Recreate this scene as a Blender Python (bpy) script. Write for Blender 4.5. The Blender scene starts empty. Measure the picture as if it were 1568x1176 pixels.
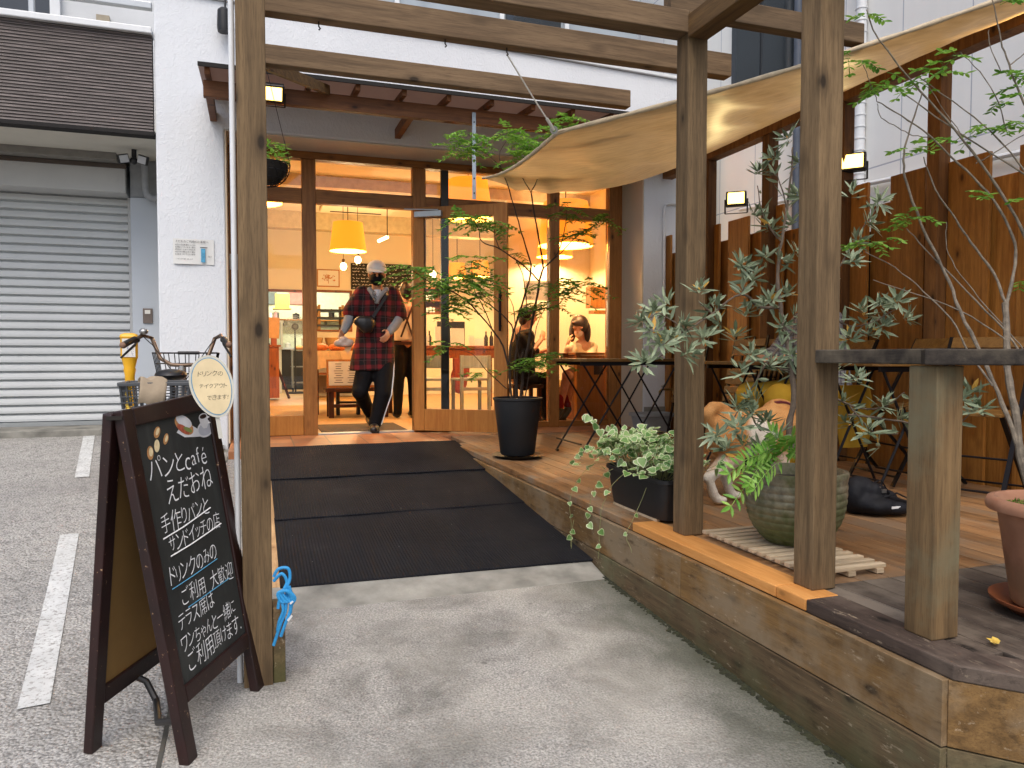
import bpy, bmesh, math, random
from mathutils import Vector, Matrix, Euler, noise as mnoise
random.seed(7)
R = math.radians
SC = bpy.context.scene
COL = SC.collection

# ---------------------------------------------------------------- camera, world, sun, exposure
cam = bpy.data.cameras.new('camera'); cam_o = bpy.data.objects.new('camera', cam); COL.objects.link(cam_o)
H = 0.74; F = 1150.0; YAW = math.atan(394 / F); PIT = math.atan(44 / F)
cam.sensor_width = 36; cam.lens = 36 * F / 1568; cam.clip_start = .05; cam.clip_end = 500
cam_o.location = (0, 0, H)
cam_o.rotation_euler = (math.pi / 2 - PIT, 0, -YAW)
SC.camera = cam_o

SUN_EL, SUN_AZ = 58, 200
w = bpy.data.worlds.new('World'); SC.world = w; w.use_nodes = True
wn = w.node_tree; bg = wn.nodes['Background']
sky = wn.nodes.new('ShaderNodeTexSky'); sky.sky_type = 'NISHITA'; sky.sun_disc = False
sky.sun_elevation = R(SUN_EL); sky.sun_rotation = R(SUN_AZ)
sky.air_density = 1.0; sky.dust_density = 4.0; sky.ozone_density = 1.0
wn.links.new(sky.outputs[0], bg.inputs[0]); bg.inputs[1].default_value = 0.12
sun = bpy.data.lights.new('sun', 'SUN'); sun.energy = 0.9; sun.angle = R(50); sun.color = (1, .97, .93)
sun_o = bpy.data.objects.new('sun', sun); COL.objects.link(sun_o); sun_o.location = (0, -5, 12)
d = Vector((math.sin(R(SUN_AZ)) * math.cos(R(SUN_EL)), math.cos(R(SUN_AZ)) * math.cos(R(SUN_EL)), math.sin(R(SUN_EL))))
sun_o.rotation_euler = d.to_track_quat('Z', 'Y').to_euler()
SC.view_settings.view_transform = 'Standard'; SC.view_settings.look = 'None'
SC.view_settings.exposure = 0.85; SC.view_settings.gamma = 1.0
SC.render.engine = 'CYCLES'
cy = SC.cycles
cy.use_denoising = True; cy.max_bounces = 8; cy.diffuse_bounces = 4; cy.glossy_bounces = 3
cy.transmission_bounces = 4; cy.transparent_max_bounces = 16; cy.sample_clamp_indirect = 4
cy.caustics_reflective = False; cy.caustics_refractive = False

# ---------------------------------------------------------------- photo measurements -> real places
_f = Vector((math.sin(YAW) * math.cos(PIT), math.cos(YAW) * math.cos(PIT), -math.sin(PIT)))
_r = Vector((math.cos(YAW), -math.sin(YAW), 0)); _u = _r.cross(_f)
def W(x, y, X=None, Y=None, Z=None, d=None):
    v = _f + _r * ((x - 784) / F) + _u * ((588 - y) / F)
    if X is not None: t = X / v.x
    elif Y is not None: t = Y / v.y
    elif Z is not None: t = (Z - H) / v.z
    else: t = d
    return Vector((0, 0, H)) + v * t

def gz(y):
    if y <= 3.3: return -.30 + .06 * (max(y, -4) - 3.3)
    return -.30 + .085 * (min(y, 7.9) - 3.3)

# ---------------------------------------------------------------- mesh helpers
class MB:
    def __init__(s): s.v = []; s.f = []; s.m = []; s.c = None
    def add(s, vs, fs, mi=0):
        o = len(s.v); s.v += [tuple(p) for p in vs]
        for f in fs: s.f.append(tuple(i + o for i in f)); s.m.append(mi)
        return s
    def box(s, x0, x1, y0, y1, z0, z1, mi=0):
        return s.add([(x0,y0,z0),(x1,y0,z0),(x1,y1,z0),(x0,y1,z0),(x0,y0,z1),(x1,y0,z1),(x1,y1,z1),(x0,y1,z1)],
                     [(0,3,2,1),(4,5,6,7),(0,1,5,4),(1,2,6,5),(2,3,7,6),(3,0,4,7)], mi)
    def obox(s, c, size, rot=None, mi=0):
        hx, hy, hz = size[0]/2, size[1]/2, size[2]/2; c = Vector(c)
        vs = [Vector(p) for p in [(-hx,-hy,-hz),(hx,-hy,-hz),(hx,hy,-hz),(-hx,hy,-hz),(-hx,-hy,hz),(hx,-hy,hz),(hx,hy,hz),(-hx,hy,hz)]]
        if rot is not None:
            rot = rot.to_matrix() if not isinstance(rot, Matrix) else rot
            vs = [rot @ p for p in vs]
        return s.add([c + p for p in vs], [(0,3,2,1),(4,5,6,7),(0,1,5,4),(1,2,6,5),(2,3,7,6),(3,0,4,7)], mi)
    def bar(s, p, q, a, b, up=(0,0,1), mi=0):
        p, q = Vector(p), Vector(q); d = (q - p).normalized(); up = Vector(up)
        if abs(d.dot(up)) > .99: up = Vector((0,1,0))
        sx = d.cross(up).normalized() * a / 2; sy = sx.cross(d).normalized() * b / 2
        vs = []
        for e in (p, q): vs += [e - sx - sy, e + sx - sy, e + sx + sy, e - sx + sy]
        return s.add(vs, [(0,1,2,3),(7,6,5,4),(0,4,5,1),(1,5,6,2),(2,6,7,3),(3,7,4,0)], mi)
    def tube(s, pts, r, n=8, cap=True, mi=0, flat=1.0):
        pts = [Vector(p) for p in pts]; k = len(pts)
        rr = r if isinstance(r, (list, tuple)) else [r] * k
        vs = []; prev = None
        for i, p in enumerate(pts):
            t = (pts[min(i+1, k-1)] - pts[max(i-1, 0)])
            if t.length < 1e-9: t = Vector((0,0,1))
            t.normalize()
            if prev is None:
                a = Vector((0,0,1)) if abs(t.z) < .9 else Vector((1,0,0))
                nx = t.cross(a).normalized()
            else:
                nx = prev - t * prev.dot(t)
                nx = nx.normalized() if nx.length > 1e-6 else t.orthogonal().normalized()
            prev = nx; ny = t.cross(nx)
            for j in range(n):
                a = 2 * math.pi * j / n
                vs.append(p + (nx * math.cos(a) + ny * math.sin(a) * flat) * rr[i])
        fs = [(i*n+j, i*n+(j+1)%n, (i+1)*n+(j+1)%n, (i+1)*n+j) for i in range(k-1) for j in range(n)]
        if cap: fs += [tuple(range(n-1, -1, -1)), tuple((k-1)*n + j for j in range(n))]
        return s.add(vs, fs, mi)
    def lathe(s, prof, c=(0,0,0), n=24, mi=0, axis=None, cap=False):
        c = Vector(c); vs = []
        M = axis.to_track_quat('Z','Y').to_matrix() if axis is not None else None
        for (r, z) in prof:
            for j in range(n):
                a = 2*math.pi*j/n; p = Vector((r*math.cos(a), r*math.sin(a), z))
                vs.append(c + (M @ p if M is not None else p))
        k = len(prof)
        fs = [(i*n+j, i*n+(j+1)%n, (i+1)*n+(j+1)%n, (i+1)*n+j) for i in range(k-1) for j in range(n)]
        if cap: fs += [tuple(range(n-1,-1,-1)), tuple((k-1)*n+j for j in range(n))]
        return s.add(vs, fs, mi)
    def loft(s, rings, n=14, mi=0, p=2.0):
        """rings: (center, rx, ry[, yaw]) super-ellipses in planes with normal N; rings = [(c, rx, ry, xaxis, yaxis)]"""
        vs = []
        for c, rx, ry, ax, ay in rings:
            c, ax, ay = Vector(c), Vector(ax), Vector(ay)
            for j in range(n):
                a = 2*math.pi*j/n; ca, sa = math.cos(a), math.sin(a)
                ca = math.copysign(abs(ca)**(2/p), ca); sa = math.copysign(abs(sa)**(2/p), sa)
                vs.append(c + ax*rx*ca + ay*ry*sa)
        k = len(rings)
        fs = [(i*n+j, i*n+(j+1)%n, (i+1)*n+(j+1)%n, (i+1)*n+j) for i in range(k-1) for j in range(n)]
        fs += [tuple(range(n-1,-1,-1)), tuple((k-1)*n+j for j in range(n))]
        return s.add(vs, fs, mi)
    def ball(s, c, rx, ry=None, rz=None, n=12, mi=0, rot=None):
        ry = rx if ry is None else ry; rz = rx if rz is None else rz; c = Vector(c); vs = []; k = max(6, n*2//3)
        for i in range(k+1):
            t = math.pi*i/k
            for j in range(n):
                a = 2*math.pi*j/n
                p = Vector((rx*math.sin(t)*math.cos(a), ry*math.sin(t)*math.sin(a), -rz*math.cos(t)))
                vs.append(c + (rot @ p if rot is not None else p))
        return s.add(vs, [(i*n+j, i*n+(j+1)%n, (i+1)*n+(j+1)%n, (i+1)*n+j) for i in range(k) for j in range(n)], mi)
    def prism(s, poly, y0, y1, plane='xz', mi=0):
        n = len(poly)
        if plane == 'xz': a = [(x, y0, z) for x, z in poly]; b = [(x, y1, z) for x, z in poly]
        elif plane == 'yz': a = [(y0, x, z) for x, z in poly]; b = [(y1, x, z) for x, z in poly]
        else: a = [(x, z, y0) for x, z in poly]; b = [(x, z, y1) for x, z in poly]
        fs = [tuple(range(n)), tuple(range(2*n-1, n-1, -1))] + [(i, n+i, n+(i+1)%n, (i+1)%n) for i in range(n)]
        return s.add(a + b, fs, mi)
    def mesh(s, name, mats, off=(0,0,0), smooth=False, sharp=40):
        off = Vector(off)
        me = bpy.data.meshes.new(name)
        me.from_pydata([Vector(p) - off for p in s.v], [], s.f); me.validate(verbose=False)
        for m in (mats if isinstance(mats, (list, tuple)) else [mats]): me.materials.append(m)
        if len(me.polygons) == len(s.m): me.polygons.foreach_set('material_index', s.m)
        bm = bmesh.new(); bm.from_mesh(me)
        if not getattr(s, 'open', False): bmesh.ops.recalc_face_normals(bm, faces=bm.faces)
        bm.to_mesh(me); bm.free()
        if smooth:
            me.polygons.foreach_set('use_smooth', [True]*len(me.polygons))
            try: me.set_sharp_from_angle(angle=R(sharp))
            except Exception: pass
        me.update(); return me
    def build(s, name, mats, parent=None, smooth=False, bevel=0, sharp=40, seg=2):
        off = parent['_base'] if parent is not None and '_base' in parent.keys() else (0,0,0)
        rz = parent.get('_rz', 0) if parent is not None else 0
        o = bpy.data.objects.new(name, s.mesh(name, mats, off, smooth, sharp)); COL.objects.link(o)
        if rz:
            o.data.transform(Matrix.Rotation(-rz, 4, 'Z'))
        if parent is not None:
            o.parent = parent; o['_base'] = tuple(off)
            if rz: o['_rz'] = rz
        if bevel:
            b = o.modifiers.new('bevel', 'BEVEL'); b.width = bevel; b.segments = seg; b.limit_method = 'ANGLE'; b.angle_limit = R(40)
        return o

def tag(o, label=None, cat=None, group=None, kind=None):
    if label: o['label'] = label
    if cat: o['category'] = cat
    if group: o['group'] = group
    if kind: o['kind'] = kind
    return o
def thing(name, label, cat, base=(0,0,0), group=None):
    """an Empty at the thing's base; parts are modelled in world coordinates and hung under it"""
    o = bpy.data.objects.new(name, None); o.empty_display_size = .1; COL.objects.link(o)
    o.location = base; o['_base'] = tuple(base)
    return tag(o, label, cat, group)
def struct(o): o['kind'] = 'structure'; return o
def copy_thing(o, loc, rz=0, label=None, name=None):
    def rec(s, par):
        c = s.copy(); COL.objects.link(c)
        if par is not None: c.parent = par
        for ch in s.children: rec(ch, c)
        return c
    c = rec(o, None); c.location = loc; c.rotation_euler = (0, 0, rz)
    if label: c['label'] = label
    return c
def remeshed(mb, name, mats, parent=None, voxel=.012, smooth_it=4, factor=.5):
    """fuse overlapping closed pieces into one continuous skin"""
    off = parent['_base'] if parent is not None else (0,0,0)
    me = mb.mesh(name, mats, off)
    o = bpy.data.objects.new(name, me); COL.objects.link(o)
    m = o.modifiers.new('r', 'REMESH'); m.mode = 'VOXEL'; m.voxel_size = voxel
    s = o.modifiers.new('s', 'SMOOTH'); s.iterations = smooth_it; s.factor = factor
    dg = bpy.context.evaluated_depsgraph_get()
    ev = o.evaluated_get(dg); new = bpy.data.meshes.new_from_object(ev)
    o.modifiers.clear(); o.data = new; new.name = name
    new.polygons.foreach_set('use_smooth', [True]*len(new.polygons))
    if parent is not None: o.parent = parent; o['_base'] = tuple(off)
    return o

# ---------------------------------------------------------------- materials
def hx(h):
    h = h.lstrip('#'); c = [int(h[i:i+2], 16)/255 for i in (0,2,4)]
    return tuple(x/12.92 if x <= .04045 else ((x+.055)/1.055)**2.4 for x in c)
def c4(c): c = hx(c) if isinstance(c, str) else c; return (c[0], c[1], c[2], 1)
class NT:
    def __init__(s, name):
        s.m = bpy.data.materials.new(name); s.m.use_nodes = True; s.t = s.m.node_tree
        s.b = s.t.nodes['Principled BSDF']; s.out = s.t.nodes['Material Output']; s._tc = None
    def n(s, typ, **kw):
        nd = s.t.nodes.new('ShaderNode' + typ)
        for k, v in kw.items(): setattr(nd, k, v)
        return nd
    def l(s, a, b): s.t.links.new(a, b)
    def tc(s, scale=(1,1,1), rot=(0,0,0), loc=(0,0,0), which='Object'):
        if s._tc is None: s._tc = s.n('TexCoord')
        mp = s.n('Mapping'); s.l(s._tc.outputs[which], mp.inputs[0])
        mp.inputs[1].default_value = loc; mp.inputs[2].default_value = rot; mp.inputs[3].default_value = scale
        return mp.outputs[0]
    def noise(s, vec, scale=5, detail=4, rough=.55, dist=0):
        nd = s.n('TexNoise'); s.l(vec, nd.inputs['Vector']); nd.inputs['Scale'].default_value = scale
        nd.inputs['Detail'].default_value = detail; nd.inputs['Roughness'].default_value = rough; nd.inputs['Distortion'].default_value = dist
        return nd.outputs['Fac']
    def voro(s, vec, scale=5, feature='F1', rnd=1):
        nd = s.n('TexVoronoi', feature=feature); s.l(vec, nd.inputs['Vector']); nd.inputs['Scale'].default_value = scale
        nd.inputs['Randomness'].default_value = rnd
        return nd.outputs['Distance']
    def ramp(s, fac, stops, interp='LINEAR'):
        nd = s.n('ValToRGB'); nd.color_ramp.interpolation = interp; e = nd.color_ramp.elements
        while len(e) < len(stops): e.new(.5)
        for i, (p, c) in enumerate(stops):
            e[i].position = p; e[i].color = c4(c) if not isinstance(c, (int, float)) else (c, c, c, 1)
        s.l(fac, nd.inputs[0]); return nd.outputs[0]
    def mix(s, fac, a, b, blend='MIX'):
        nd = s.n('Mix', data_type='RGBA', blend_type=blend)
        for sock, v in ((nd.inputs[0], fac), (nd.inputs[6], a), (nd.inputs[7], b)):
            if hasattr(v, 'links'): s.l(v, sock)
            elif sock == nd.inputs[0]: sock.default_value = v
            else: sock.default_value = c4(v)
        return nd.outputs[2]
    def math(s, op, a, b=None, c=None):
        nd = s.n('Math', operation=op)
        for i, v in enumerate((a, b, c)):
            if v is None: continue
            if hasattr(v, 'links'): s.l(v, nd.inputs[i])
            else: nd.inputs[i].default_value = v
        return nd.outputs[0]
    def sep(s, vec):
        nd = s.n('SeparateXYZ'); s.l(vec, nd.inputs[0]); return nd.outputs
    def rnd(s): return s.n('ObjectInfo').outputs['Random']
    def bump(s, h, strength=.3, dist=.01, prev=None):
        nd = s.n('Bump'); s.l(h, nd.inputs['Height']); nd.inputs['Strength'].default_value = strength; nd.inputs['Distance'].default_value = dist
        if prev is not None: s.l(prev, nd.inputs['Normal'])
        s.l(nd.outputs[0], s.b.inputs['Normal']); return nd.outputs[0]
    def set(s, col=None, rough=None, metal=None, **kw):
        for k, v in (('Base Color', col), ('Roughness', rough), ('Metallic', metal)):
            if v is None: continue
            if hasattr(v, 'links'): s.l(v, s.b.inputs[k])
            elif k == 'Base Color': s.b.inputs[k].default_value = c4(v)
            else: s.b.inputs[k].default_value = v
        for k, v in kw.items(): s.b.inputs[k.replace('_', ' ')].default_value = v
        return s.m

def M_plain(name, col, rough=.6, metal=0, var=.12, vs=14, bump=0, bs=60, spec=None):
    t = NT(name); v = t.tc()
    n1 = t.noise(v, vs, 5)
    c = hx(col) if isinstance(col, str) else col
    a = tuple(min(1, x*(1+var)) for x in c); b = tuple(x*(1-var) for x in c)
    t.set(t.ramp(n1, [(.3, b), (.7, a)]), rough, metal)
    if bump: t.bump(t.noise(v, bs, 4), bump, .004)
    if spec is not None: t.b.inputs['Specular IOR Level'].default_value = spec
    return t.m

def M_wood(name, dark, light, axis=2, rough=.75, grain=1.0, knots=True, stain=None, board=None, tint=.25, flecks=0, moss=None):
    """long-grain timber: axis = grain direction; board=(axis, width) splits one mesh into boards"""
    t = NT(name)
    sc = [22*grain]*3; sc[axis] = 1.3*grain
    v0 = t.tc()
    vec = v0
    bid = None
    if board:
        x = t.sep(v0)[board[0]]
        bid = t.math('FLOOR', t.math('DIVIDE', x, board[1]))
        cx = t.n('CombineXYZ'); k = [7.31, 3.17, 5.7]
        t.l(t.math('MULTIPLY', bid, k[axis]), cx.inputs[axis])
        va = t.n('VectorMath', operation='ADD'); t.l(v0, va.inputs[0]); t.l(cx.outputs[0], va.inputs[1]); vec = va.outputs[0]
    else:
        rn = t.rnd(); cx = t.n('CombineXYZ'); t.l(t.math('MULTIPLY', rn, 37.0), cx.inputs[axis])
        va = t.n('VectorMath', operation='ADD'); t.l(v0, va.inputs[0]); t.l(cx.outputs[0], va.inputs[1]); vec = va.outputs[0]
    mp = t.n('Mapping'); t.l(vec, mp.inputs[0]); mp.inputs[3].default_value = sc
    g = t.noise(mp.outputs[0], 1.6, 7, .62, .4)
    fine = t.noise(mp.outputs[0], 12, 4, .6)
    col = t.ramp(g, [(.25, dark), (.5, tuple((a+b)/2 for a, b in zip(hx(dark), hx(light)))), (.78, light)])
    col = t.mix(t.ramp(fine, [(.48, 0.0), (.68, .55)]), col, dark)
    big = t.noise(vec, 1.1, 4)
    col = t.mix(t.ramp(big, [(.35, .0), (.7, .45)]), col, tuple(x*.55 for x in hx(dark)))
    h = g
    if knots:
        kv = t.n('Mapping'); t.l(vec, kv.inputs[0]); ks = [8.5]*3; ks[axis] = 4.2; kv.inputs[3].default_value = ks
        kd = t.voro(kv.outputs[0], 1)
        kmask = t.ramp(kd, [(.07, .9), (.12, 0.0)])
        ring = t.ramp(kd, [(.12, .55), (.26, 0.0)])
        col = t.mix(ring, col, tuple(x*.75 for x in hx(dark)))
        col = t.mix(kmask, col, tuple(x*.28 for x in hx(dark)))
    if stain:
        sv = t.noise(vec, 2.3, 6, .65)
        col = t.mix(t.ramp(sv, [(.46, 0.0), (.62, .85)]), col, stain)
    if flecks:
        fv = t.n('Mapping'); t.l(vec, fv.inputs[0]); fs_ = [46]*3; fs_[axis] = 13; fv.inputs[3].default_value = fs_
        fn_ = t.noise(fv.outputs[0], 1, 5, .75); fm = t.noise(vec, 2.2, 3)
        col = t.mix(t.math('MULTIPLY', t.ramp(fn_, [(.60, 0.0), (.66, 1.0)]), t.math('MULTIPLY', t.ramp(fm, [(.38, 0.0), (.62, 1.0)]), flecks)), col, '#b9a88e')
        dn = t.noise(fv.outputs[0], .6, 5, .7); col = t.mix(t.ramp(dn, [(.56, 0.0), (.70, .6)]), col, tuple(x*.35 for x in hx(dark)))
    if moss is not None:
        zz = t.sep(v0)[2]; mn = t.noise(vec, 5, 5); col = t.mix(t.ramp(t.math('ADD', t.math('ADD', zz, 1.0), t.math('MULTIPLY', mn, .16)), [(1+moss-.02, .75), (1+moss+.11, 0.0)]), col, '#3d4021')
    if bid is not None:
        wn_ = t.n('TexWhiteNoise', noise_dimensions='1D'); t.l(bid, wn_.inputs['W']); rv = wn_.outputs['Value']
    else: rv = t.rnd()
    hsv = t.n('HueSaturation'); t.l(col, hsv.inputs['Color'])
    t.l(t.math('ADD', t.math('MULTIPLY', rv, tint*2), 1-tint), hsv.inputs['Value'])
    t.set(hsv.outputs[0], rough); t.b.inputs['Specular IOR Level'].default_value = .3
    t.bump(t.math('ADD', g, t.math('MULTIPLY', fine, .4)), .35, .003)
    return t.m

def M_glass(name, tint=(1,1,1), refl=.9):
    t = NT(name); t.t.nodes.remove(t.b)
    tr = t.n('BsdfTransparent'); tr.inputs[0].default_value = c4(tint)
    gl = t.n('BsdfGlossy'); gl.inputs['Roughness'].default_value = .015; gl.inputs[0].default_value = (refl, refl, refl, 1)
    fr = t.n('Fresnel'); fr.inputs[0].default_value = 1.45
    mx = t.n('MixShader'); t.l(fr.outputs[0], mx.inputs[0]); t.l(tr.outputs[0], mx.inputs[1]); t.l(gl.outputs[0], mx.inputs[2])
    t.l(mx.outputs[0], t.out.inputs[0]); return t.m

def M_emit(name, col, strength, base=None):
    t = NT(name); t.set(base or col, .5)
    t.b.inputs['Emission Color'].default_value = c4(col); t.b.inputs['Emission Strength'].default_value = strength
    return t.m

def M_leaf(name, c1, c2, trans=.25, rough=.45, spec=.4):
    t = NT(name); v = t.tc()
    g = t.n('NewGeometry')
    n1 = t.noise(v, 9, 3)
    f = t.math('ADD', t.math('MULTIPLY', g.outputs['Random Per Island'], .7), t.math('MULTIPLY', n1, .4))
    col = t.ramp(f, [(.15, c1), (.85, c2)])
    t.set(col, rough); t.b.inputs['Specular IOR Level'].default_value = spec
    tl = t.n('BsdfTranslucent'); t.l(col, tl.inputs[0])
    mx = t.n('MixShader'); mx.inputs[0].default_value = trans
    t.l(t.b.outputs[0], mx.inputs[1]); t.l(tl.outputs[0], mx.inputs[2]); t.l(mx.outputs[0], t.out.inputs[0])
    return t.m

# ---------------------------------------------------------------- lettering
def glyphs(txt, size=1.0, jitter=0, slant=0, thin=0, seed=1, spacing=1.0):
    """flat lettering: returns (verts, faces) in a 2-D plane, origin at the line's left baseline"""
    rg = random.Random(seed); V = []; Fc = []; x = 0
    for ch in txt:
        if ch == ' ': x += size*.45; continue
        cu = bpy.data.curves.new('glyph', 'FONT'); cu.body = ch; cu.size = size; cu.offset = thin*size; cu.resolution_u = 3
        o = bpy.data.objects.new('glyph', cu); COL.objects.link(o)
        dg = bpy.context.evaluated_depsgraph_get(); dg.update()
        me = bpy.data.meshes.new_from_object(o.evaluated_get(dg))
        vs = [v.co.copy() for v in me.vertices]; fs = [tuple(p.vertices) for p in me.polygons]
        bpy.data.objects.remove(o); bpy.data.curves.remove(cu); bpy.data.meshes.remove(me)
        if not vs: x += size*.5; continue
        x0 = min(v.x for v in vs); x1 = max(v.x for v in vs)
        sc_ = 1 + rg.uniform(-1, 1)*jitter*.6; ro = rg.uniform(-1, 1)*jitter*.5; dy = rg.uniform(-1, 1)*jitter*size*.25
        o_ = len(V); cx = (x0+x1)/2; cyy = size*.35
        for v in vs:
            px, py = (v.x-cx)*sc_, (v.y-cyy)*sc_
            px, py = px*math.cos(ro)-py*math.sin(ro), px*math.sin(ro)+py*math.cos(ro)
            py += cyy + dy
            V.append((x + (cx-x0)*sc_ + px + slant*py, py))
        Fc += [tuple(i+o_ for i in f) for f in fs]
        x += ((x1-x0)*sc_ + size*.10)*spacing
    return V, Fc, x
def put_text(mb, txt, org, ax, ay, size, mi=0, align='l', width=None, ystretch=1.0, **kw):
    V, Fc, wd = glyphs(txt, size, **kw)
    s = 1 if width is None or wd <= 0 else width/wd
    org, ax, ay = Vector(org), Vector(ax).normalized(), Vector(ay).normalized()
    sh = {'l': 0, 'c': -wd*s/2, 'r': -wd*s}[align]
    mb.add([org + ax*(x*s+sh) + ay*(y*ystretch*(s if width and s < 1 else 1)) for x, y in V], Fc, mi)
    mb.open = True
    return mb
# ================================================================ MATERIALS
m_post   = M_wood('weathered timber', '#4a3b29', '#8f7655', 2, .8)
m_beamx  = M_wood('weathered beam', '#4f3f2e', '#90775a', 0, .8)
m_beamy  = M_wood('weathered beam along', '#4a3521', '#86683f', 1, .8)
m_greypost = M_wood('grey brown timber', '#4c3b27', '#8a6f4b', 2, .8, stain='#66604a')
m_rail   = M_wood('blackened rail', '#26221f', '#51483f', 1, .8, stain='#7d7260')
m_canopy = M_wood('red brown canopy timber', '#4f2d18', '#8f5e38', 0, .6)
m_frame  = M_wood('stained storefront timber', '#7a4a1f', '#b98044', 2, .45, tint=.12)
m_frameh = M_wood('stained storefront rail', '#6e421b', '#ad7539', 0, .45, tint=.12)
m_door   = M_wood('door timber', '#9a5f26', '#c58a45', 2, .45, tint=.08, knots=False)
m_fence  = M_wood('stained fence board', '#78491a', '#c58a42', 2, .5, tint=.3)
m_fencep = M_wood('stained fence post', '#543519', '#95683a', 2, .7)
m_deck   = M_wood('deck boards', '#6b4a2e', '#bd9163', 1, .5, board=(0, .118), tint=.28, stain='#7d6a56')
m_deckold = M_wood('old grey deck boards', '#38302a', '#6b5f54', 1, .65, board=(0, .118), tint=.2, stain='#7c7164')
m_edgenew = M_wood('new orange edge board', '#c4823f', '#e8ab66', 1, .6, tint=.05)
m_edgemid = M_wood('worn edge board', '#6a4a2c', '#a97f52', 1, .7, stain='#7c7262', flecks=.3)
m_edgeold = M_wood('black edge board', '#2f2723', '#64544a', 1, .7, stain='#6d6055', flecks=.5)
m_fascia = M_wood('mossy fascia board', '#5a4327', '#a07c4c', 1, .8, stain='#8a7961', tint=.12, flecks=.7)
m_fascial = M_wood('dirty lower fascia board', '#4a3c2b', '#8a7354', 1, .85, stain='#6d6a4e', tint=.15, flecks=.9, moss=-.22)
m_ply    = M_wood('ramp plywood', '#9a7550', '#c9a87c', 1, .8)
m_intwood = M_wood('cafe furniture timber', '#6b3410', '#a85e22', 2, .45, tint=.12)
m_darkwood = M_wood('dark stool timber', '#2a1408', '#53290f', 2, .5, tint=.1)
m_slat   = M_wood('pale slat timber', '#b09a7c', '#dcc9ab', 0, .75, tint=.1)
m_chairslat = M_wood('folding chair slat', '#573a18', '#8f6a36', 0, .5, tint=.12)
m_chippy = M_wood('worn pale blue paint', '#7f8682', '#b7bcb2', 2, .7, stain='#8a7a60', knots=False)

def _stucco():
    t = NT('white stucco'); v = t.tc()
    n = t.noise(v, 26, 6, .6, .6); b = t.noise(v, .8, 4)
    streak = t.noise(t.tc(scale=(9, 9, .7)), 1.0, 5)
    col = t.ramp(b, [(.3, '#d0d4d9'), (.7, '#dadee2')])
    col = t.mix(t.ramp(streak, [(.55, 0.0), (.8, .14)]), col, '#bdbfbe')
    t.set(col, .85); t.b.inputs['Specular IOR Level'].default_value = .25
    big = t.noise(t.tc(scale=(1, 1, .6)), 48, 2, .5, 1.0)
    t.bump(t.math('ADD', t.ramp(big, [(.45, 0.0), (.62, 1.0)]), t.math('MULTIPLY', n, .6)), .30, .005)
    return t.m
m_stucco = _stucco()
m_smooth = M_plain('smooth pale render', '#c9ccce', .8, var=.05, vs=3, bump=.1)
m_soffit = M_plain('painted soffit', '#c4c0b4', .85, var=.08, vs=2)
m_reveal = M_plain('cream reveal', '#c9bba4', .8, var=.05, vs=2)

def _asphalt():
    t = NT('worn aggregate asphalt'); v = t.tc()
    sp = t.voro(v, 75); sp2 = t.noise(v, 130, 3, .6); big = t.noise(v, .7, 5, .6); mid = t.noise(v, 5, 5, .6)
    patch = t.noise(v, 22, 5, .72)
    col = t.ramp(sp2, [(.3, '#6f6e6b'), (.5, '#a3a19d'), (.72, '#cdcac4')])
    col = t.mix(t.ramp(sp, [(.1, .55), (.42, 0.0)]), col, '#c6c2bb')
    col = t.mix(t.ramp(patch, [(.50, 0.0), (.62, .55)]), col, '#62615e')
    col = t.mix(t.ramp(big, [(.42, 0.0), (.66, .5)]), col, '#7b7a77')
    col = t.mix(t.ramp(mid, [(.55, 0.0), (.75, .3)]), col, '#bdbab3')
    t.set(col, .9); t.b.inputs['Specular IOR Level'].default_value = .25
    t.bump(t.math('ADD', t.math('MULTIPLY', sp, -1.0), t.math('MULTIPLY', patch, -.9)), 1.0, .010)
    return t.m
m_asphalt = _asphalt()
def _drive():
    t = NT('stained concrete driveway'); v = t.tc()
    fine = t.noise(v, 150, 3, .6); mid = t.noise(v, 3.2, 6, .6, .5); big = t.noise(v, 1.0, 4, .55)
    grit = t.voro(v, 90)
    col = t.ramp(fine, [(.3, '#6a6965'), (.5, '#9a9893'), (.72, '#c0bdb6')])
    col = t.mix(t.ramp(mid, [(.45, 0.0), (.66, .7)]), col, '#5d5c57')
    col = t.mix(t.ramp(big, [(.46, 0.0), (.64, .45)]), col, '#b4b0a5')
    # moss and damp along the foot of the deck
    x = t.sep(v)[0]
    edge = t.math('ADD', x, t.math('MULTIPLY', mid, .22))
    col = t.mix(t.ramp(t.math('SUBTRACT', edge, .9), [(.40, 0.0), (.74, .85)]), col, '#474a3c')
    col = t.mix(t.ramp(t.math('ADD', x, t.math('MULTIPLY', fine, .05)), [(1.49-.02, 0.0), (1.56, .9)]), col, '#22231b') if False else col
    spots = t.voro(v, 3.0); col = t.mix(t.ramp(spots, [(.02, .6), (.05, 0.0)]), col, '#4a4946')
    t.set(col, .9); t.b.inputs['Specular IOR Level'].default_value = .25
    t.bump(t.math('ADD', fine, t.math('MULTIPLY', grit, -.8)), .8, .006)
    return t.m
m_drive = _drive()
m_conc = M_plain('old concrete', '#86847c', .9, var=.4, vs=6, bump=.4, bs=90)
def _line():
    t = NT('worn white road paint'); v = t.tc()
    n = t.noise(v, 60, 5, .7); n2 = t.noise(v, 9, 4)
    col = t.ramp(n2, [(.3, '#b4b6b5'), (.7, '#cdcfcd')])
    col = t.mix(t.ramp(n, [(.40, .9), (.47, 0.0)]), col, '#8d8b87')
    t.set(col, .8); t.bump(n, .4, .003); return t.m
m_line = _line()
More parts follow.
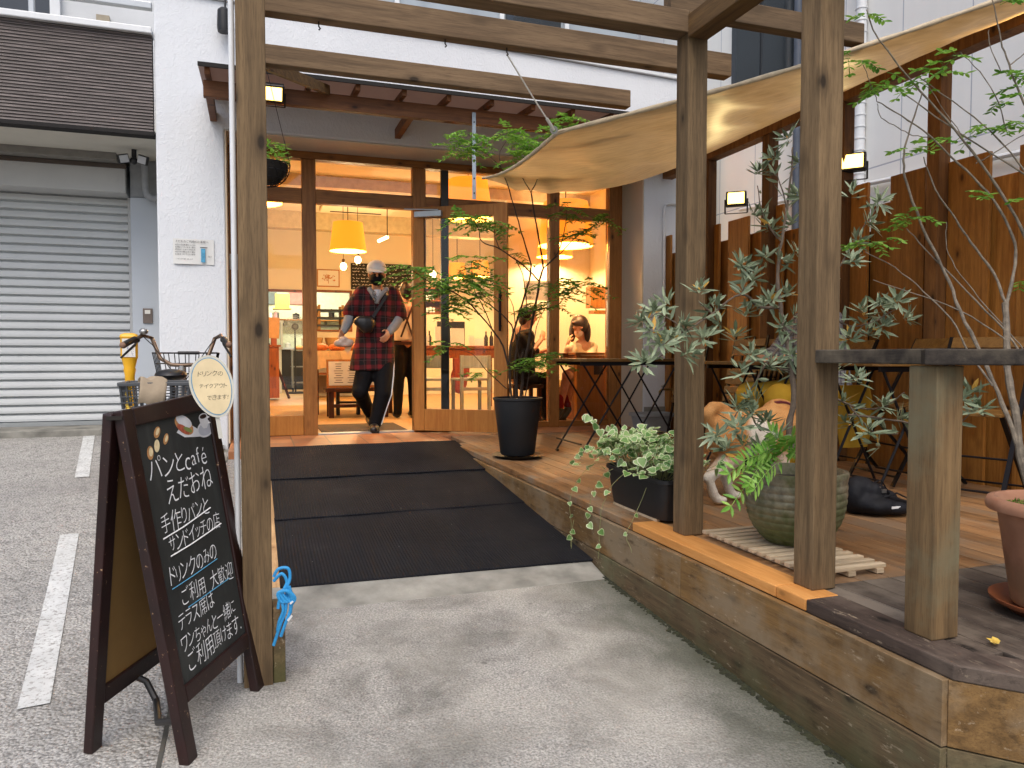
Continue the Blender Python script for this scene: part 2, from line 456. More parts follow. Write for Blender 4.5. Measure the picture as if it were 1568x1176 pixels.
def _tile():
    t = NT('terracotta floor tile'); v = t.tc()
    n = t.noise(v, 5, 5); br = t.n('TexBrick'); t.l(v, br.inputs['Vector'])
    br.offset = 0; br.inputs['Scale'].default_value = 1; br.inputs['Brick Width'].default_value = .30; br.inputs['Row Height'].default_value = .30
    br.inputs['Mortar Size'].default_value = .006; br.inputs['Color1'].default_value = c4('#b57648'); br.inputs['Color2'].default_value = c4('#8f5a3a')
    br.inputs['Mortar'].default_value = c4('#6b5644'); br.inputs['Bias'].default_value = 0
    col = t.mix(t.ramp(n, [(.4, 0.0), (.7, .5)]), br.outputs['Color'], '#80604a')
    t.set(col, .5); t.bump(br.outputs['Fac'], -.4, .004); return t.m
m_tile = _tile()
def _mat():
    t = NT('ribbed black rubber'); v = t.tc()
    x, y, z = t.sep(v)[:3]
    w1 = t.math('SINE', t.math('MULTIPLY', x, 2*math.pi/.015)); w2 = t.math('SINE', t.math('MULTIPLY', y, 2*math.pi/.013))
    h = t.math('ADD', t.math('MULTIPLY', w1, .7), t.math('MULTIPLY', t.math('MAXIMUM', w2, -.2), .8))
    n = t.noise(v, 2.4, 6, .65); n2 = t.noise(v, 40, 4)
    col = t.ramp(n, [(.3, '#131419'), (.62, '#1d1e23'), (.8, '#2d2e31')])
    col = t.mix(t.ramp(h, [(.55, 0.0), (.95, .3)]), col, '#2b2b31')
    dust = t.voro(v, 9); col = t.mix(t.ramp(dust, [(.012, 1.0), (.028, 0.0)]), col, '#b0aca4')
    t.set(col, .85); t.b.inputs['Specular IOR Level'].default_value = .18
    t.bump(t.math('ADD', h, t.math('MULTIPLY', n2, .5)), .8, .004); return t.m
m_rubber = _mat()
def _clad():
    t = NT('dark brown ribbed cladding'); v = t.tc(); z = t.sep(v)[2]
    rows = t.math('FLOOR', t.math('DIVIDE', z, .0125))
    st = t.noise(t.tc(scale=(3.2, 3.2, 80)), 1, 3, .7)
    wv = t.math('SINE', t.math('MULTIPLY', z, 2*math.pi/.025))
    col = t.ramp(st, [(.38, '#26211f'), (.55, '#453d3c'), (.72, '#786f6c')])
    col = t.mix(t.ramp(wv, [(.3, 0.0), (.95, .55)]), col, '#857b78')
    t.set(col, .55); t.bump(wv, .9, .006); return t.m
m_clad = _clad()
m_white = M_plain('white painted metal', '#d5d8da', .4, var=.04)
m_alu = M_plain('grey aluminium', '#a9adaf', .35, .6, var=.05)
m_shutter = M_plain('shutter slats', '#c4c7c7', .5, var=.05, vs=2)
m_shutterbox = M_plain('shutter box', '#b6b7b6', .55, var=.05, vs=2)
m_dark = M_plain('dark gap', '#1d1b1a', .9)
m_wallgrey = M_plain('pale blue grey wall', '#b3bac2', .8, var=.04, vs=2)
m_upper = M_plain('upper storey panel', '#97a1a9', .6, var=.05, vs=2)
m_winglass = M_plain('dark window glass', '#22282d', .06, var=.2, vs=2, spec=.7)
def _siding():
    t = NT('white panel siding'); v = t.tc(); x, y, z = t.sep(v)[:3]
    def joint(c, per, wd):
        fr = t.math('FRACT', t.math('DIVIDE', c, per)); return t.math('LESS_THAN', fr, wd/per)
    j = t.math('MAXIMUM', joint(t.math('ADD', y, -.19), .63, .010), joint(t.math('ADD', z, -2.33), 3.0, .012))
    n = t.noise(v, 45, 4); st = t.noise(t.tc(scale=(8, 8, .6)), 1, 5)
    col = t.mix(t.ramp(st, [(.5, 0.0), (.8, .15)]), '#e2e2df', '#c8c8c4')
    col = t.mix(j, col, '#a9adb8'); t.set(col, .75)
    t.bump(t.math('SUBTRACT', t.math('MULTIPLY', n, .25), j), .5, .005); return t.m
m_siding = _siding()
m_glass = M_glass('clear window glass', refl=.75)
m_glassd = M_glass('door glass', (.97, .98, .97), .65)
m_steel = M_plain('dark brown steel', '#35312d', .4, .7, var=.1)
m_black = M_plain('black plastic', '#141416', .45, var=.2)
m_blackm = M_plain('black iron', '#17161a', .45, .6, var=.15)
m_chrome = M_plain('dull chrome', '#a8a8a6', .3, .9)
m_rustch = M_plain('worn bronze tube', '#6d5a4a', .4, .6)
def _poly():
    t = NT('brown translucent polycarbonate'); t.set('#7f6a62', .3); tl = t.n('BsdfTranslucent'); tl.inputs[0].default_value = c4('#9f8c82'); mx = t.n('MixShader'); mx.inputs[0].default_value = .65
    t.l(t.b.outputs[0], mx.inputs[1]); t.l(tl.outputs[0], mx.inputs[2]); t.l(mx.outputs[0], t.out.inputs[0]); return t.m
m_roofsheet = _poly()
m_cream = M_plain('cream cafe wall', '#e0d6bd', .9, var=.03, vs=2)
m_ceil = M_plain('cafe ceiling', '#d9cdb4', .9, var=.03)
m_intfloor = M_plain('cafe floor', '#b08a58', .45, var=.12, vs=3)
m_paper = M_plain('paper', '#d8d6cf', .8, var=.03)
def _notice():
    t = NT('thin notice paper'); t.set('#dcdad4', .8); tl = t.n('BsdfTranslucent'); tl.inputs[0].default_value = c4('#e6e2d8'); mx = t.n('MixShader'); mx.inputs[0].default_value = .6
    t.l(t.b.outputs[0], mx.inputs[1]); t.l(tl.outputs[0], mx.inputs[2]); t.l(mx.outputs[0], t.out.inputs[0]); return t.m
m_notice = _notice()
m_ink = M_plain('black ink', '#2b2a2e', .8)
m_chalk = M_plain('white chalk', '#ececec', .95, var=.12, vs=120)
m_chalkblue = M_plain('blue chalk', '#5aa2c8', .95, var=.15, vs=120)
# ================================================================ GROUND
mb = MB(); ys = [-40, -4, 3.3, 7.9, 9]
for (x0, x1, yl) in ((-40, -.25, ys), (-.25, 40, [-40, -4, 3.3, 6.4])):
    for a, b in zip(yl, yl[1:]):
        za, zb = gz(a), gz(b)
        mb.add([(x0,a,za),(x1,a,za),(x1,b,zb),(x0,b,zb)], [(0,1,2,3)])
mb.open = True
struct(mb.build('ground', m_asphalt))
mb = MB()
for a, b in ((-4, 3.3), (3.3, 4.5)):
    mb.add([(-.25,a,gz(a)+.004),(2.2,a,gz(a)+.004),(2.2,b,gz(b)+.004),(-.25,b,gz(b)+.004)], [(0,1,2,3)])
mb.open = True
struct(mb.build('driveway', m_drive))
mb = MB(); mb.add([(-.262,-4,gz(-4)+.006),(-.248,-4,gz(-4)+.006),(-.252,3.3,gz(3.3)+.006),(-.264,3.3,gz(3.3)+.006)], [(0,1,2,3)]); mb.open = True
struct(mb.build('driveway_joint', M_plain('dark joint filler', '#4b4a45', .95)))
# bay lines, 120 mm wide
for nm, (a, b) in {'a': ((-.655, 2.62), (-.93, 4.45)), 'b': ((-1.12, 5.75), (-1.36, 7.3))}.items():
    A, B = Vector((*a, 0)), Vector((*b, 0)); dd = (B-A).normalized(); s = Vector((dd.y, -dd.x, 0))*.043
    mb = MB(); pts = []
    for i in range(9):
        P = A.lerp(B, i/8)
        for q in (P-s, P+s): pts.append((q.x, q.y, gz(q.y)+.005))
    mb.add(pts, [(2*i, 2*i+1, 2*i+3, 2*i+2) for i in range(8)]); mb.open = True
    struct(mb.build('parking_line', m_line))
mb = MB(); mb.box(-6, -.74, 7.32, 7.85, -.2, .10)
struct(mb.build('garage_apron', m_conc, bevel=.01))

# ================================================================ CAFE LANDING, RAMP
mb = MB(); mb.box(-.2, 1.62, 6.13, 7.3, -.25, 0); mb.box(1.62, 3.70, 6.70, 7.3, -.25, 0)
struct(mb.build('tiled_landing_floor', m_tile, bevel=.004))
mb = MB(); mb.prism([(3.14, -.305), (3.36, -.258), (3.36, -.40), (3.14, -.40)], .03, 1.55, 'yz')
struct(mb.build('ramp_kerb', m_conc, bevel=.008))
t = thing('ramp', 'plywood ramp under the black mats, sloping up to the tiled landing', 'ramp', (.8, 4.7, -.2))
k = .25/2.75; rz = lambda y: -.25 + (y-3.35)*k
mb = MB(); mb.prism([(3.365, rz(3.365)-.012), (6.125, rz(6.125)-.012), (6.125, rz(6.125)-.03), (3.365, rz(3.365)-.03)], .02, 1.545, 'yz')
mb.build('board', m_ply, t, bevel=.002)
mb = MB()
mb.prism([(3.365, rz(3.365)-.032), (6.125, rz(6.125)-.032), (6.125, -.28), (3.365, -.45)], .035, .075, 'yz')
mb.prism([(3.365, rz(3.365)-.032), (6.125, rz(6.125)-.032), (6.125, -.28), (3.365, -.45)], 1.45, 1.50, 'yz')
mb.build('bearer', m_fascial, t)
# three mats
for i, (y0, y1, x0, x1, lab) in enumerate(((3.34, 4.36, .092, 1.575, 'lowest ribbed black rubber mat, its front edge on the concrete kerb'),
                                       (4.28, 5.18, .094, 1.567, 'ribbed black rubber mat in the middle of the ramp, with pale scuffs'),
                                       (5.13, 6.15, .09, 1.60, 'topmost ribbed black rubber mat, next to the terracotta tiles'))):
    mb = MB(); nx, ny = 12, 8; top = []; lift = [.006, .017, .028][i]
    for j in range(ny+1):
        for q in range(nx+1):
            y = y0 + (y1-y0)*j/ny; x = x0+(x1-x0)*q/nx
            skew = (-.03, .02, 0)[i]*(q/nx) * (1 if j else 1)
            top.append((x, y+skew, rz(y)+lift-.010 + .0025*math.sin(q*1.3+i)*math.sin(j*1.1)))
    n = len(top)
    fs = [(j*(nx+1)+q, j*(nx+1)+q+1, (j+1)*(nx+1)+q+1, (j+1)*(nx+1)+q) for j in range(ny) for q in range(nx)]
    mb.add(top, fs)
    o = mb.build('rubber_mat', m_rubber)
    so = o.modifiers.new('thick', 'SOLIDIFY'); so.thickness = .011; so.offset = 1
    bv = o.modifiers.new('b', 'BEVEL'); bv.width = .003; bv.limit_method = 'ANGLE'
    tag(o, lab, 'mat', 'black mats laid up the ramp')

# steps at the landing's left side
for i, (z0, z1, x0) in enumerate(((-.3, -.16, -.78), (-.16, -.045, -.5))):
    mb = MB(); mb.box(x0, -.205, 5.9+.12*i, 6.7, z0, z1)
    struct(mb.build('landing_step', m_conc, bevel=.01))

# ================================================================ CAFE BUILDING
YF, YC = 7.2, 6.71
cafe = thing('cafe_building', 'white rough-rendered cafe with a glazed timber shopfront glowing warm inside', 'cafe', (1.7, 7.2, 0))
mb = MB()
mb.prism([(-.73, -.2), (-.215, -.2), (-.215, 2.61), (3.69, 2.61), (3.69, -.2), (4.08, -.2), (4.08, 3.502), (-.73, 3.66)], YC, 7.35, 'xz')   # piers and the band over the recess, one skin
wall = mb.build('wall', m_stucco, cafe, bevel=.012)
mb = MB(); mb.prism([(-.74, 3.662), (4.11, 3.502), (4.11, 3.535), (-.74, 3.695)], YC-.03, 7.33, 'xz'); mb.build('coping', m_white, cafe, bevel=.006)
mb = MB(); mb.box(-.212, 3.687, YC+.01, 7.25, 2.597, 2.607); mb.build('soffit', m_soffit, cafe)
mb = MB(); mb.box(-.214, -.202, YC+.004, YF+.05, 0, 2.596); mb.build('reveal', m_reveal, cafe); mb = MB(); mb.box(3.677, 3.689, YC+.004, YF+.05, 0, 2.596); mb.build('reveal', m_reveal, cafe)
mb = MB(); mb.box(3.70, 4.0, YC-.012, YC-.002, -.02, .22); mb.build('plinth', m_conc, cafe)
# upper storey set back behind the parapet
mb = MB(); mb.box(-.74, 4.35, 8.1, 8.25, 3.3, 7.5); up = mb.build('upper_wall', m_upper, cafe)
mb = MB()
for x in (1.45, 2.62, 3.4): mb.box(x, x+.05, 8.05, 8.098, 3.3, 7.0)
mb.build('panel_post', m_white, up, bevel=.004)
mb = MB(); mb.box(2.7, 3.35, 8.06, 8.099, 3.6, 5.4); mb.build('window', m_winglass, up)
for x in (1.75, 2.3):
    mb = MB(); mb.tube([(x, 8.06, 4.75), (x, 8.03, 4.62), (x+.02, 8.0, 4.58), (x+.045, 8.0, 4.62)], .012, 6); mb.build('hook', m_white, up, smooth=True)
mb = MB(); mb.box(-.74, 4.1, 7.36, 8.1, 3.2, 3.3); mb.build('roof', m_conc, cafe)
# ---- shopfront
sf = MB()
VX = [(-.20, -.09), (.425, .55), (1.45, 1.575), (2.86, 2.965), (3.53, 3.675)]
for x0, x1 in VX: sf = MB(); sf.box(x0, x1, YF-.05, YF+.05, .0, 2.528); sf.build('shopfront_post', m_frame, cafe, bevel=.004)
sf = MB(); sf.box(-.2, 3.675, YF-.056, YF+.056, 2.53, 2.596)
for i in range(4): sf.box(VX[i][1]+.001, VX[i+1][0]-.001, YF-.046, YF+.046, 2.135, 2.262)
sf.build('shopfront_rail', m_frameh, cafe, bevel=.004)
sf = MB(); sf.box(-.088, .423, YF-.03, YF+.03, .003, .185); sf.build('kick_panel', m_door, cafe, bevel=.004)
sf = MB(); sf.box(.552, 1.448, YF-.06, YF+.06, 0, .012); sf.build('threshold', m_alu, cafe)
for (x0, x1, z0, z1) in ((-.088, .423, .187, 2.133), (1.577, 2.858, .06, 2.133), (2.967, 3.528, .06, 2.133)):
    sf = MB(); sf.box(x0, x1, YF-.004, YF+.004, z0, z1); sf.build('window_pane', m_glass, cafe)
for i in range(4):
    sf = MB(); sf.box(VX[i][1], VX[i+1][0], YF-.004, YF+.004, 2.264, 2.528); sf.build('transom_pane', m_glass, cafe)
sf = MB(); sf.box(1.577, 3.528, YF-.03, YF+.03, .003, .06); sf.build('bottom_rail', m_frameh, cafe, bevel=.003)
sf = MB(); sf.box(1.715, 1.79, YF-.09, YF-.055, 0, 2.52); sf.build('steel_post', m_steel, cafe, bevel=.003)
# door leaf, hinged on the post right of the opening and swung outward
HP = Vector((1.455, 7.135, .012)); ang = math.atan2(-.54, .8); L = .93
ax = Vector((math.cos(ang), math.sin(ang), 0)); ay = Vector((-ax.y, ax.x, 0))
def dbox(mb, a0, a1, z0, z1, t0=-.02, t1=.02):
    vs = []
    for z in (z0, z1):
        for a, q in ((a0,t0),(a1,t0),(a1,t1),(a0,t1)): vs.append(HP + ax*a + ay*q + Vector((0,0,z)))
    mb.add(vs, [(0,3,2,1),(4,5,6,7),(0,1,5,4),(1,2,6,5),(2,3,7,6),(3,0,4,7)])
mb = MB()
dbox(mb, 0, .105, .006, 2.13); dbox(mb, L-.13, L, .006, 2.13); dbox(mb, .106, L-.131, .006, .215, -.019, .019); dbox(mb, .106, L-.131, 2.02, 2.13, -.019, .019)
door = mb.build('door', m_door, cafe, bevel=.003)
mb = MB(); dbox(mb, .10, L-.125, .21, 2.025, -.004, .004); mb.build('door_pane', m_glassd, door)
mb = MB()
for z in (1.0, 1.28): mb.tube([HP+ax*(L-.06)+ay*(-.02)+Vector((0,0,z)), HP+ax*(L-.06)+ay*(-.06)+Vector((0,0,z))], .009, 8)
mb.tube([HP+ax*(L-.06)+ay*(-.06)+Vector((0,0,.95)), HP+ax*(L-.06)+ay*(-.06)+Vector((0,0,1.33))], .012, 10)
mb.build('door_handle', m_blackm, door, smooth=True)
mb = MB(); dbox(mb, .03, .30, 2.03, 2.085, -.075, -.022); mb.bar(HP+ax*.27+ay*(-.06)+Vector((0,0,2.09)), Vector((1.36, 7.13, 2.125)), .02, .012); mb.build('door_closer', m_alu, door, bevel=.004)
# A4 notice inside the glass, card on the left post
mb = MB(); mb.box(2.60, 2.87, YF+.012, YF+.014, 1.30, 1.50)
nt = mb.build('window_notice', m_notice, cafe)
mb = MB()
for i in range(4): put_text(mb, ['お知らせ', '店内ご利用の', 'お客様へ', 'お願い'][i], (2.62, YF+.011, 1.45-.045*i), (1,0,0), (0,0,1), .032, seed=i)
mb.build('lettering', m_ink, nt)
mb = MB(); mb.box(-.198, -.13, YF-.056, YF-.052, 1.50, 1.64); cd = mb.build('card', m_paper, cafe)

# ---- room behind the shopfront
XL, XR, YB, ZC = -.65, 4.9, 14.0, 3.05
mb = MB(); mb.box(XL, XR, 7.26, 17.5, -.2, -.002); mb.build('interior_floor', m_intfloor, cafe)
mb = MB(); mb.box(XL, XR, 7.36, 17.5, ZC, ZC+.1); mb.build('interior_ceiling', m_ceil, cafe)
mb = MB(); mb.box(XL, XR, 12.6, 12.85, 2.78, ZC-.001); mb.box(XL, XR, 10.0, 10.16, 2.9, ZC-.001); mb.build('ceiling_beam', M_plain('ceiling beam paint', '#b3a382', .9), cafe)
mb = MB(); mb.box(XL-.1, XL, 7.36, 17.5, -.2, ZC); mb.build('interior_side_wall', m_cream, cafe)
mb = MB(); mb.box(4.62, 4.9, 7.36, 14, -.2, ZC); mb.build('interior_side_wall', m_cream, cafe)
mb = MB()
mb.box(.90, 1.02, YB, YB+.12, 0, 1.9); mb.box(1.68, XR, YB, YB+.12, 0, 1.9); mb.box(1.02, 1.68, YB, YB+.12, 0, 1.19)
mb.box(.1, XR, YB, YB+.12, 1.9, ZC); mb.box(XL, .1, YB, YB+.12, 0, ZC)
mb.build('interior_back_wall', m_cream, cafe)
mb = MB()
mb.box(.995, 1.03, YB-.02, YB+.13, 1.17, 1.92); mb.box(1.665, 1.70, YB-.02, YB+.13, 1.17, 1.92)
mb.box(1.031, 1.664, YB-.02, YB+.13, 1.17, 1.20); mb.box(1.031, 1.664, YB-.02, YB+.13, 1.885, 1.92); mb.box(.1, .994, YB-.015, YB+.13, 1.87, 1.91)
mb.build('hatch_frame', m_intwood, cafe)
mb = MB(); mb.box(XL, XR, 17.4, 17.5, 0, ZC); mb.build('kitchen_wall', M_plain('kitchen wall tile', '#cfd3b8', .5), cafe)
# partition behind the window seat
mb = MB(); mb.box(3.35, 4.62, 10.0, 10.1, 0, ZC-.15); mb.build('partition_wall', m_cream, cafe)
# ================================================================ GARAGE WING
gar = thing('garage_building', 'building left of the cafe with grey roller shutter and dark brown clad balcony', 'building', (-2.5, 7.6, 0))
mb = MB(); mb.box(-7, -.745, 6.70, 6.78, 2.53, 3.29); mb.build('balcony_cladding', m_clad, gar)
mb = MB(); mb.box(-7, -.742, 6.685, 6.80, 2.497, 2.528); mb.build('cladding_trim', m_dark, gar)
mb = MB(); mb.box(-7, -.742, 6.66, 6.82, 3.292, 3.345); mb.build('balcony_coping', m_white, gar, bevel=.008)
mb = MB(); mb.box(-7, -.742, 6.70, 6.76, 3.50, 3.555)
for x in (-2.6, -1.6): mb.box(x, x+.04, 6.71, 6.75, 3.346, 3.499)
mb.build('balcony_rail', m_alu, gar, bevel=.006)
mb = MB(); mb.box(-7, -.742, 6.80, 7.9, 2.50, 2.56); mb.build('soffit', m_soffit, gar)
mb = MB(); mb.box(-7, -2.4, 7.86, 8.0, .1, 2.5); mb.box(-2.4, -1.05, 7.86, 8.0, 2.30, 2.5); mb.build('wall', m_wallgrey, gar)
mb = MB(); mb.box(-1.04, -.735, 7.55, 8.0, -.1, 2.16); mb.build('pier', m_wallgrey, gar, bevel=.006)
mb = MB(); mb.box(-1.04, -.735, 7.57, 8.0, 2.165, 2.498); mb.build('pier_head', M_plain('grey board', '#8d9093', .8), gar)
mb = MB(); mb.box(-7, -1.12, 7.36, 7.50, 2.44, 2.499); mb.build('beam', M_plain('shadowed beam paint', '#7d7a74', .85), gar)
# roller shutter
mb = MB(); mb.box(-7, -1.07, 7.52, 7.84, 2.19, 2.438); bx_ = mb.build('shutter_box', m_shutterbox, gar, bevel=.008)
mb = MB(); mb.box(-7, -1.06, 7.50, 7.53, 2.40, 2.436); mb.build('shutter_box_trim', M_plain('brown trim', '#4a4038', .6), bx_)
mb = MB(); sh = []
z = .14; prof = []
while z < 2.2:
    prof += [(7.80, z), (7.772, z+.006), (7.772, z+.026), (7.772+.008, z+.056), (7.80, z+.064), (7.81, z+.070)]; z += .076
vs = []
for y, zz in prof: vs += [(-7, y, zz), (-1.09, y, zz)]
mb.add(vs, [(2*i, 2*i+1, 2*i+3, 2*i+2) for i in range(len(prof)-1)]); mb.open = True
sh = mb.build('roller_shutter', m_shutter, gar)
mb = MB(); mb.box(-7, -1.09, 7.76, 7.80, .101, .139); mb.build('bottom_bar', m_alu, sh)
mb = MB(); mb.box(-1.30, -1.16, 7.752, 7.759, .112, .13); mb.build('sticker', M_plain('blue sticker', '#7fa9c4', .5), sh)
mb = MB(); mb.box(-1.088, -1.042, 7.74, 7.86, .101, 2.19); mb.build('guide_rail', m_shutterbox, gar, bevel=.004)
# call plate
mb = MB(); mb.box(-.952, -.872, 7.535, 7.549, 1.03, 1.165); pl = mb.build('call_plate', M_plain('bronze plate', '#6d625c', .4, .5), gar, bevel=.003)
mb = MB(); mb.box(-.935, -.89, 7.53, 7.534, 1.115, 1.15); mb.build('label_strip', m_paper, pl)
# grey pipe with elbow
mb = MB(); mb.tube([(-.90, 7.46, 2.49), (-.90, 7.46, 2.22), (-.888, 7.46, 2.17), (-.85, 7.46, 2.145), (-.74, 7.46, 2.14)], .032, 10); mb.build('pipe', M_plain('grey pvc pipe', '#8e9194', .5), gar, smooth=True)
# balcony room
mb = MB(); mb.box(-7, -.742, 8.0, 8.15, 2.6, 7.2); ur = mb.build('upper_wall', m_smooth, gar)
mb = MB(); mb.box(-4.2, -1.72, 7.95, 7.99, 3.2, 5.4); mb.build('window', m_winglass, ur)
mb = MB(); mb.box(-1.72, -1.64, 7.93, 7.99, 3.2, 5.45); mb.box(-2.6, -2.5, 7.93, 7.949, 3.2, 5.4); mb.build('window_frame', m_white, ur)
mb = MB(); mb.box(-1.35, -1.24, 7.95, 7.99, 3.78, 3.90); mb.build('vent', M_plain('beige vent', '#9a907c', .6), ur)

sl = thing('security_light', 'small black twin-head security lamp under the garage soffit', 'security light', (-.955, 7.2, 2.5))
mb = MB(); mb.tube([(-.955, 7.2, 2.499), (-.955, 7.2, 2.43)], .02, 10); mb.ball((-.955, 7.18, 2.40), .032); mb.build('bracket', m_black, sl, smooth=True)
for sx, rot in ((-1, .35), (1, -.3)):
    rm = Euler((.25, .3*sx, rot)).to_matrix(); c = Vector((-.955+sx*.075, 7.15, 2.405))
    mb = MB(); mb.obox(c, (.085, .035, .075), rm); hd = mb.build('lamp_head', m_black, sl, bevel=.006)
    mb = MB(); mb.obox(c + rm @ Vector((0, -.02, 0)), (.07, .006, .06), rm); mb.build('lens', M_plain('unlit lens', '#b9bcc0', .2), hd)

# ================================================================ NEIGHBOUR ON THE RIGHT
nb = thing('neighbouring_building', 'white panel-sided building rising close behind the brown board fence', 'building', (5, 4, 0))
mb = MB(); mb.box(5.0, 5.2, -3, 13, -.5, 7.5); mb.build('wall', m_siding, nb)
mb = MB(); mb.box(4.965, 4.999, 6.03, 7.10, 3.10, 4.5); wf = mb.build('window', M_plain('dark window frame', '#3a3d40', .4), nb)
mb = MB(); mb.box(4.955, 4.964, 6.08, 6.55, 3.15, 4.45); mb.box(4.955, 4.964, 6.60, 7.0, 3.15, 4.45); mb.build('glass', m_winglass, wf)
mb = MB(); mb.tube([(4.95, 5.22, -.3), (4.95, 5.22, 7)], .045, 12)
dp = mb.build('downpipe', m_white, nb, smooth=True)
mb = MB()
for q in range(38): mb.lathe([(.045, -.004), (.051, -.004), (.051, .004), (.045, .004)], (4.95, 5.22, 1.0+q*.1), 12)
mb.build('pipe_rings', m_white, dp)
mb = MB(); mb.tube([(4.94, 6.0, -.3), (4.94, 6.0, 7)], .04, 10); mb.build('downpipe', M_plain('slate blue pipe', '#4a515d', .5), nb, smooth=True)
mb = MB(); mb.tube([(4.955, 6.9, 2.3), (4.955, 2, 2.02)], .02, 8); mb.build('conduit', m_white, nb, smooth=True)
mb = MB(); mb.box(4.93, 4.999, -3, 4.95, 1.90, 1.945); mb.build('ledge', M_plain('stained ledge', '#a09788', .8), nb)

# ================================================================ LEAN-TO CANOPY OVER THE SHOPFRONT
cn = thing('entrance_canopy', 'red-brown timber lean-to canopy with brown sheet roof over the shopfront', 'canopy', (1.7, 6.1, 2.65))
mb = MB(); mb.box(-.335, 4.05, 6.06, 6.12, 2.655, 2.775); mb.build('beam', m_canopy, cn, bevel=.004)
for i in range(13):
    x = -.30 + i*.36
    mb = MB(); mb.bar((x, 5.93, 2.800), (x, 6.708, 2.868), .036, .045); mb.build('rafter', m_canopy, cn)
mb = MB(); mb.add([(-.36,5.90,2.822),(4.08,5.90,2.822),(4.08,6.708,2.894),(-.36,6.708,2.894),(-.36,5.90,2.834),(4.08,5.90,2.834),(4.08,6.708,2.906),(-.36,6.708,2.906)],
    [(0,3,2,1),(4,5,6,7),(0,1,5,4),(1,2,6,5),(2,3,7,6),(3,0,4,7)]); mb.build('roof_sheet', m_roofsheet, cn)
mb = MB(); mb.box(-.36, 4.08, 5.885, 5.899, 2.812, 2.842); mb.build('edge_strip', m_dark, cn)
for x in (-.32, 1.2, 2.6, 4.0): mb = MB(); mb.box(x, x+.05, 6.121, 6.708, 2.66, 2.74); mb.build('bracket', m_canopy, cn)

# ================================================================ PERGOLA
pg = thing('pergola', 'weathered brown timber pergola of square posts and rafters over ramp and deck edge', 'pergola', (.8, 2.6, 0))
PX_ = []
for (x, y, z0, z1) in ((-.045, 2.55, -.35, 2.45), (1.655, 2.655, 0.0, 2.115), (1.648, 1.90, 0.0, 2.5)):
    mb = MB(); mb.box(x, x+.09, y, y+.09, z0, z1); mb.build('post', m_post, pg, bevel=.004)
mb = MB(); mb.box(.046, 1.654, 2.65, 2.74, 2.026, 2.114); mb.build('rafter', m_beamx, pg, bevel=.004)
mb = MB(); mb.box(-.05, 2.10, 3.0, 3.062, 2.026, 2.130); mb.build('rafter', m_beamx, pg, bevel=.004)
mb = MB(); mb.box(-.05, 1.86, 3.53, 3.59, 2.026, 2.112); mb.build('rafter', m_beamx, pg, bevel=.004)
mb = MB(); mb.box(1.60, 2.58, 2.70, 2.76, 2.124, 2.212); mb.build('rafter', m_beamx, pg, bevel=.004)
mb = MB(); mb.box(1.650, 1.740, 1.991, 2.654, 2.006, 2.098); mb.build('side_beam', m_beamy, pg, bevel=.004)
mb = MB(); mb.box(1.650, 1.740, -.3, 1.899, 2.006, 2.098); mb.build('side_beam', m_beamy, pg, bevel=.004)
mb = MB(); mb.box(-.04, .04, 2.642, 3.75, 1.935, 2.024); mb.build('side_beam', m_beamy, pg, bevel=.004)
mb = MB(); mb.bar((.05, 4.9, 2.53), (.56, 6.04, 2.79), .04, .07); mb.build('brace', m_beamy, pg)
for x, y, z in ((.25, 3.03, 2.02), (.75, 3.03, 2.02), (1.015, 3.03, 2.02)):
    mb = MB(); mb.tube([(x, y, z+.01), (x, y, z-.012), (x+.006, y, z-.02), (x, y, z-.026)], .003, 6); mb.build('screw_hook', m_steel, pg)
mb = MB(); mb.tube([(-.058, 2.60, -.34), (-.058, 2.60, 3.2)], .0095, 10); mb.build('conduit', m_white, pg, smooth=True)
mb = MB(); mb.box(.046, .085, 2.56, 2.66, -.35, -.09); mb.build('base_block', m_fascial, pg, bevel=.003)

# ================================================================ FENCE
fe = thing('board_fence', 'tall orange-brown board fence with a stepped top along the deck', 'fence', (4, 4.4, 0))
def board(xa, xb, ytop, X, wid_extra=0, zb=-.02):
    a = W(xa, ytop, X=X); b = W(xb, ytop, X=X)
    mb = MB(); mb.box(X, X+.022, b.y, a.y, zb, (a.z+b.z)/2); return mb.build('board', m_fence, fe, bevel=.002)
fronts = [(1010,1027,362),(1083,1101,345),(1115,1146,335),(1165,1199,317),(1228,1260,304),(1293,1329,284),(1364,1417,263),(1453,1516,240),(1562,1640,212),(1700,1800,190)]
backs = [(1022,1062,385),(1058,1090,372),(1094,1120,369),(1140,1170,357),(1190,1232,352),(1252,1300,330),(1334,1370,312),(1412,1460,297),(1508,1570,268),(1630,1710,240)]
for a in fronts: board(*a, 3.94)
for a in backs: board(*a, 3.99)
mb = MB(); mb.box(4.02, 4.05, 1.2, 6.6, 1.5, 1.59); mb.box(4.02, 4.05, 1.2, 6.6, .4, .49); mb.build('rail', m_fencep, fe)
mb = MB(); mb.box(4.012, 4.019, 1.2, 6.65, -.02, 1.55); mb.build('gap_shade', m_dark, fe)  # dark sheet stands in for the shade in the gaps between boards
for y in (5.865, 5.02, 4.22, 3.45, 2.62): 
    mb = MB(); mb.box(3.87, 3.96, y, y+.09, 0, 2.49); mb.build('post', m_fencep, fe, bevel=.004)
mb = MB(); mb.box(3.86, 3.97, 1.6, 6.65, 2.491, 2.585); mb.build('top_beam', m_fencep, fe, bevel=.004)

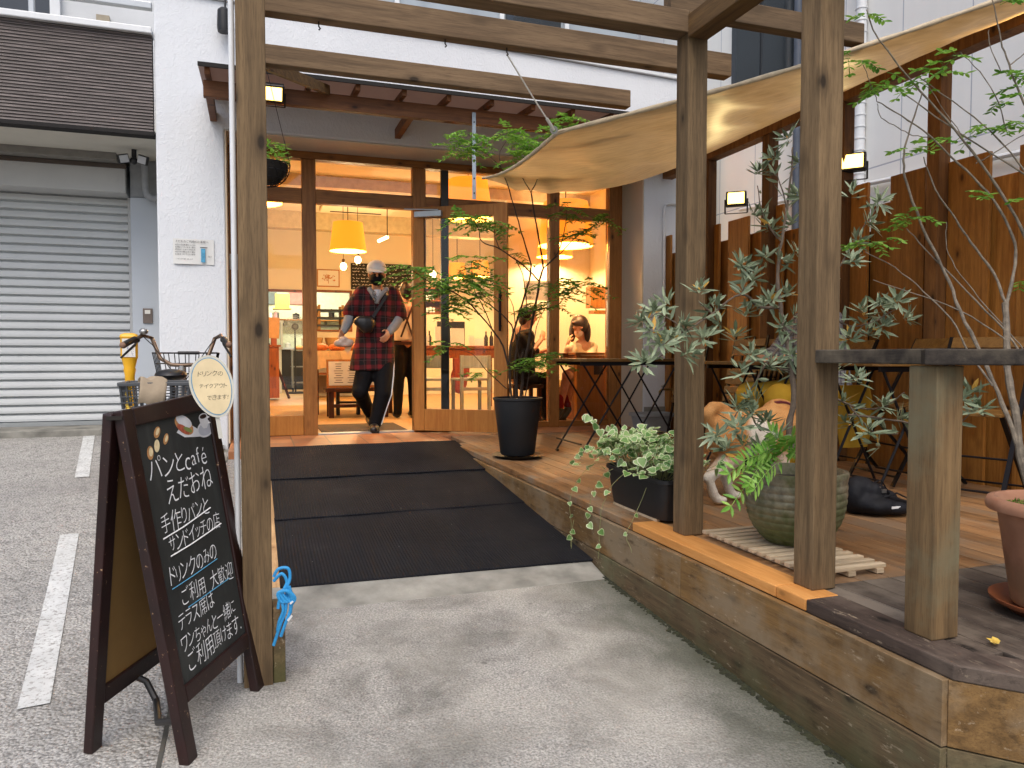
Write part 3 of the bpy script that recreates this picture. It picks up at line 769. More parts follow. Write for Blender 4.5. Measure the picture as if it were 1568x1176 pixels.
# ================================================================ DECK
dk = thing('wooden_deck', 'raised timber deck with old dark boards at the corner and browner boards behind', 'deck', (2.6, 4, -.1))
def deckboards(name, x0, x1, y0, y1, m, cut=None, wd=.118, z=-.004):
    mb = MB(); i = math.floor(x0/wd)
    while i*wd < x1:
        a = max(x0, i*wd+.002); b = min(x1, (i+1)*wd-.002); ya = y0; 
        if b > a:
            if cut: ya = max(cut(a), cut(b)) if cut(a) > y0-5 else y0
            mb.box(a, b, ya, y1, z-.03, z)
        i += 1
    return mb.build(name, m, dk, bevel=.002)
cut = lambda x: max(.0, 1.36 - (x-1.70)*1.10)
deckboards('deck_boards', 1.702, 3.96, 1.952, 6.70, m_deck)
deckboards('old_deck_boards', 1.702, 3.96, 0, 1.948, m_deckold, cut)
def edge(y0, y1, m, label=None, z=0.0, x0=1.575, x1=1.700):
    mb = MB(); mb.box(x0, x1, y0, y1, -.038, z); o = mb.build('edge_board', m, dk, bevel=.004)
    if label: o['label'] = label
edge(1.985, 2.95, m_edgenew, 'new unweathered orange edge board'); edge(1.845, 1.982, m_edgenew, 'short new orange edge board')
edge(2.953, 6.12, m_edgemid, 'worn tan edge board')
mb = MB(); mb.prism([(1.588, 1.319), (1.69, 1.206), (1.70, 1.842), (1.575, 1.842), (1.575, 1.333)], -.040, 0, 'xy'); o = mb.build('edge_board', m_edgeold, dk, bevel=.004); o['label'] = 'blackened old edge board at the corner'
# fascia: two boards high, in lengths
for (ya, yb) in ((1.345, 2.52), (2.523, 4.2), (4.203, 6.1)):
    mb = MB(); mb.box(1.555, 1.58, ya, yb, -.205, -.041); mb.build('fascia_board', m_fascia, dk, bevel=.002)
for (ya, yb) in ((1.345, 3.1), (3.103, 6.1)):
    mb = MB(); mb.box(1.552, 1.577, ya, yb, -.47, -.209); mb.build('fascia_board', m_fascial, dk, bevel=.002)
dirn = Vector((.67, -.742, 0)); n_ = Vector((.742, .67, 0))
P0 = Vector((1.572, 1.345, 0))
for z0, z1, m in ((-.205, -.041, m_fascia), (-.47, -.209, m_fascial)):
    mb = MB(); c = P0 + dirn*.75; mb.obox((c.x+.008, c.y+.006, (z0+z1)/2), (1.5, .025, z1-z0), Matrix.Rotation(math.atan2(dirn.y, dirn.x), 3, 'Z')); mb.build('end_fascia_board', m, dk, bevel=.002)
mb = MB(); a = Vector((1.588, 1.319, 0)); b = a + dirn*1.6; q = n_*.12
mb.add([(a+Vector((0,0,-.040))), (b+Vector((0,0,-.040))), (b+q+Vector((0,0,-.040))), (a+q*1.0+Vector((0,0,-.040))), a+Vector((0,0,-.001)), b+Vector((0,0,-.001)), b+q+Vector((0,0,-.001)), a+q+Vector((0,0,-.001))],
    [(0,3,2,1),(4,5,6,7),(0,1,5,4),(1,2,6,5),(2,3,7,6),(3,0,4,7)]); o = mb.build('end_edge_board', m_edgeold, dk, bevel=.004)
mb = MB(); pts_ = [(1.545, 3.45), (1.54, 3.0), (1.545, 2.5), (1.535, 2.0), (1.545, 1.6), (1.55, 1.36)]; rgm = random.Random(2)
for i in range(900):
    q = rgm.random()*5; k = int(min(4, q)); f = q-k; x = pts_[k][0]+(pts_[k+1][0]-pts_[k][0])*f+abs(rgm.gauss(0, .012))*-1+.012; y = pts_[k][1]+(pts_[k+1][1]-pts_[k][1])*f; r_ = rgm.uniform(.002, .007)
    mb.ball((x, y, gz(y)+.004), r_*1.6, r_*1.8, r_*.8, 6)
tag(mb.build('moss', M_plain('damp dark moss', '#2a2c1a', .95, var=.5, vs=30), None, smooth=True), 'strip of damp dark moss and grit along the foot of the deck', 'moss', kind='stuff')
# railing at the corner
rl = thing('deck_railing', 'low blackened handrail on a square post at the deck corner', 'railing', (1.70, 1.5, 0))
mb = MB(); mb.box(1.648, 1.738, 1.46, 1.55, 0, .713); mb.build('post', m_greypost, rl, bevel=.004)
mb = MB(); mb.box(1.640, 1.746, 1.45, 1.896, .716, .757); mb.build('handrail', m_rail, rl, bevel=.004)
mb = MB(); rot = Matrix.Rotation(math.atan2(-.62, .78), 3, 'Z'); mb.obox((1.640+.78*.78, 1.45-.62*.78+.05, .7355), (1.56, .10, .041), rot); mb.build('handrail', m_rail, rl, bevel=.004)
mb = MB(); mb.lathe([(.0, -.004), (.008, -.004), (.008, .004), (0, .006)], (1.70, 1.398, .738), 10, axis=Vector((-.62, -.78, 0))); mb.build('bolt', m_white, rl, smooth=True)

# ================================================================ SHADE SAIL
def M_sail():
    t = NT('tan sail cloth'); v = t.tc(); n = t.noise(t.tc(scale=(1, 6, 6)), 4, 4); fine = t.noise(v, 300, 2)
    col = t.ramp(n, [(.3, '#987749'), (.7, '#b18e5d')])
    t.set(col, .38); t.b.inputs['Specular IOR Level'].default_value = .35
    t.bump(t.math('ADD', n, t.math('MULTIPLY', fine, .2)), .15, .004)
    tl = t.n('BsdfTranslucent'); t.l(col, tl.inputs[0]); mx = t.n('MixShader'); mx.inputs[0].default_value = .48
    t.l(t.b.outputs[0], mx.inputs[1]); t.l(tl.outputs[0], mx.inputs[2]); t.l(mx.outputs[0], t.out.inputs[0]); return t.m
m_sail = M_sail()
ss = thing('shade_sail', 'tan cloth shade sail slung from the canopy across the deck to the fence', 'shade sail', (2.8, 4.5, 2.2))
Tt, Gg, Nn = Vector((1.80, 6.0, 2.20)), W(855, 202, Y=3.2), W(1590, -22, Y=2.4)
Pa, Nb = Vector((3.90, 5.95, 2.56)), Vector((3.93, 2.2, 2.60))
def seg(pts, u):
    L_ = [(b-a).length for a, b in zip(pts, pts[1:])]; T_ = sum(L_); s_ = u*T_
    for i, l in enumerate(L_):
        if s_ <= l or i == len(L_)-1: return pts[i].lerp(pts[i+1], min(1, s_/l)), i, s_/l
        s_ -= l
def hem(u):
    p, i, q = seg([Tt, Gg, Nn], u); sag = math.sin(math.pi*min(1, q))
    p = p.copy(); p.z -= .05*sag if i == 0 else .035*sag; return p
def back(u):
    p, i, q = seg([Tt, Pa, Nb], u); p = p.copy()
    if i == 0: p.z -= .20*math.sin(math.pi*min(1, q))
    return p
NU, NV = 70, 26; vs = []
for i in range(NU+1):
    u = i/NU; A, B = hem(u), back(u)
    for j in range(NV+1):
        v = j/NV; p = A.lerp(B, v); L_ = (B-A).length
        p.z -= .055*math.sin(math.pi*v)*min(1, L_)
        wr = mnoise.noise(Vector((u*9, v*1.6, 3))) * .045 + mnoise.noise(Vector((u*24 + v*5, v*2.0, 9))) * .024 + mnoise.noise(Vector((u*55+v*14, v*4, 1))) * .006
        p.z += wr*min(1, 3*v*(1-v)+.15)*min(1, L_*1.5)
        vs.append(p)
mb = MB(); mb.add(vs, [(i*(NV+1)+j, i*(NV+1)+j+1, (i+1)*(NV+1)+j+1, (i+1)*(NV+1)+j) for i in range(NU) for j in range(NV)]); mb.open = True
mb.build('sail_cloth', m_sail, ss, smooth=True, sharp=180)
pts = [hem(i/60) for i in range(61)]
mb = MB(); mb.tube(pts, [.0105 + .002*math.sin(i*2.1) for i in range(61)], 10); mb.build('rolled_hem', M_plain('pale rolled hem', '#b7a78c', .8, var=.15, vs=30), ss, smooth=True)
mb = MB(); mb.lathe([(.008, -.003), (.018, -.003), (.018, .003), (.008, .003)], tuple(Gg + Vector((-.03, -.02, 0))), 12, axis=Vector((.3, 1, .4))); mb.build('grommet', m_chrome, ss)
rp = thing('guy_rope', 'thin white rope tying the sail hem up to a pergola rafter', 'rope', tuple(Gg))
mb = MB(); a, b = Gg + Vector((-.03, -.02, 0)), Vector((1.015, 3.03, 2.0)); mb.tube([a, a.lerp(b, .5) + Vector((0, 0, -.004)), b], .0035, 6); mb.build('cord', M_plain('white cord', '#d9d6cc', .8), rp, smooth=True)
mb = MB(); mb.tube([a, a.lerp(b, .16)], .007, 8); mb.build('knot', M_plain('white cord knot', '#cfccc0', .8), rp, smooth=True)
st = thing('hanging_strap', 'pale blue-grey flat bar hanging from the canopy beam at the sail tip', 'strap', (1.735, 6.0, 2.6))
mb = MB(); mb.box(1.72, 1.752, 6.03, 6.04, 2.03, 2.74); mb.build('bar', M_plain('galvanised bar', '#97a3ac', .45, .4), st, bevel=.002)
mb = MB()
for z in (2.08, 2.2, 2.66): mb.lathe([(0, -.004), (.007, -.003), (.007, .0), ], (1.736, 6.03, z), 8, axis=Vector((0, 1, 0)))
mb.build('bolt', m_steel, st)

# ================================================================ FLOODLIGHTS
m_lampface = M_emit('lit floodlight face', '#ffd670', 3.2)
def flood(name, pos, aim, label, group, energy, face=1.0):
    t = thing(name, label, 'floodlight', pos, group)
    pos = Vector(pos); dr = (Vector(aim)-pos).normalized(); q = dr.to_track_quat('Y', 'Z').to_matrix()
    mb = MB(); mb.obox(pos, (.17, .05, .13), q); mb.obox(pos - q @ Vector((0, .035, 0)), (.13, .03, .10), q)
    mb.build('housing', m_black, t, bevel=.008)
    mb = MB(); mb.obox(pos + q @ Vector((0, .027, 0)), (.135, .006, .098), q); mb.build('lamp_face', m_lampface, t)
    mb = MB()
    for s_ in (-1, 1): mb.bar(pos + q @ Vector((s_*.092, 0, 0)), pos + q @ Vector((s_*.092, -.02, -.12)), .012, .006)
    mb.bar(pos + q @ Vector((-.092, -.02, -.12)), pos + q @ Vector((.092, -.02, -.12)), .012, .006)
    mb.build('yoke', m_steel, t)
    li = bpy.data.lights.new('flood_beam', 'SPOT'); li.energy = energy; li.spot_size = R(75); li.spot_blend = .6; li.color = (1, .78, .36); li.shadow_soft_size = .05
    lo = bpy.data.objects.new('flood_beam', li); COL.objects.link(lo); lo.location = q @ Vector((0, .05, 0)); lo.rotation_euler = dr.to_track_quat('-Z', 'Y').to_euler(); lo.parent = t
    return t
flood('floodlight', (3.93, 5.53, 2.08), (2.9, 4.3, 2.35), 'lit black floodlight on the fence by the far post, left of two', 'floodlights on the fence', 7)
flood('floodlight', (3.93, 4.20, 2.07), (2.9, 3.3, 2.40), 'lit black floodlight on the fence, glaring beside the tall pergola post', 'floodlights on the fence', 8)
flood('floodlight', (3.90, 2.72, 2.25), (3.5, 2.9, 2.62), 'lit floodlight lighting the sail corner at the right edge', 'floodlights on the fence', 22)
flood('canopy_spotlight', (.15, 5.95, 2.70), (.15, 5.4, 2.2), 'lit spotlight under the canopy beside the left pergola post', None, 10)
t = thing('wall_lamp', 'small black lamp on the white wall, partly behind the left pergola post', 'wall lamp', (-.19, 6.68, 3.5))
mb = MB(); mb.lathe([(0, 0), (.05, 0), (.055, .04), (.05, .17), (.03, .19), (0, .19)], (-.20, 6.62, 3.36), 14); mb.build('body', m_black, t, smooth=True)
mb = MB(); mb.tube([(-.19, 6.62, 3.55), (-.19, 6.64, 3.72), (-.19, 6.70, 3.74)], .008, 8); mb.build('arm', m_black, t, smooth=True)
# ================================================================ INSIDE THE CAFE
def M_shade():
    t = NT('glowing fabric lamp shade'); v = t.tc(); z = t.noise(v, 120, 2)
    t.set('#d68f3c', .8); t.b.inputs['Emission Color'].default_value = c4('#ff8a1e'); t.b.inputs['Emission Strength'].default_value = .7
    return t.m
m_shade = M_shade(); m_shadein = M_emit('lit inside of lamp shade', '#ffc050', 2.2)
m_bulb = M_emit('glowing bulb', '#ffdf9a', 22)
def pendant(px, ybot, wid, d, dia, label, energy=64, h=None):
    c = W(px, ybot, d=d); r = dia/2; h = h or dia*.78
    t = thing('pendant_lamp', label, 'pendant lamp', (c.x, c.y, ZC), 'orange drum pendants in the cafe')
    mb = MB(); mb.lathe([(r, c.z), (r*.80, c.z+h)], (c.x, c.y, 0), 32); mb.open = True
    o = mb.build('shade', m_shade, t, smooth=True)
    mb = MB(); mb.lathe([(r*.985, c.z+.002), (r*.785, c.z+h-.002)], (c.x, c.y, 0), 32); mb.open = True
    mb.build('shade_lining', m_shadein, o, smooth=True)
    mb = MB(); mb.tube([(c.x, c.y, c.z+h*.6), (c.x, c.y, ZC)], .006, 6); mb.build('cord', m_dark, t)
    mb = MB(); mb.lathe([(.0, ZC-.03), (.05, ZC-.03), (.055, ZC)], (c.x, c.y, 0), 14); mb.build('ceiling_rose', m_white, t)
    mb = MB(); mb.ball((c.x, c.y, c.z+h*.5), .05); mb.build('bulb', m_bulb, t, smooth=True)
    li = bpy.data.lights.new('pendant_light', 'POINT'); li.energy = energy; li.color = (1, .70, .36); li.shadow_soft_size = .06
    lo = bpy.data.objects.new('pendant_light', li); COL.objects.link(lo); lo.location = (0, 0, c.z+h*.32-ZC); lo.parent = t
pendant(533, 385, 56, 10.3, .50, 'orange drum pendant hanging above the man in the doorway')
pendant(388, 310, 86, 7.9, .59, 'orange drum pendant close behind the left shopfront window')
pendant(866, 377, 86, 8.4, .62, 'larger orange drum pendant above the seated woman by the right window')
pendant(849, 394, 56, 10.3, .50, 'orange drum pendant just below and behind the one over the seated woman')
pendant(717, 335, 75, 8.6, .56, 'orange drum pendant seen through the transom above the open door', 35)
pendant(735, 424, 31, 13.2, .36, 'small orange pendant deep in the cafe, right of two behind the door glass', 50)
pendant(700, 426, 28, 13.2, .34, 'small orange pendant deep in the cafe, left of two behind the door glass', 50)
pendant(786, 413, 34, 12.5, .37, 'orange drum pendant in line with the notice on the window glass', 50)
for px, py, d, lab in ((526, 408, 10.8, 'lower left bare bulb below the drum pendant in the doorway'), (548, 398, 11.0, 'higher bare bulb right below the drum pendant in the doorway'), (663, 420, 11.0, 'bare bulb seen through the door glass beside the steel post')):
    c = W(px, py, d=d); t = thing('bare_bulb', lab, 'light bulb', (c.x, c.y, ZC), 'bare hanging bulbs in the cafe')
    mb = MB(); mb.ball(c, .045, .045, .055); mb.build('bulb', m_bulb, t, smooth=True)
    mb = MB(); mb.lathe([(.018, c.z+.045), (.022, c.z+.1), (.012, c.z+.11)], (c.x, c.y, 0), 10); mb.build('socket', m_dark, t)
    mb = MB(); mb.tube([(c.x, c.y, c.z+.1), (c.x, c.y, ZC)], .004, 6); mb.build('cord', m_dark, t)
    li = bpy.data.lights.new('bulb_light', 'POINT'); li.energy = 26; li.color = (1, .72, .38); li.shadow_soft_size = .045
    lo = bpy.data.objects.new('bulb_light', li); COL.objects.link(lo); lo.location = (0, 0, c.z-.12-ZC); lo.parent = t
# kitchen strip light, small track light
t = thing('strip_light', 'white strip light on the kitchen ceiling beyond the back wall', 'strip light', (.8, 15.6, ZC))
mb = MB(); mb.box(.2, 1.6, 15.55, 15.65, ZC-.06, ZC-.001); mb.build('housing', m_white, t)
mb = MB(); mb.box(.22, 1.58, 15.56, 15.64, ZC-.075, ZC-.061); mb.build('tube', M_emit('strip light tube', '#f2f3d6', 28), t)
li = bpy.data.lights.new('strip_beam', 'AREA'); li.shape = 'RECTANGLE'; li.size = 1.4; li.size_y = .1; li.energy = 90; li.color = (1, .96, .78)
lo = bpy.data.objects.new('strip_beam', li); COL.objects.link(lo); lo.location = (.1, 0, -.09); lo.parent = t
t = thing('track_light', 'small lit bar lamp under the cafe ceiling above the man', 'track light', (1.95, 11.2, 2.75))
a, b = W(580, 369, d=11.6), W(593, 363, d=11.2)
mb = MB(); mb.tube([a, b], .025, 8); mb.build('lamp', M_emit('warm bar lamp', '#ffe0a0', 6), t)
mb = MB(); mb.tube([b, (b.x, b.y, ZC)], .008, 6); mb.build('stem', m_steel, t)
t = thing('air_conditioner', 'flat cream cassette air conditioner on the cafe ceiling behind the pendant', 'air conditioner', (1.7, 12.0, ZC))
mb = MB(); mb.box(1.0, 2.1, 11.5, 12.3, ZC-.05, ZC-.001); mb.build('panel', m_ceil, t, bevel=.01)
mb = MB(); mb.box(1.15, 1.95, 11.6, 11.66, ZC-.056, ZC-.051); mb.box(1.15, 1.95, 12.14, 12.2, ZC-.056, ZC-.051); mb.build('louvre', m_dark, t)

# back wall: picture, menu boards, shelf
def flat_on_wall(x0, y0, x1, y1, Y): a = W(x0, y0, Y=Y); b = W(x1, y1, Y=Y); return a.x, b.x, b.z, a.z
x0, x1, z0, z1 = flat_on_wall(485, 412, 520, 440, YB)
t = thing('framed_picture', 'thin-framed sketch of a small tree on the back wall', 'picture', ((x0+x1)/2, YB, z0))
mb = MB(); mb.box(x0, x1, YB-.02, YB-.002, z0, z1); mb.build('frame', m_door, t)
mb = MB(); mb.box(x0+.02, x1-.02, YB-.024, YB-.021, z0+.02, z1-.02); pp = mb.build('paper', m_paper, t)
mb = MB(); rg = random.Random(3)
for i in range(46):
    mb.ball(((x0+x1)/2+rg.gauss(0, .055), YB-.025, (z0+z1)/2+.02+rg.gauss(0, .028)), rg.uniform(.006, .016), .001, rg.uniform(.005, .012), 6)
mb.box((x0+x1)/2-.005, (x0+x1)/2+.005, YB-.026, YB-.0245, z0+.06, (z0+z1)/2); mb.build('drawing', M_plain('sepia drawing', '#b07a50', .9), pp)
def menuboard(x0, y0, x1, y1, label, rows, seed):
    a, b, c, d_ = flat_on_wall(x0, y0, x1, y1, YB)
    t = thing('menu_chalkboard', label, 'menu board', ((a+b)/2, YB, c), 'menu chalkboards on the back wall')
    mb = MB(); mb.box(a, b, YB-.03, YB-.004, c, d_); mb.build('board', M_plain('blackboard', '#1c1c1b', .8), t)
    mb = MB(); rg = random.Random(seed); h = (d_-c)/rows
    for r in range(rows):
        z = d_-h*(r+.55); x = a+.03
        while x < b-.06:
            w_ = rg.uniform(.015, .05); mb.tube([(x+w_*q/4, YB-.032, z+rg.uniform(-.3, .3)*h*.7) for q in range(5)], .0035, 4); x += w_+rg.uniform(.008, .05)
            if rg.random() < .12: x += .08
    mb.build('chalk_writing', m_chalk, t)
menuboard(537, 403, 574, 444, 'smaller chalk menu board on the back wall, left of the man\'s cap', 8, 5)
menuboard(577, 404, 633, 446, 'wide chalk menu board on the back wall, right of the man\'s cap', 7, 8)
# goods shelf on wall seen through the door glass
t = thing('wall_shelf', 'small wooden wall shelf of boxed goods seen through the door glass', 'shelf', (2.5, 11.6, 1.3))
a, b = W(654, 441, d=11.6), W(670, 479, d=11.6)
mb = MB(); 
for f in (0, .5, 1): zz = b.z+(a.z-b.z)*f; mb.box(a.x-.03, b.x+.08, a.y, a.y+.2, zz-.01, zz+.01)
mb.box(a.x-.045, a.x-.031, a.y, a.y+.2, b.z-.01, a.z+.01); mb.box(b.x+.081, b.x+.095, a.y, a.y+.2, b.z-.01, a.z+.01); mb.box(a.x-.04, b.x+.09, a.y+.2, a.y+.21, b.z, a.z)
mb.build('carcase', m_intwood, t)
for q in range(6):
    zz = b.z+(a.z-b.z)*(.5 if q > 2 else 0)+.011; xx = a.x+.05*(q % 3)
    mb = MB(); mb.box(xx-.012, xx+.026, a.y+.02, a.y+.09, zz, zz+.07+.01*(q % 2))
    tag(mb.build('goods_box', m_paper), 'small white goods box on the wall shelf behind the door glass', 'box', 'white goods boxes on the wall shelf')

# kitchen
t = thing('kitchen_counter', 'pale kitchen counter with shelf of jars beyond the back wall', 'counter', (.3, 15.6, 0))
mb = MB(); mb.box(-.2, .52, 15.3, 16, .85, .9); mb.build('top', m_alu, t)
mb = MB(); mb.box(-.2, .50, 15.35, 16, 0, .85); mb.build('cabinet', m_white, t)
mb = MB(); mb.box(-.2, .55, 15.4, 15.9, 1.38, 1.42); mb.box(.49, .53, 15.4, 15.9, .9, 1.38); mb.build('shelf', m_white, t)
for q in range(5):
    mb = MB(); x = .0+q*.1; mb.lathe([(0, 1.42), (.035, 1.42), (.035, 1.53), (.02, 1.56), (.022, 1.58), (0, 1.58)], (x, 15.55, 0), 10)
    tag(mb.build('jar', m_paper if q % 2 else M_plain('pink jar', '#c88a8a', .4), None, smooth=True), ('white' if q % 2 else 'pinkish') + ' jar on the kitchen shelf beyond the back wall', 'jar', 'jars on the kitchen shelf')
t = thing('utility_cart', 'steel kitchen trolley on castors in the kitchen behind', 'trolley', (.95, 15.8, 0))
mb = MB()
for x in (.72, 1.0):
    for y in (15.6, 16.0): mb.tube([(x, y, .08), (x, y, .85)], .014, 8)
mb.build('frame', m_chrome, t)
mb = MB(); 
for z in (.18, .50, .83): mb.box(.70, 1.02, 15.58, 16.02, z, z+.02)
mb.build('shelf', m_alu, t)
for x in (.72, 1.0):
    mb = MB(); mb.lathe([(.0, -.015), (.045, -.015), (.045, .015), (0, .015)], (x, 15.6, .045), 12, axis=Vector((1, 0, 0))); mb.build('castor', m_dark, t)
mb = MB(); mb.ball((.86, 15.75, .88), .1, .1, .06); tag(mb.build('bread_heap', M_plain('orange bread', '#c87a3a', .7), smooth=True), 'orange loaf on the steel kitchen trolley', 'bread')
for (a, b, nm, col, lab) in (((443, 440), (463, 466), 'pink_board', '#d98a80', 'pink notice board on the kitchen wall'), ((405, 447), (424, 466), 'grey_board', '#6f7a7c', 'grey notice board on the kitchen wall'), ):
    p, q = W(*a, Y=17.36), W(*b, Y=17.36); mb = MB(); mb.box(p.x, q.x, 17.36, 17.39, q.z, p.z); tag(mb.build(nm, M_plain(nm, col, .8)), lab, 'notice board')
p = W(432, 462, Y=16.5); mb = MB(); mb.box(p.x-.14, p.x+.14, 16.4, 16.7, p.z-.14, p.z+.16); mb.box(p.x-.18, p.x+.18, 16.36, 16.74, p.z-.16, p.z-.141)
tag(mb.build('yellow_crate', M_plain('yellow crate', '#c5a84a', .6)), 'yellow box on a high kitchen shelf', 'crate')
t = thing('tray_rack', 'wooden rack of dark baking trays seen through the kitchen hatch', 'rack', (1.4, 15.2, 0))
mb = MB()
for x in (1.17, 1.62):
    for y in (15.0, 15.5): mb.box(x, x+.05, y, y+.05, 0, 1.72)
mb.build('frame', m_door, t)
for z in (1.30, 1.45, 1.60):
    mb = MB(); mb.box(1.1, 1.72, 14.98, 15.56, z, z+.035); mb.build('tray', m_steel, t, bevel=.004)

# left: cabinet and easel
t = thing('wooden_cabinet', 'red-brown waist-high cabinet behind the left shopfront window', 'cabinet', (.2, 13.1, 0))
mb = MB(); mb.box(-.15, .38, 12.9, 13.4, .04, .88); mb.build('carcase', m_intwood, t, bevel=.006)
mb = MB(); mb.box(-.18, .41, 12.87, 13.42, .882, .91); mb.build('top', m_intwood, t)
mb = MB(); mb.box(-.1, .33, 12.885, 12.899, .2, .8); mb.build('door', m_intwood, t)
for q in range(4):
    mb = MB(); mb.box(-.1+q*.12, -.01+q*.12, 12.95, 13.2, .912, 1.08+.03*(q % 3)); tag(mb.build('jar_box', M_plain('warm box', ['#8d5a32', '#b9a58a', '#7a6a54', '#a3502a'][q], .6)), ['brown', 'cream', 'grey', 'rust'][q] + ' box standing on the cabinet by the left window', 'box', 'boxes on the red-brown cabinet')
t = thing('easel_sign', 'dark easel with a tan sign sheet behind the left shopfront window', 'easel', (.3, 12.3, 0))
a, b = W(408, 520, d=12.2), W(443, 611, d=12.9)
mb = MB(); mb.bar(a, (b.x, b.y, 0), .035, .03); mb.build('leg', m_darkwood, t)
mb = MB(); mb.bar((a.x-.02, a.y, a.z+.35), (a.x-.3, a.y-.1, 0), .035, .03); mb.build('leg', m_darkwood, t)
p, q = W(405, 486, d=12.1), W(428, 518, d=12.1)
mb = MB(); mb.obox(((p.x+q.x)/2, p.y-.06, (p.z+q.z)/2), (q.x-p.x, .02, p.z-q.z), Euler((-.12, .05, 0)).to_matrix()); mb.build('sheet', M_plain('tan card', '#b98a58', .8), t)

# back cabinet below hatch
t = thing('back_cabinet', 'open wooden shelf unit below the kitchen hatch', 'cabinet', (1.2, 13.7, 0))
mb = MB(); mb.box(.92, 1.0, 13.4, 13.9, 0, .86); mb.box(1.30, 1.38, 13.4, 13.9, 0, .86); mb.box(1.7, 1.78, 13.4, 13.9, 0, .86); mb.build('side', m_intwood, t)
mb = MB(); mb.box(.9, 1.8, 13.36, 13.92, .862, .90); mb.build('top', m_intwood, t)
mb = MB(); mb.box(1.0, 1.7, 13.45, 13.9, .40, .43); mb.build('shelf', m_intwood, t)
for q in range(3):
    mb = MB(); mb.lathe([(0, .9), (.10, .9), (.13, 1.05), (.12, 1.05), (.09, .93)], (1.02+q*.28, 13.6, 0), 14); tag(mb.build('basket', M_plain('wicker', '#b08a58', .8, bump=.5), None, smooth=True), 'round wicker basket on the shelf unit below the hatch', 'basket', 'wicker baskets below the hatch')

# bread table and low bench with framed menu
t = thing('bread_table', 'display table under a beige cloth in front of the man', 'table', (1.15, 9.9, 0))
for x in (.70, 1.62):
    for y in (9.6, 10.3): mb = MB(); mb.box(x, x+.05, y, y+.05, 0, .76); mb.build('leg', m_darkwood, t)
mb = MB(); mb.box(.66, 1.70, 9.56, 10.4, .762, .79); mb.build('top', m_darkwood, t)
mb = MB(); n = 60
per = []
for i in range(n):
    s_ = i/n*4; k_ = int(s_); q = s_-k_; cs = [(.64, 9.54), (1.72, 9.54), (1.72, 10.42), (.64, 10.42)]
    A_, B_ = cs[k_], cs[(k_+1) % 4]; per.append((A_[0]+(B_[0]-A_[0])*q, A_[1]+(B_[1]-A_[1])*q))
top = [(x, y, .797) for x, y in per]; low = []
for i, (x, y) in enumerate(per):
    wv = .018*math.sin(i*1.7); q = abs(((i/n*4) % 1)-.5)*2
    low.append((x+(x-1.18)*.03+wv*.6, y+(y-9.98)*.05+wv, .60-.08*q**4))
mb.add(top+low, [tuple(range(n))]+[(i, n+i, n+(i+1) % n, (i+1) % n) for i in range(n)]); mb.open = True
tag(mb.build('tablecloth', M_plain('beige linen', '#c9a97c', .9, bump=.3)), 'beige cloth draped over the bread display table', 'tablecloth')
for q in range(7):
    x = .78+(q % 4)*.22; y = 9.68+(q//4)*.25
    mb = MB(); mb.ball((x, y, .84), .10, .075, .05, 12); tag(mb.build('bread_loaf', M_plain('baked crust', '#b8652a', .6, var=.25), None, smooth=True), 'golden brown loaf on the beige tablecloth', 'bread', 'loaves on the bread display table')
t = thing('low_bench', 'low dark wooden bench standing in front of the bread table', 'bench', (1.15, 9.15, 0))
mb = MB(); mb.box(.78, 1.56, 9.0, 9.36, .31, .35); mb.build('seat', m_darkwood, t, bevel=.004)
for x in (.82, 1.46):
    for y in (9.03, 9.28): mb = MB(); mb.box(x, x+.06, y, y+.05, 0, .309); mb.build('leg', m_darkwood, t, bevel=.003)
mb = MB(); mb.box(.881, 1.459, 9.035, 9.075, .12, .16); mb.build('stretcher', m_darkwood, t)
t = thing('framed_menu', 'pale framed menu card propped on the low bench', 'menu frame', (1.05, 9.2, .351))
rt = Euler((-.16, 0, 0)).to_matrix()
mb = MB(); mb.obox((1.12, 9.20, .52), (.62, .02, .34), rt); mb.build('frame', m_door, t)
mb = MB(); mb.obox(Vector((1.12, 9.20, .52))+rt @ Vector((0, -.012, 0)), (.57, .004, .29), rt); pp = mb.build('card', m_paper, t)
mb = MB(); rg = random.Random(4)
for r in range(9):
    z = .115-r*.028
    for q in range(3 if r else 1):
        x = -.22+q*.16; mb.obox(Vector((1.12, 9.20, .52))+rt @ Vector((x+.05, -.0145, z)), (rg.uniform(.06, .12), .001, .007), rt)
mb.build('small_print', m_ink, pp)
mb = MB()
for x in (.95, 1.2): 
    mb.box(x, x+.04, 9.45, 9.49, 0, .45); mb.box(x, x+.04, 9.52, 9.55, 0, .45)
mb.box(.93, 1.26, 9.44, 9.56, .45, .48); mb.box(.95, 1.24, 9.46, 9.48, .14, .17); mb.box(.95, 1.24, 9.46, 9.48, .27, .30)
tag(mb.build('step_stool', m_black), 'small black step stool under the bread table, behind the bench', 'stool')
mb = MB(); mb.box(.60, 1.42, 7.30, 8.15, .0, .008); tag(mb.build('door_mat', M_plain('dark coir door mat', '#3a2f26', .95, var=.3, vs=60, bump=.6)), 'dark doormat just inside the open doorway', 'doormat')

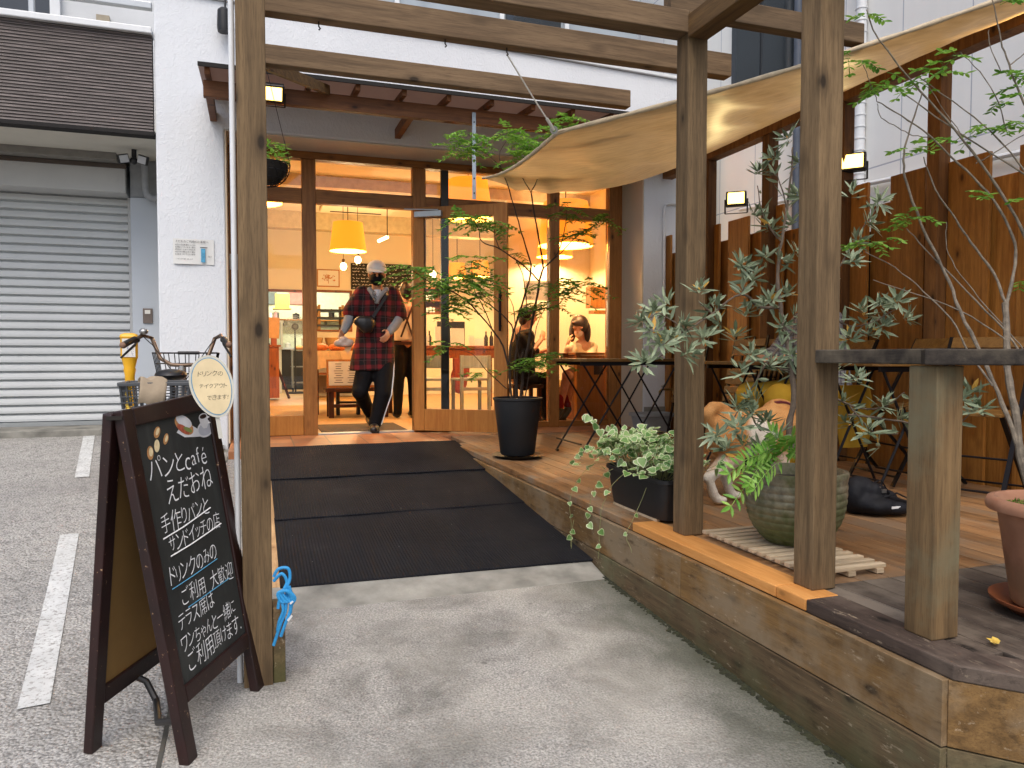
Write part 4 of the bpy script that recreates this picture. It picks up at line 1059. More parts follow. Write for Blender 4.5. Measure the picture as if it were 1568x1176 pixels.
# book table and two pale chairs seen through the open door
t = thing('display_table', 'wooden side table of cards and bottles behind two pale chairs', 'table', (2.7, 10.2, 0))
mb = MB(); mb.box(2.05, 3.3, 9.95, 10.45, .83, .87); mb.build('top', m_intwood, t, bevel=.004)
mb = MB(); mb.box(2.1, 3.25, 9.98, 10.02, .70, .829); mb.build('apron', m_intwood, t)
for x in (2.1, 3.2):
    for y in (9.99, 10.38): mb = MB(); mb.box(x, x+.05, y, y+.05, 0, .829); mb.build('leg', m_intwood, t)
for q, (x, w_, h_, lab) in enumerate(((2.22, .08, .14, 'short white card stack on the display table, far left'), (2.42, .15, .26, 'upright cream card left of the dark gap on the display table'), (2.66, .19, .24, 'broad cream card leaning at the middle of the display table'), (2.86, .07, .14, 'small white packet on the display table'), (2.97, .12, .10, 'low pale box at the right of the display table'))):
    mb = MB(); mb.obox((x, 10.1, .872+h_/2), (w_, .03, h_), Euler((-.08, 0, 0)).to_matrix()); tag(mb.build('upright_card', m_paper), lab, 'card', 'cards on the display table')
for q, x in enumerate((2.15, 2.30, 3.12, 3.2)):
    mb = MB(); mb.lathe([(0, .871), (.03, .871), (.03, .99), (.011, 1.03), (.011, 1.08), (0, 1.08)], (x, 10.25, 0), 12); tag(mb.build('bottle', M_plain('dark bottle', '#2c2018', .2), None, smooth=True), 'slim dark bottle at the back of the display table', 'bottle', 'bottles on the display table')
mb = MB(); mb.box(2.45, 2.85, 10.40, 10.44, .871, 1.22); tag(mb.build('dark_board', m_black), 'dark board standing behind the cream cards', 'board')
mb = MB(); mb.box(2.55, 2.75, 9.8, 9.94, .45, .70); mb.ball((2.62, 9.86, .42), .12, .06, .2); tag(mb.build('red_bag', M_plain('dull red cloth', '#8a3a2a', .8)), 'dull red cloth bag hanging at the side table between the pale chairs', 'bag')
def side_chair(cx, cy, rot, label):
    t = thing('pale_chair', label, 'chair', (cx, cy, 0), 'pale chippy chairs inside the cafe'); t.rotation_euler = (0, 0, rot)
    B = lambda *a, **k: None
    def P(name, fn, m=m_chippy, bevel=.004):
        mb = MB(); fn(mb); mb.v = [(x+cx, y+cy, z) for x, y, z in mb.v]; return mb.build(name, m, t, bevel=bevel)
    for sx in (-1, 1):
        P('leg', lambda m_: m_.box(sx*.18-.02, sx*.18+.02, .16, .2, 0, .42)); P('back_post', lambda m_: m_.box(sx*.18-.02, sx*.18+.02, -.2, -.16, 0, .74))
    P('seat', lambda m_: m_.box(-.205, .205, -.155, .22, .421, .45)); P('top_rail', lambda m_: m_.box(-.159, .159, -.195, -.165, .58, .735)); P('stretcher', lambda m_: m_.box(-.159, .159, -.19, -.17, .30, .34))
side_chair(2.12, 9.30, -.15, 'pale chippy chair nearest the door post, seen through the door glass')
side_chair(2.60, 9.20, .05, 'pale chippy chair right of the dark steel post, behind the door glass')

# window seat: table, bench, desk panel, shelf on right wall
t = thing('window_table', 'small wooden table between the two seated customers', 'table', (3.1, 7.95, 0))
mb = MB(); mb.box(2.98, 3.42, 7.62, 8.35, .735, .765); mb.build('top', m_intwood, t, bevel=.004)
mb = MB(); mb.box(3.17, 3.23, 7.95, 8.01, 0, .734); mb.build('pedestal', m_darkwood, t)
mb = MB(); mb.box(3.06, 3.34, 7.84, 8.12, 0, .02); mb.build('foot', m_darkwood, t)
t = thing('desk_panel', 'wooden counter panel with a dark square opening at the right window', 'counter', (3.5, 7.5, 0))
mb = MB(); mb.box(3.28, 3.62, 7.42, 7.50, 0, .74); mb.build('panel', m_door, t, bevel=.003)
mb = MB(); mb.box(3.26, 3.66, 7.40, 7.62, .742, .77); mb.build('top', m_door, t, bevel=.003)
mb = MB(); mb.box(3.48, 3.585, 7.412, 7.419, .53, .70); mb.build('opening', m_black, t)
t = thing('bench_seat', 'cream cushioned bench against the wall under the seated woman', 'bench', (3.55, 8.1, 0))
mb = MB(); mb.box(3.42, 4.0, 7.72, 8.5, .36, .45); mb.build('cushion', M_plain('cream cushion', '#c9a868', .9), t, bevel=.03)
mb = MB(); mb.box(3.47, 3.98, 7.76, 8.48, 0, .359); mb.build('base', m_intwood, t)
p = W(916, 455, d=9.2)
t = thing('wall_box_shelf', 'small wooden box shelf on the cream wall right of the seated woman', 'shelf', tuple(p))
mb = MB(); mb.box(p.x-.10, p.x+.14, p.y, p.y+.15, p.z-.13, p.z+.13); mb.build('box', m_door, t, bevel=.004)
mb = MB(); mb.box(p.x-.06, p.x+.14, p.y-.01, p.y+.15, p.z-.20, p.z-.16); mb.build('ledge', m_door, t)

# more kitchen: steel counter at the rear wall with pots and tubs
t = thing('steel_counter', 'long steel counter against the kitchen rear wall', 'counter', (.8, 17, 0))
mb = MB(); mb.box(-.5, 2.2, 16.75, 17.38, .86, .90); mb.build('top', m_alu, t, bevel=.004)
mb = MB(); mb.box(-.48, 2.18, 16.8, 17.36, .1, .859); mb.build('cabinet', m_steel, t)
t = thing('kitchen_wall_shelf', 'wall shelf of pots on the kitchen rear wall', 'shelf', (.8, 17.2, 1.5))
mb = MB(); mb.box(-.5, 2.2, 17.1, 17.38, 1.50, 1.53); mb.build('board', m_door, t)
for x in (-.3, .6, 1.5): mb = MB(); mb.box(x, x+.03, 17.15, 17.38, 1.38, 1.499); mb.build('bracket', m_steel, t)
rg = random.Random(31)
for i in range(12):
    x = -.35+i*.2+rg.uniform(-.03, .03); z = .905 if i % 2 else 1.533; y = 16.95 if i % 2 else 17.24; r_ = rg.uniform(.06, .10); h_ = rg.uniform(.10, .24)
    mb = MB(); mb.lathe([(0, z), (r_*.9, z), (r_, z+h_*.8), (r_*1.06, z+h_*.82), (r_*.95, z+h_*.9), (.015, z+h_), (.015, z+h_*1.12), (0, z+h_*1.12)], (x, y, 0), 16)
    kind, col, mm = (('steel stockpot', None, m_chrome), ('white lidded tub', None, m_paper), ('dark cooking pot', None, m_steel), ('yellowish lidded tub', None, m_reveal))[i % 4]
    tag(mb.build('lidded_pot', mm, None, smooth=True), kind + (' on the steel counter in the kitchen' if i % 2 else ' on the kitchen wall shelf'), 'pot', 'pots and tubs in the kitchen')
p = W(452, 500, Y=15.0); t = thing('electric_fan', 'round grey electric fan head beside the kitchen counter', 'fan', (p.x, p.y, 0))
mb = MB()
for k_ in range(6): r_ = .03+.035*k_; mb.tube([(p.x+r_*math.cos(2*math.pi*i/24), p.y, p.z+r_*math.sin(2*math.pi*i/24)) for i in range(25)], .004, 5)
for i in range(12): a = 2*math.pi*i/12; mb.tube([(p.x, p.y, p.z), (p.x+.21*math.cos(a), p.y, p.z+.21*math.sin(a))], .003, 4)
mb.build('guard', m_chrome, t); mb = MB(); mb.lathe([(0, -.05), (.07, -.05), (.07, .05), (0, .06)], (p.x, p.y+.06, p.z), 16, axis=Vector((0, 1, 0))); mb.build('motor', m_steel, t); mb = MB(); mb.tube([(p.x, p.y+.08, 0), (p.x, p.y+.08, p.z)], .015, 8); mb.lathe([(0, 0), (.16, 0), (.15, .03), (0, .03)], (p.x, p.y+.08, 0), 20); mb.build('stand', m_steel, t)
# ================================================================ A-BOARD
def _sgnframe():
    t = NT('chipped maroon paint'); v = t.tc(); n = t.noise(v, 55, 6, .7); n2 = t.noise(v, 7, 4)
    col = t.ramp(n2, [(.3, '#190b09'), (.7, '#2b1210')])
    col = t.mix(t.ramp(n, [(.645, 0.0), (.69, 1.0)]), col, '#a98a6a')
    t.set(col, .42); t.bump(n, .15, .002); return t.m
m_sign = _sgnframe()
def _cb():
    t = NT('smeared chalkboard'); v = t.tc(); n = t.noise(v, 6, 5, .6); s = t.noise(t.tc(scale=(14, 14, 1.5)), 1.5, 4)
    col = t.ramp(n, [(.3, '#1b1d1b'), (.7, '#2b2c29')]); col = t.mix(t.ramp(s, [(.52, 0.0), (.8, .3)]), col, '#575955')
    t.set(col, .75); return t.m
m_board = _cb()
BL, BR, TL = Vector((-.175, 2.165, -.366)), Vector((.02, 2.555, -.343)), Vector((-.335, 2.235, .593))
ex = (BR-BL).normalized(); ey = (TL-BL); ey -= ex*ey.dot(ex); ey.normalize(); en = ex.cross(ey)
def SP(u, v, o=0): return BL + ex*u + ey*v + en*o
ul = lambda v: -.012 + .050*v; ur = lambda v: .437 + .072*v
def slab(mb, quad, o0, o1, mi=0):
    q = [SP(u, v, o0) for u, v in quad] + [SP(u, v, o1) for u, v in quad]
    mb.add(q, [(0,3,2,1),(4,5,6,7),(0,1,5,4),(1,2,6,5),(2,3,7,6),(3,0,4,7)], mi)
sg = thing('chalkboard_sign', 'maroon framed A-board with chalk Japanese lettering standing by the left post', 'A-board sign', (-.2, 2.4, -.36))
st_ = .047
mb = MB(); slab(mb, [(ul(0), 0), (ul(0)+st_, 0), (ul(.975)+st_, .975), (ul(.975), .975)], -.03, 0); mb.build('front_stile', m_sign, sg, bevel=.004)
mb = MB(); slab(mb, [(ur(0)-st_, 0), (ur(0), 0), (ur(.985), .985), (ur(.985)-st_, .985)], -.03, 0); mb.build('front_stile', m_sign, sg, bevel=.004)
mb = MB(); slab(mb, [(ul(.93)+st_+.001, .925), (ur(.93)-st_-.001, .925), (ur(.98)-st_-.001, .983), (ul(.97)+st_+.001, .974)], -.029, -.001); mb.build('front_rail', m_sign, sg, bevel=.004)
mb = MB(); slab(mb, [(ul(.15)+st_+.001, .150), (ur(.15)-st_-.001, .150), (ur(.2)-st_-.001, .198), (ul(.2)+st_+.001, .198)], -.029, -.001); mb.build('front_rail', m_sign, sg, bevel=.004)
mb = MB(); slab(mb, [(ul(.2)+st_, .197), (ur(.2)-st_, .197), (ur(.92)-st_, .926), (ul(.92)+st_, .926)], -.02, -.009); bd = mb.build('board', m_board, sg)
# chalk lettering
lines = [('パンとcafé', .100, .767, .302, .058, 0), ('えだおね', .158, .690, .250, .062, 1), ('手作りパンと', .104, .618, .252, .046, 2), ('サンドイッチの店', .120, .560, .278, .046, 3),
         ('ドリンクのみの', .093, .474, .25, .042, 4), ('ご利用', .124, .402, .125, .044, 5), ('大歓迎', .275, .394, .135, .044, 6), ('テラス席は', .086, .344, .19, .044, 7), ('ワンちゃんと一緒に', .078, .284, .30, .044, 8), ('ご利用頂けます.', .090, .224, .30, .046, 9)]
for txt, u, v, wd, size, sd in lines:
    mb = MB(); put_text(mb, txt, SP(u, v-.004, -.0085), ex, ey, size, width=wd, ystretch=1.35, jitter=.22, slant=.12, thin=-.012, seed=sd+11)
    mb.build('chalk_lettering', m_chalk, bd)
def chalkline(pts, m, r):
    mb = MB(); mb.tube([SP(u, v, -.0085) for u, v in pts], r, 5); mb.build('chalk_underline', m, bd)
chalkline([(.102, .600), (.2, .606), (.3, .617), (.358, .624)], m_chalk, .0022)
chalkline([(.118, .545), (.22, .548), (.33, .556), (.398, .562)], m_chalk, .0022)
chalkline([(.093, .458), (.2, .460), (.336, .466)], m_chalkblue, .0014); chalkline([(.145, .385), (.25, .386), (.38, .388)], m_chalkblue, .0014)
# small cut-out food pictures stuck on the board
m_crust = M_plain('bread crust print', '#b98652', .7, var=.3, vs=60); m_crumb = M_plain('bread crumb print', '#e2cfa2', .7, var=.15, vs=60)
def sticker(pts, m, o=-.0085, name='food_picture'):
    mb = MB(); mb.add([SP(u, v, o) for u, v in pts], [tuple(range(len(pts)))]); mb.open = True; return mb.build(name, m, bd)
def ell(cu, cv, a, b, rot=0, n=18): return [(cu+a*math.cos(t)*math.cos(rot)-b*math.sin(t)*math.sin(rot), cv+a*math.cos(t)*math.sin(rot)+b*math.sin(t)*math.cos(rot)) for t in [2*math.pi*i/n for i in range(n)]]
for cu, cv, a, b, ro, m in ((.178, .893, .020, .012, .7, m_crust), (.180, .895, .013, .006, .7, m_crumb), (.212, .868, .019, .010, .8, m_crust), (.214, .869, .012, .005, .8, m_crumb), (.128, .842, .020, .014, 1.2, m_crust), (.131, .844, .013, .009, 1.2, m_crumb), (.163, .856, .019, .012, 1.1, m_crumb), (.165, .852, .009, .005, 1.1, m_crust)):
    sticker(ell(cu, cv, a, b, ro), m, -.0085+(.0006 if m is m_crumb else 0))
m_prn = M_plain('printed white', '#dcdde0', .5); m_grn = M_plain('printed lettuce', '#7a8a4a', .6, var=.3); m_red = M_plain('printed filling', '#a5523a', .6, var=.35, vs=90); m_cof = M_plain('printed coffee', '#2b1810', .4)
sticker([(.270, .878), (.305, .858), (.360, .850), (.395, .846), (.40, .862), (.36, .885), (.30, .895)], m_prn, -.0084)
sticker(ell(.315, .893, .048, .026, -.5), m_crust, -.0080); sticker(ell(.318, .905, .040, .018, -.4), m_prn, -.0076); sticker(ell(.305, .883, .032, .012, -.5), m_red, -.0074); sticker(ell(.328, .878, .022, .007, -.4), m_grn, -.0072)
sticker(ell(.425, .866, .050, .026, .1), m_prn, -.0074); sticker(ell(.425, .866, .043, .020, .1), M_plain('printed saucer shade', '#b9bcc6', .5), -.0071)
sticker([(.398, .905), (.402, .880), (.414, .868), (.434, .868), (.446, .882), (.450, .907)], m_prn, -.0068); sticker(ell(.424, .906, .025, .010, .03), m_prn, -.0065); sticker(ell(.424, .906, .020, .007, .03), m_cof, -.0062)
mb = MB(); mb.tube([SP(.449, .9, -.0068), SP(.468, .9, -.0068), SP(.470, .886, -.0068), SP(.446, .880, -.0068)], .003, 6); mb.build('food_picture', m_prn, bd)
# rear frame, inner hardboard, bar and curved stay
C1, C2 = Vector((-.450, 2.300, -.360)), Vector((-.255, 2.690, -.345)); T1, T2 = TL + Vector((-.018, 0, 0)), SP(ur(.985), .985) + Vector((-.02, .0, 0))
rdir = (C2-C1).normalized(); rn = rdir.cross((T1-C1).normalized())
def RP(a, b, o=0): return C1.lerp(C2, a).lerp((T1-Vector((.02,0,0))).lerp(T2-Vector((.02,0,0)), a), b) + rn*o
def rslab(mb, q, o0, o1): mb.add([RP(a, b, o0) for a, b in q] + [RP(a, b, o1) for a, b in q], [(0,3,2,1),(4,5,6,7),(0,1,5,4),(1,2,6,5),(2,3,7,6),(3,0,4,7)])
for a0, a1 in ((0, .10), (.90, 1.0)):
    mb = MB(); rslab(mb, [(a0, 0), (a1, 0), (a1, .99), (a0, .99)], -.014, .014); mb.build('rear_stile', m_sign, sg, bevel=.004)
for b0, b1 in ((.13, .185), (.93, .985)):
    mb = MB(); rslab(mb, [(.101, b0), (.899, b0), (.899, b1), (.101, b1)], -.013, .013); mb.build('rear_rail', m_sign, sg, bevel=.003)
mb = MB(); rslab(mb, [(.10, .185), (.90, .185), (.90, .93), (.10, .93)], -.004, .004); mb.build('rear_panel', M_plain('tan hardboard', '#8a6836', .8, var=.06), sg)
p, q = RP(.45, .135), SP(ul(.11)+.02, .12, -.03)
mb = MB(); mb.tube([p, p+Vector((.03, 0, -.02)), p+Vector((.06, -.03, -.07)), p.lerp(q, .6)+Vector((0, 0, -.06)), q], .010, 8); mb.build('stay', m_black, sg, smooth=True)
mb = MB(); mb.bar(T1+Vector((-.02, 0, -.02)), TL+Vector((.0, .0, -.02)), .03, .01); mb.build('hinge', m_steel, sg)

# leaf-shaped laminated card on the sign
lf = thing('leaf_shaped_card', 'laminated cream oval card with blue rim and handwriting on the A-board corner', 'card sign', (-.123, 2.46, .645))
c0 = W(325, 591, Y=2.44); n_l = Vector((.15, -1, .05)).normalized(); lx = Vector((0,0,1)).cross(n_l).normalized() * 1; 
if lx.x < 0: lx = -lx
lz = Vector((0, 0, 1)) - n_l*n_l.z; lz.normalize(); n_l = lx.cross(lz)
LP = lambda a, b, o=0: c0 + lx*a + lz*b + n_l*o
def blob(a, b, n=40):
    out = []
    for i in range(n):
        t_ = 2*math.pi*i/n; k_ = 1 + .05*math.sin(2*t_+.6) + .025*math.sin(3*t_)
        x, y = a*k_*math.cos(t_), b*k_*math.sin(t_); ro = .32
        out.append((x*math.cos(ro)-y*math.sin(ro), x*math.sin(ro)+y*math.cos(ro)))
    return out
def lslab(pts, o0, o1, m, name, par):
    n = len(pts); mb = MB(); mb.add([LP(a, b, o0) for a, b in pts]+[LP(a, b, o1) for a, b in pts], [tuple(range(n-1,-1,-1)), tuple(range(n, 2*n))]+[(i, (i+1)%n, n+(i+1)%n, n+i) for i in range(n)]); return mb.build(name, m, par)
lslab(blob(.060, .098), -.0015, .0005, M_plain('laminate rim', '#c9c6b8', .25), 'laminate', lf)
lslab(blob(.054, .091), .0006, .0012, M_plain('blue pencil rim', '#6f97b0', .7, var=.2, vs=60), 'blue_rim', lf)
lslab(blob(.051, .088), .0013, .0018, M_plain('cream card', '#dcc9a0', .7), 'card_face', lf)
for i, (tx, a, b, wd, sz) in enumerate((('ドリンクの', -.040, .030, .072, .022), ('テイクアウト', -.037, -.006, .080, .022), ('できます!', -.016, -.042, .062, .021))):
    mb = MB(); put_text(mb, tx, LP(a, b, .0023), lx*1+lz*.02, lz, sz, width=wd, jitter=.18, thin=-.012, slant=.05, seed=30+i); mb.build('handwriting', m_ink, lf)
mb = MB(); mb.bar(LP(.012, -.085, -.004), LP(.022, -.16, -.004), .012, .002, up=n_l); mb.build('stem', M_plain('laminate strip', '#c5c3b8', .3), lf)

# ================================================================ BICYCLE
bk = thing('bicycle', 'old city bicycle with wire front basket parked behind the A-board', 'bicycle', (-.44, 4.9, gz(4.9)))
xr = -.44; yr, yf_ = 4.35, 5.42; zr, zf = gz(yr)+.33, gz(yf_)+.33
def wheel(y, z):
    par = None
    mb = MB(); n = 40; mb.tube([(xr, y+.318*math.cos(2*math.pi*i/n), z+.318*math.sin(2*math.pi*i/n)) for i in range(n+1)], .017, 8, cap=False)
    ty = mb.build('wheel', m_black, bk, smooth=True)
    mb = MB(); mb.tube([(xr, y+.295*math.cos(2*math.pi*i/n), z+.295*math.sin(2*math.pi*i/n)) for i in range(n+1)], .010, 6, cap=False); mb.build('rim', m_chrome, ty, smooth=True)
    mb = MB()
    for i in range(28):
        a = 2*math.pi*i/28; mb.tube([(xr+(.03 if i % 2 else -.03), y+.02*math.cos(a+.4), z+.02*math.sin(a+.4)), (xr, y+.29*math.cos(a), z+.29*math.sin(a))], .0016, 4)
    mb.build('spokes', m_chrome, ty)
    mb = MB(); mb.tube([(xr-.045, y, z), (xr+.045, y, z)], .018, 10); mb.build('hub', m_chrome, ty)
wheel(yr, zr); wheel(yf_, zf)
m_bike = M_plain('silver bicycle paint', '#8f9294', .3, .5)
mb = MB(); bbk = (xr, 4.80, gz(4.8)+.29); seat = (xr, 4.62, gz(4.62)+.78); head = (xr, 5.20, gz(5.2)+.80); headb = (xr, 5.235, gz(5.2)+.66)
for a, b, r_ in ((headb, bbk, .02), (head, (xr, 4.72, .30), .018), (bbk, seat, .016), (head, headb, .022)): mb.tube([a, b], r_, 10)
for sx in (-.055, .055):
    mb.tube([(xr+sx, yr, zr), (xr+sx*.6, 4.79, bbk[2])], .009, 8); mb.tube([(xr+sx, yr, zr), (xr+sx*.3, 4.64, .50)], .008, 8)
mb.build('frame', m_bike, bk, smooth=True)
mb = MB(); mb.tube([headb, (xr, 5.26, .52)], .02, 8)
for sx in (-.055, .055): mb.tube([(xr+sx*.4, 5.26, .54), (xr+sx, 5.28, .46), (xr+sx, yf_, zf)], .011, 8)
mb.build('fork', m_chrome, bk, smooth=True)
mb = MB(); mb.ball((xr, 4.56, .63), .085, .12, .035); mb.tube([(xr, 4.62, .45), (xr, 4.60, .62)], .013, 8); mb.build('saddle', m_black, bk, smooth=True)
mb = MB(); mb.tube([(xr-.055, yr-.15, .46), (xr-.055, 4.62, .47)], .006, 6); mb.tube([(xr+.055, yr-.15, .46), (xr+.055, 4.62, .47)], .006, 6)
for k_ in range(5): mb.tube([(xr-.055, yr-.12+k_*.1, .462), (xr+.055, yr-.12+k_*.1, .462)], .005, 6)
mb.tube([(xr-.05, yr, zr), (xr-.05, yr, .46)], .005, 6); mb.build('rear_rack', m_chrome, bk)
gl, gr = Vector((-.745, 5.02, .800)), Vector((-.150, 5.02, .806))
bar_pts = [gl+Vector((.03, .10, .02)), Vector((-.665, 5.22, .865)), Vector((-.62, 5.30, .85)), Vector((-.57, 5.27, .72)), Vector((-.50, 5.215, .68)), Vector((xr, 5.20, .675)), Vector((-.36, 5.215, .68)), Vector((-.29, 5.27, .72)), Vector((-.245, 5.30, .85)), Vector((-.205, 5.22, .868)), gr+Vector((-.03, .10, .02))]
mb = MB(); mb.tube(bar_pts, .0125, 10); mb.tube([(xr, 5.20, .675), (xr, 5.205, .55)], .014, 8); hb = mb.build('handlebar', m_rustch, bk, smooth=True)
for g, d_ in ((gl, bar_pts[0]), (gr, bar_pts[-1])):
    s_ = -1 if g is gl else 1; e = bar_pts[1] if s_ < 0 else bar_pts[-2]
    mb = MB(); mb.tube([g, g.lerp(e, .12), g.lerp(e, .62)], [.021, .019, .018], 12); mb.build('grip', m_black, hb, smooth=True)
    mb = MB(); mb.ball(g, .020); mb.build('grip_end', M_plain('worn rubber end', '#7d5f4c', .7), hb, smooth=True)
    mb = MB(); p = g.lerp(e, .72)+Vector((0, 0, -.012)); mb.ball(p, .018); mb.tube([p, p+Vector((.005*s_, -.05, -.03)), g+Vector((.012*s_, .0, -.075))], [.009, .008, .006], 8); mb.build('brake_lever', m_black, hb, smooth=True)
    mb = MB(); mb.tube([p, p+Vector((-.03*s_, .05, .02)), p+Vector((-.08*s_, .06, -.03)), Vector((xr, 5.24, .55))], .003, 6); mb.build('brake_cable', m_black, hb, smooth=True)
mb = MB(); mb.ball(Vector((-.655, 5.2, .888)), .027, .027, .02); mb.build('bell', m_chrome, hb, smooth=True)
# front wire basket
def wire_basket(x0, x1, y0, y1, zb, zt, nx, ny, nz, tap=.035):
    mb = MB(); r_ = .0032
    def ring(z, k_): return [(x0+tap*k_, y0+tap*k_, z), (x1-tap*k_, y0+tap*k_, z), (x1-tap*k_, y1-tap*k_, z), (x0+tap*k_, y1-tap*k_, z), (x0+tap*k_, y0+tap*k_, z)]
    for i in range(nz+1):
        f = i/nz; mb.tube(ring(zb+(zt-zb)*f, 1-f), .0055 if i == nz else r_, 6)
    for i in range(nx+1):
        f = i/nx
        for y, yb in ((y0, y0+tap), (y1, y1-tap)): mb.tube([(x0+(x1-x0)*f, y, zt), (x0+tap+(x1-x0-2*tap)*f, yb, zb)], r_, 5)
        mb.tube([(x0+tap+(x1-x0-2*tap)*f, y0+tap, zb), (x0+tap+(x1-x0-2*tap)*f, y1-tap, zb)], r_, 5)
    for i in range(ny+1):
        f = i/ny
        for x, xb in ((x0, x0+tap), (x1, x1-tap)): mb.tube([(x, y0+(y1-y0)*f, zt), (xb, y0+tap+(y1-y0-2*tap)*f, zb)], r_, 5)
    return mb
wb = wire_basket(-.625, -.235, 5.36, 5.66, .545, .755, 6, 4, 3).build('front_basket', m_blackm, bk)
mb = MB(); mb.box(-.50, -.36, 5.62, 5.665, .745, .768); mb.build('basket_grip', m_black, wb, bevel=.006)
mb = MB(); mb.box(-.59, -.28, 5.40, 5.60, .552, .556); tag(mb.build('leaflet', M_plain('folded paper', '#cfcabd', .8)), 'pale folded leaflet lying in the bicycle\'s front basket', 'leaflet')
# rear grey plastic basket
t = thing('rear_basket', 'dark grey plastic slatted basket behind the saddle of the bicycle', 'basket', (-.45, 4.3, .46))
m_gp = M_plain('dark grey plastic', '#43464a', .5)
x0, x1, y0, y1, zb, zt = -.645, -.262, 4.14, 4.46, .47, .605
mb = MB()
mb.box(x0, x1, y0, y0+.018, zt-.02, zt); mb.box(x0, x1, y1-.018, y1, zt-.02, zt); mb.box(x0, x0+.018, y0+.019, y1-.019, zt-.02, zt); mb.box(x1-.018, x1, y0+.019, y1-.019, zt-.02, zt)
mb.build('rim', m_gp, t, bevel=.004)
mb = MB()
for q in range(13):
    x = x0+.012+q*.029; mb.bar((x, y0+.01, zt-.021), (x*.94-.027, y0+.03, zb), .009, .005)
    mb.bar((x, y1-.01, zt-.021), (x*.94-.027, y1-.03, zb), .009, .005)
for q in range(10):
    y = y0+.03+q*.029
    for x in (x0+.008, x1-.008): mb.bar((x, y, zt-.021), (x*.94-.027, y, zb), .009, .005)
for q in range(3): z = zb+.03+q*.03; mb.box(x0+.012, x1-.012, y0+.014, y0+.02, z, z+.006); mb.box(x0+.012, x1-.012, y1-.02, y1-.014, z, z+.006)
mb.box(x0+.03, x1-.03, y0+.03, y1-.03, zb-.008, zb); mb.build('slats', m_gp, t)
mb = MB(); g = []
for i in range(11):
    for j in range(7):
        u, v = i/10, j/6; x = -.55+.12*u+.01*math.sin(v*6); y = 4.12+.10*v; k_ = (v-.45)
        g.append((x, y, zt+.012-.9*max(0, .30-v)*.45-.35*max(0, v-.75)+.009*math.sin(u*9+v*4)))
mb.add(g, [(i*7+j, i*7+j+1, (i+1)*7+j+1, (i+1)*7+j) for i in range(10) for j in range(6)]); mb.open = True
o = mb.build('cloth', M_plain('beige cloth', '#9a8b76', .9, var=.1, bump=.3), None, smooth=True); so = o.modifiers.new('s', 'SOLIDIFY'); so.thickness = .01
tag(o, 'crumpled beige cloth hung over the rim of the grey rear basket', 'cloth')
mb = MB()
for i in range(16): mb.ball((-.60+.004*math.sin(i), 4.17, .59-.009*i), .011, .008, .006, 8)
tag(mb.build('yellow_chain', M_plain('yellow plastic', '#cfae3a', .4), None, smooth=True), 'short pale yellow plastic chain inside the grey rear basket', 'chain')

# ================================================================ YELLOW BOLLARD
yb = thing('yellow_bollard', 'yellow plastic bollard with a white lettered panel in front of the shutter', 'bollard', (-.822, 5.8, gz(5.8)))
m_yel = M_plain('yellow plastic', '#e0a81c', .4, var=.05)
g0 = gz(5.8)
mb = MB(); mb.lathe([(0, g0), (.15, g0), (.16, g0+.03), (.10, g0+.07), (.045, g0+.09)], (-.822, 5.8, 0), 24); mb.build('base', m_yel, yb, smooth=True)
mb = MB(); mb.lathe([(.032, g0+.08), (.032, .60), (.040, .64), (.036, .655), (.052, .72)], (-.822, 5.8, 0), 20); mb.build('neck', m_yel, yb, smooth=True)
mb = MB(); mb.loft([((-.822, 5.8, .72), .054, .030, (1,0,0), (0,1,0)), ((-.822, 5.8, .86), .056, .030, (1,0,0), (0,1,0)), ((-.822, 5.8, .868), .060, .034, (1,0,0), (0,1,0)), ((-.822, 5.8, .885), .052, .028, (1,0,0), (0,1,0)), ((-.822, 5.8, .893), .03, .015, (1,0,0), (0,1,0))], 20, p=4); hd = mb.build('head', m_yel, yb, smooth=True)
mb = MB(); mb.box(-.862, -.780, 5.765, 5.7685, .728, .855); pn = mb.build('panel', m_paper, yb)
mb = MB()
for ci, colm in enumerate(('あけておいて', '駐輪ご遠慮ください')):
    n = len(colm); sz = .115/n
    for i, ch in enumerate(colm): put_text(mb, ch, (-.797-.030*ci, 5.7645, .838-sz*(i+.15)), (1,0,0), (0,0,1), sz*1.0, align='c')
mb.build('lettering', M_plain('blue ink', '#3b4d8a', .8), pn)

# ================================================================ PAPER NOTICE ON THE PIER
t = thing('paper_notice', 'laminated paper notice with a blue picture taped on the white pier', 'notice', (-.46, 6.7, 1.59))
x0, x1, z0, z1 = -.615, -.306, 1.485, 1.690
mb = MB(); g = []
for i in range(13):
    for j in range(9): u, v = i/12, j/8; g.append((x0+(x1-x0)*u, 6.700-.006*math.sin(u*5)*(1-v)-.012*max(0, u-.8)*5*(1-v)*.5, z0+(z1-z0)*v-.012*(1-u)*(1-v)*0))
mb.add(g, [(i*9+j, (i+1)*9+j, (i+1)*9+j+1, i*9+j+1) for i in range(12) for j in range(8)]); mb.open = True
sh_ = mb.build('sheet', M_plain('yellowed paper', '#d5d6d3', .5, var=.05, vs=5), t)
mb = MB(); put_text(mb, 'えだおねご利用のお客様へ', (x0+.02, 6.690, z1-.030), (1,0,0), (0,0,1), .022, width=.25)
for i in range(5): put_text(mb, ['当店の駐車場は入口の', '右側にございます。車は', '前向きに止めて頂き、お', '出かけの際は歩行者に', 'お気をつけ下さいませ'][i], (x0+.015, 6.690, z1-.056-.019*i), (1,0,0), (0,0,1), .014, width=.155)
put_text(mb, 'ご協力をお願い致します', (x0+.02, 6.690, z0+.036), (1,0,0), (0,0,1), .010, width=.13); mb.build('lettering', m_ink, sh_)
mb = MB(); mb.box(-.405, -.372, 6.689, 6.6905, z0+.018, z1-.075); mb.build('blue_picture', M_plain('blue print', '#4a94b8', .6, var=.25, vs=40), sh_)
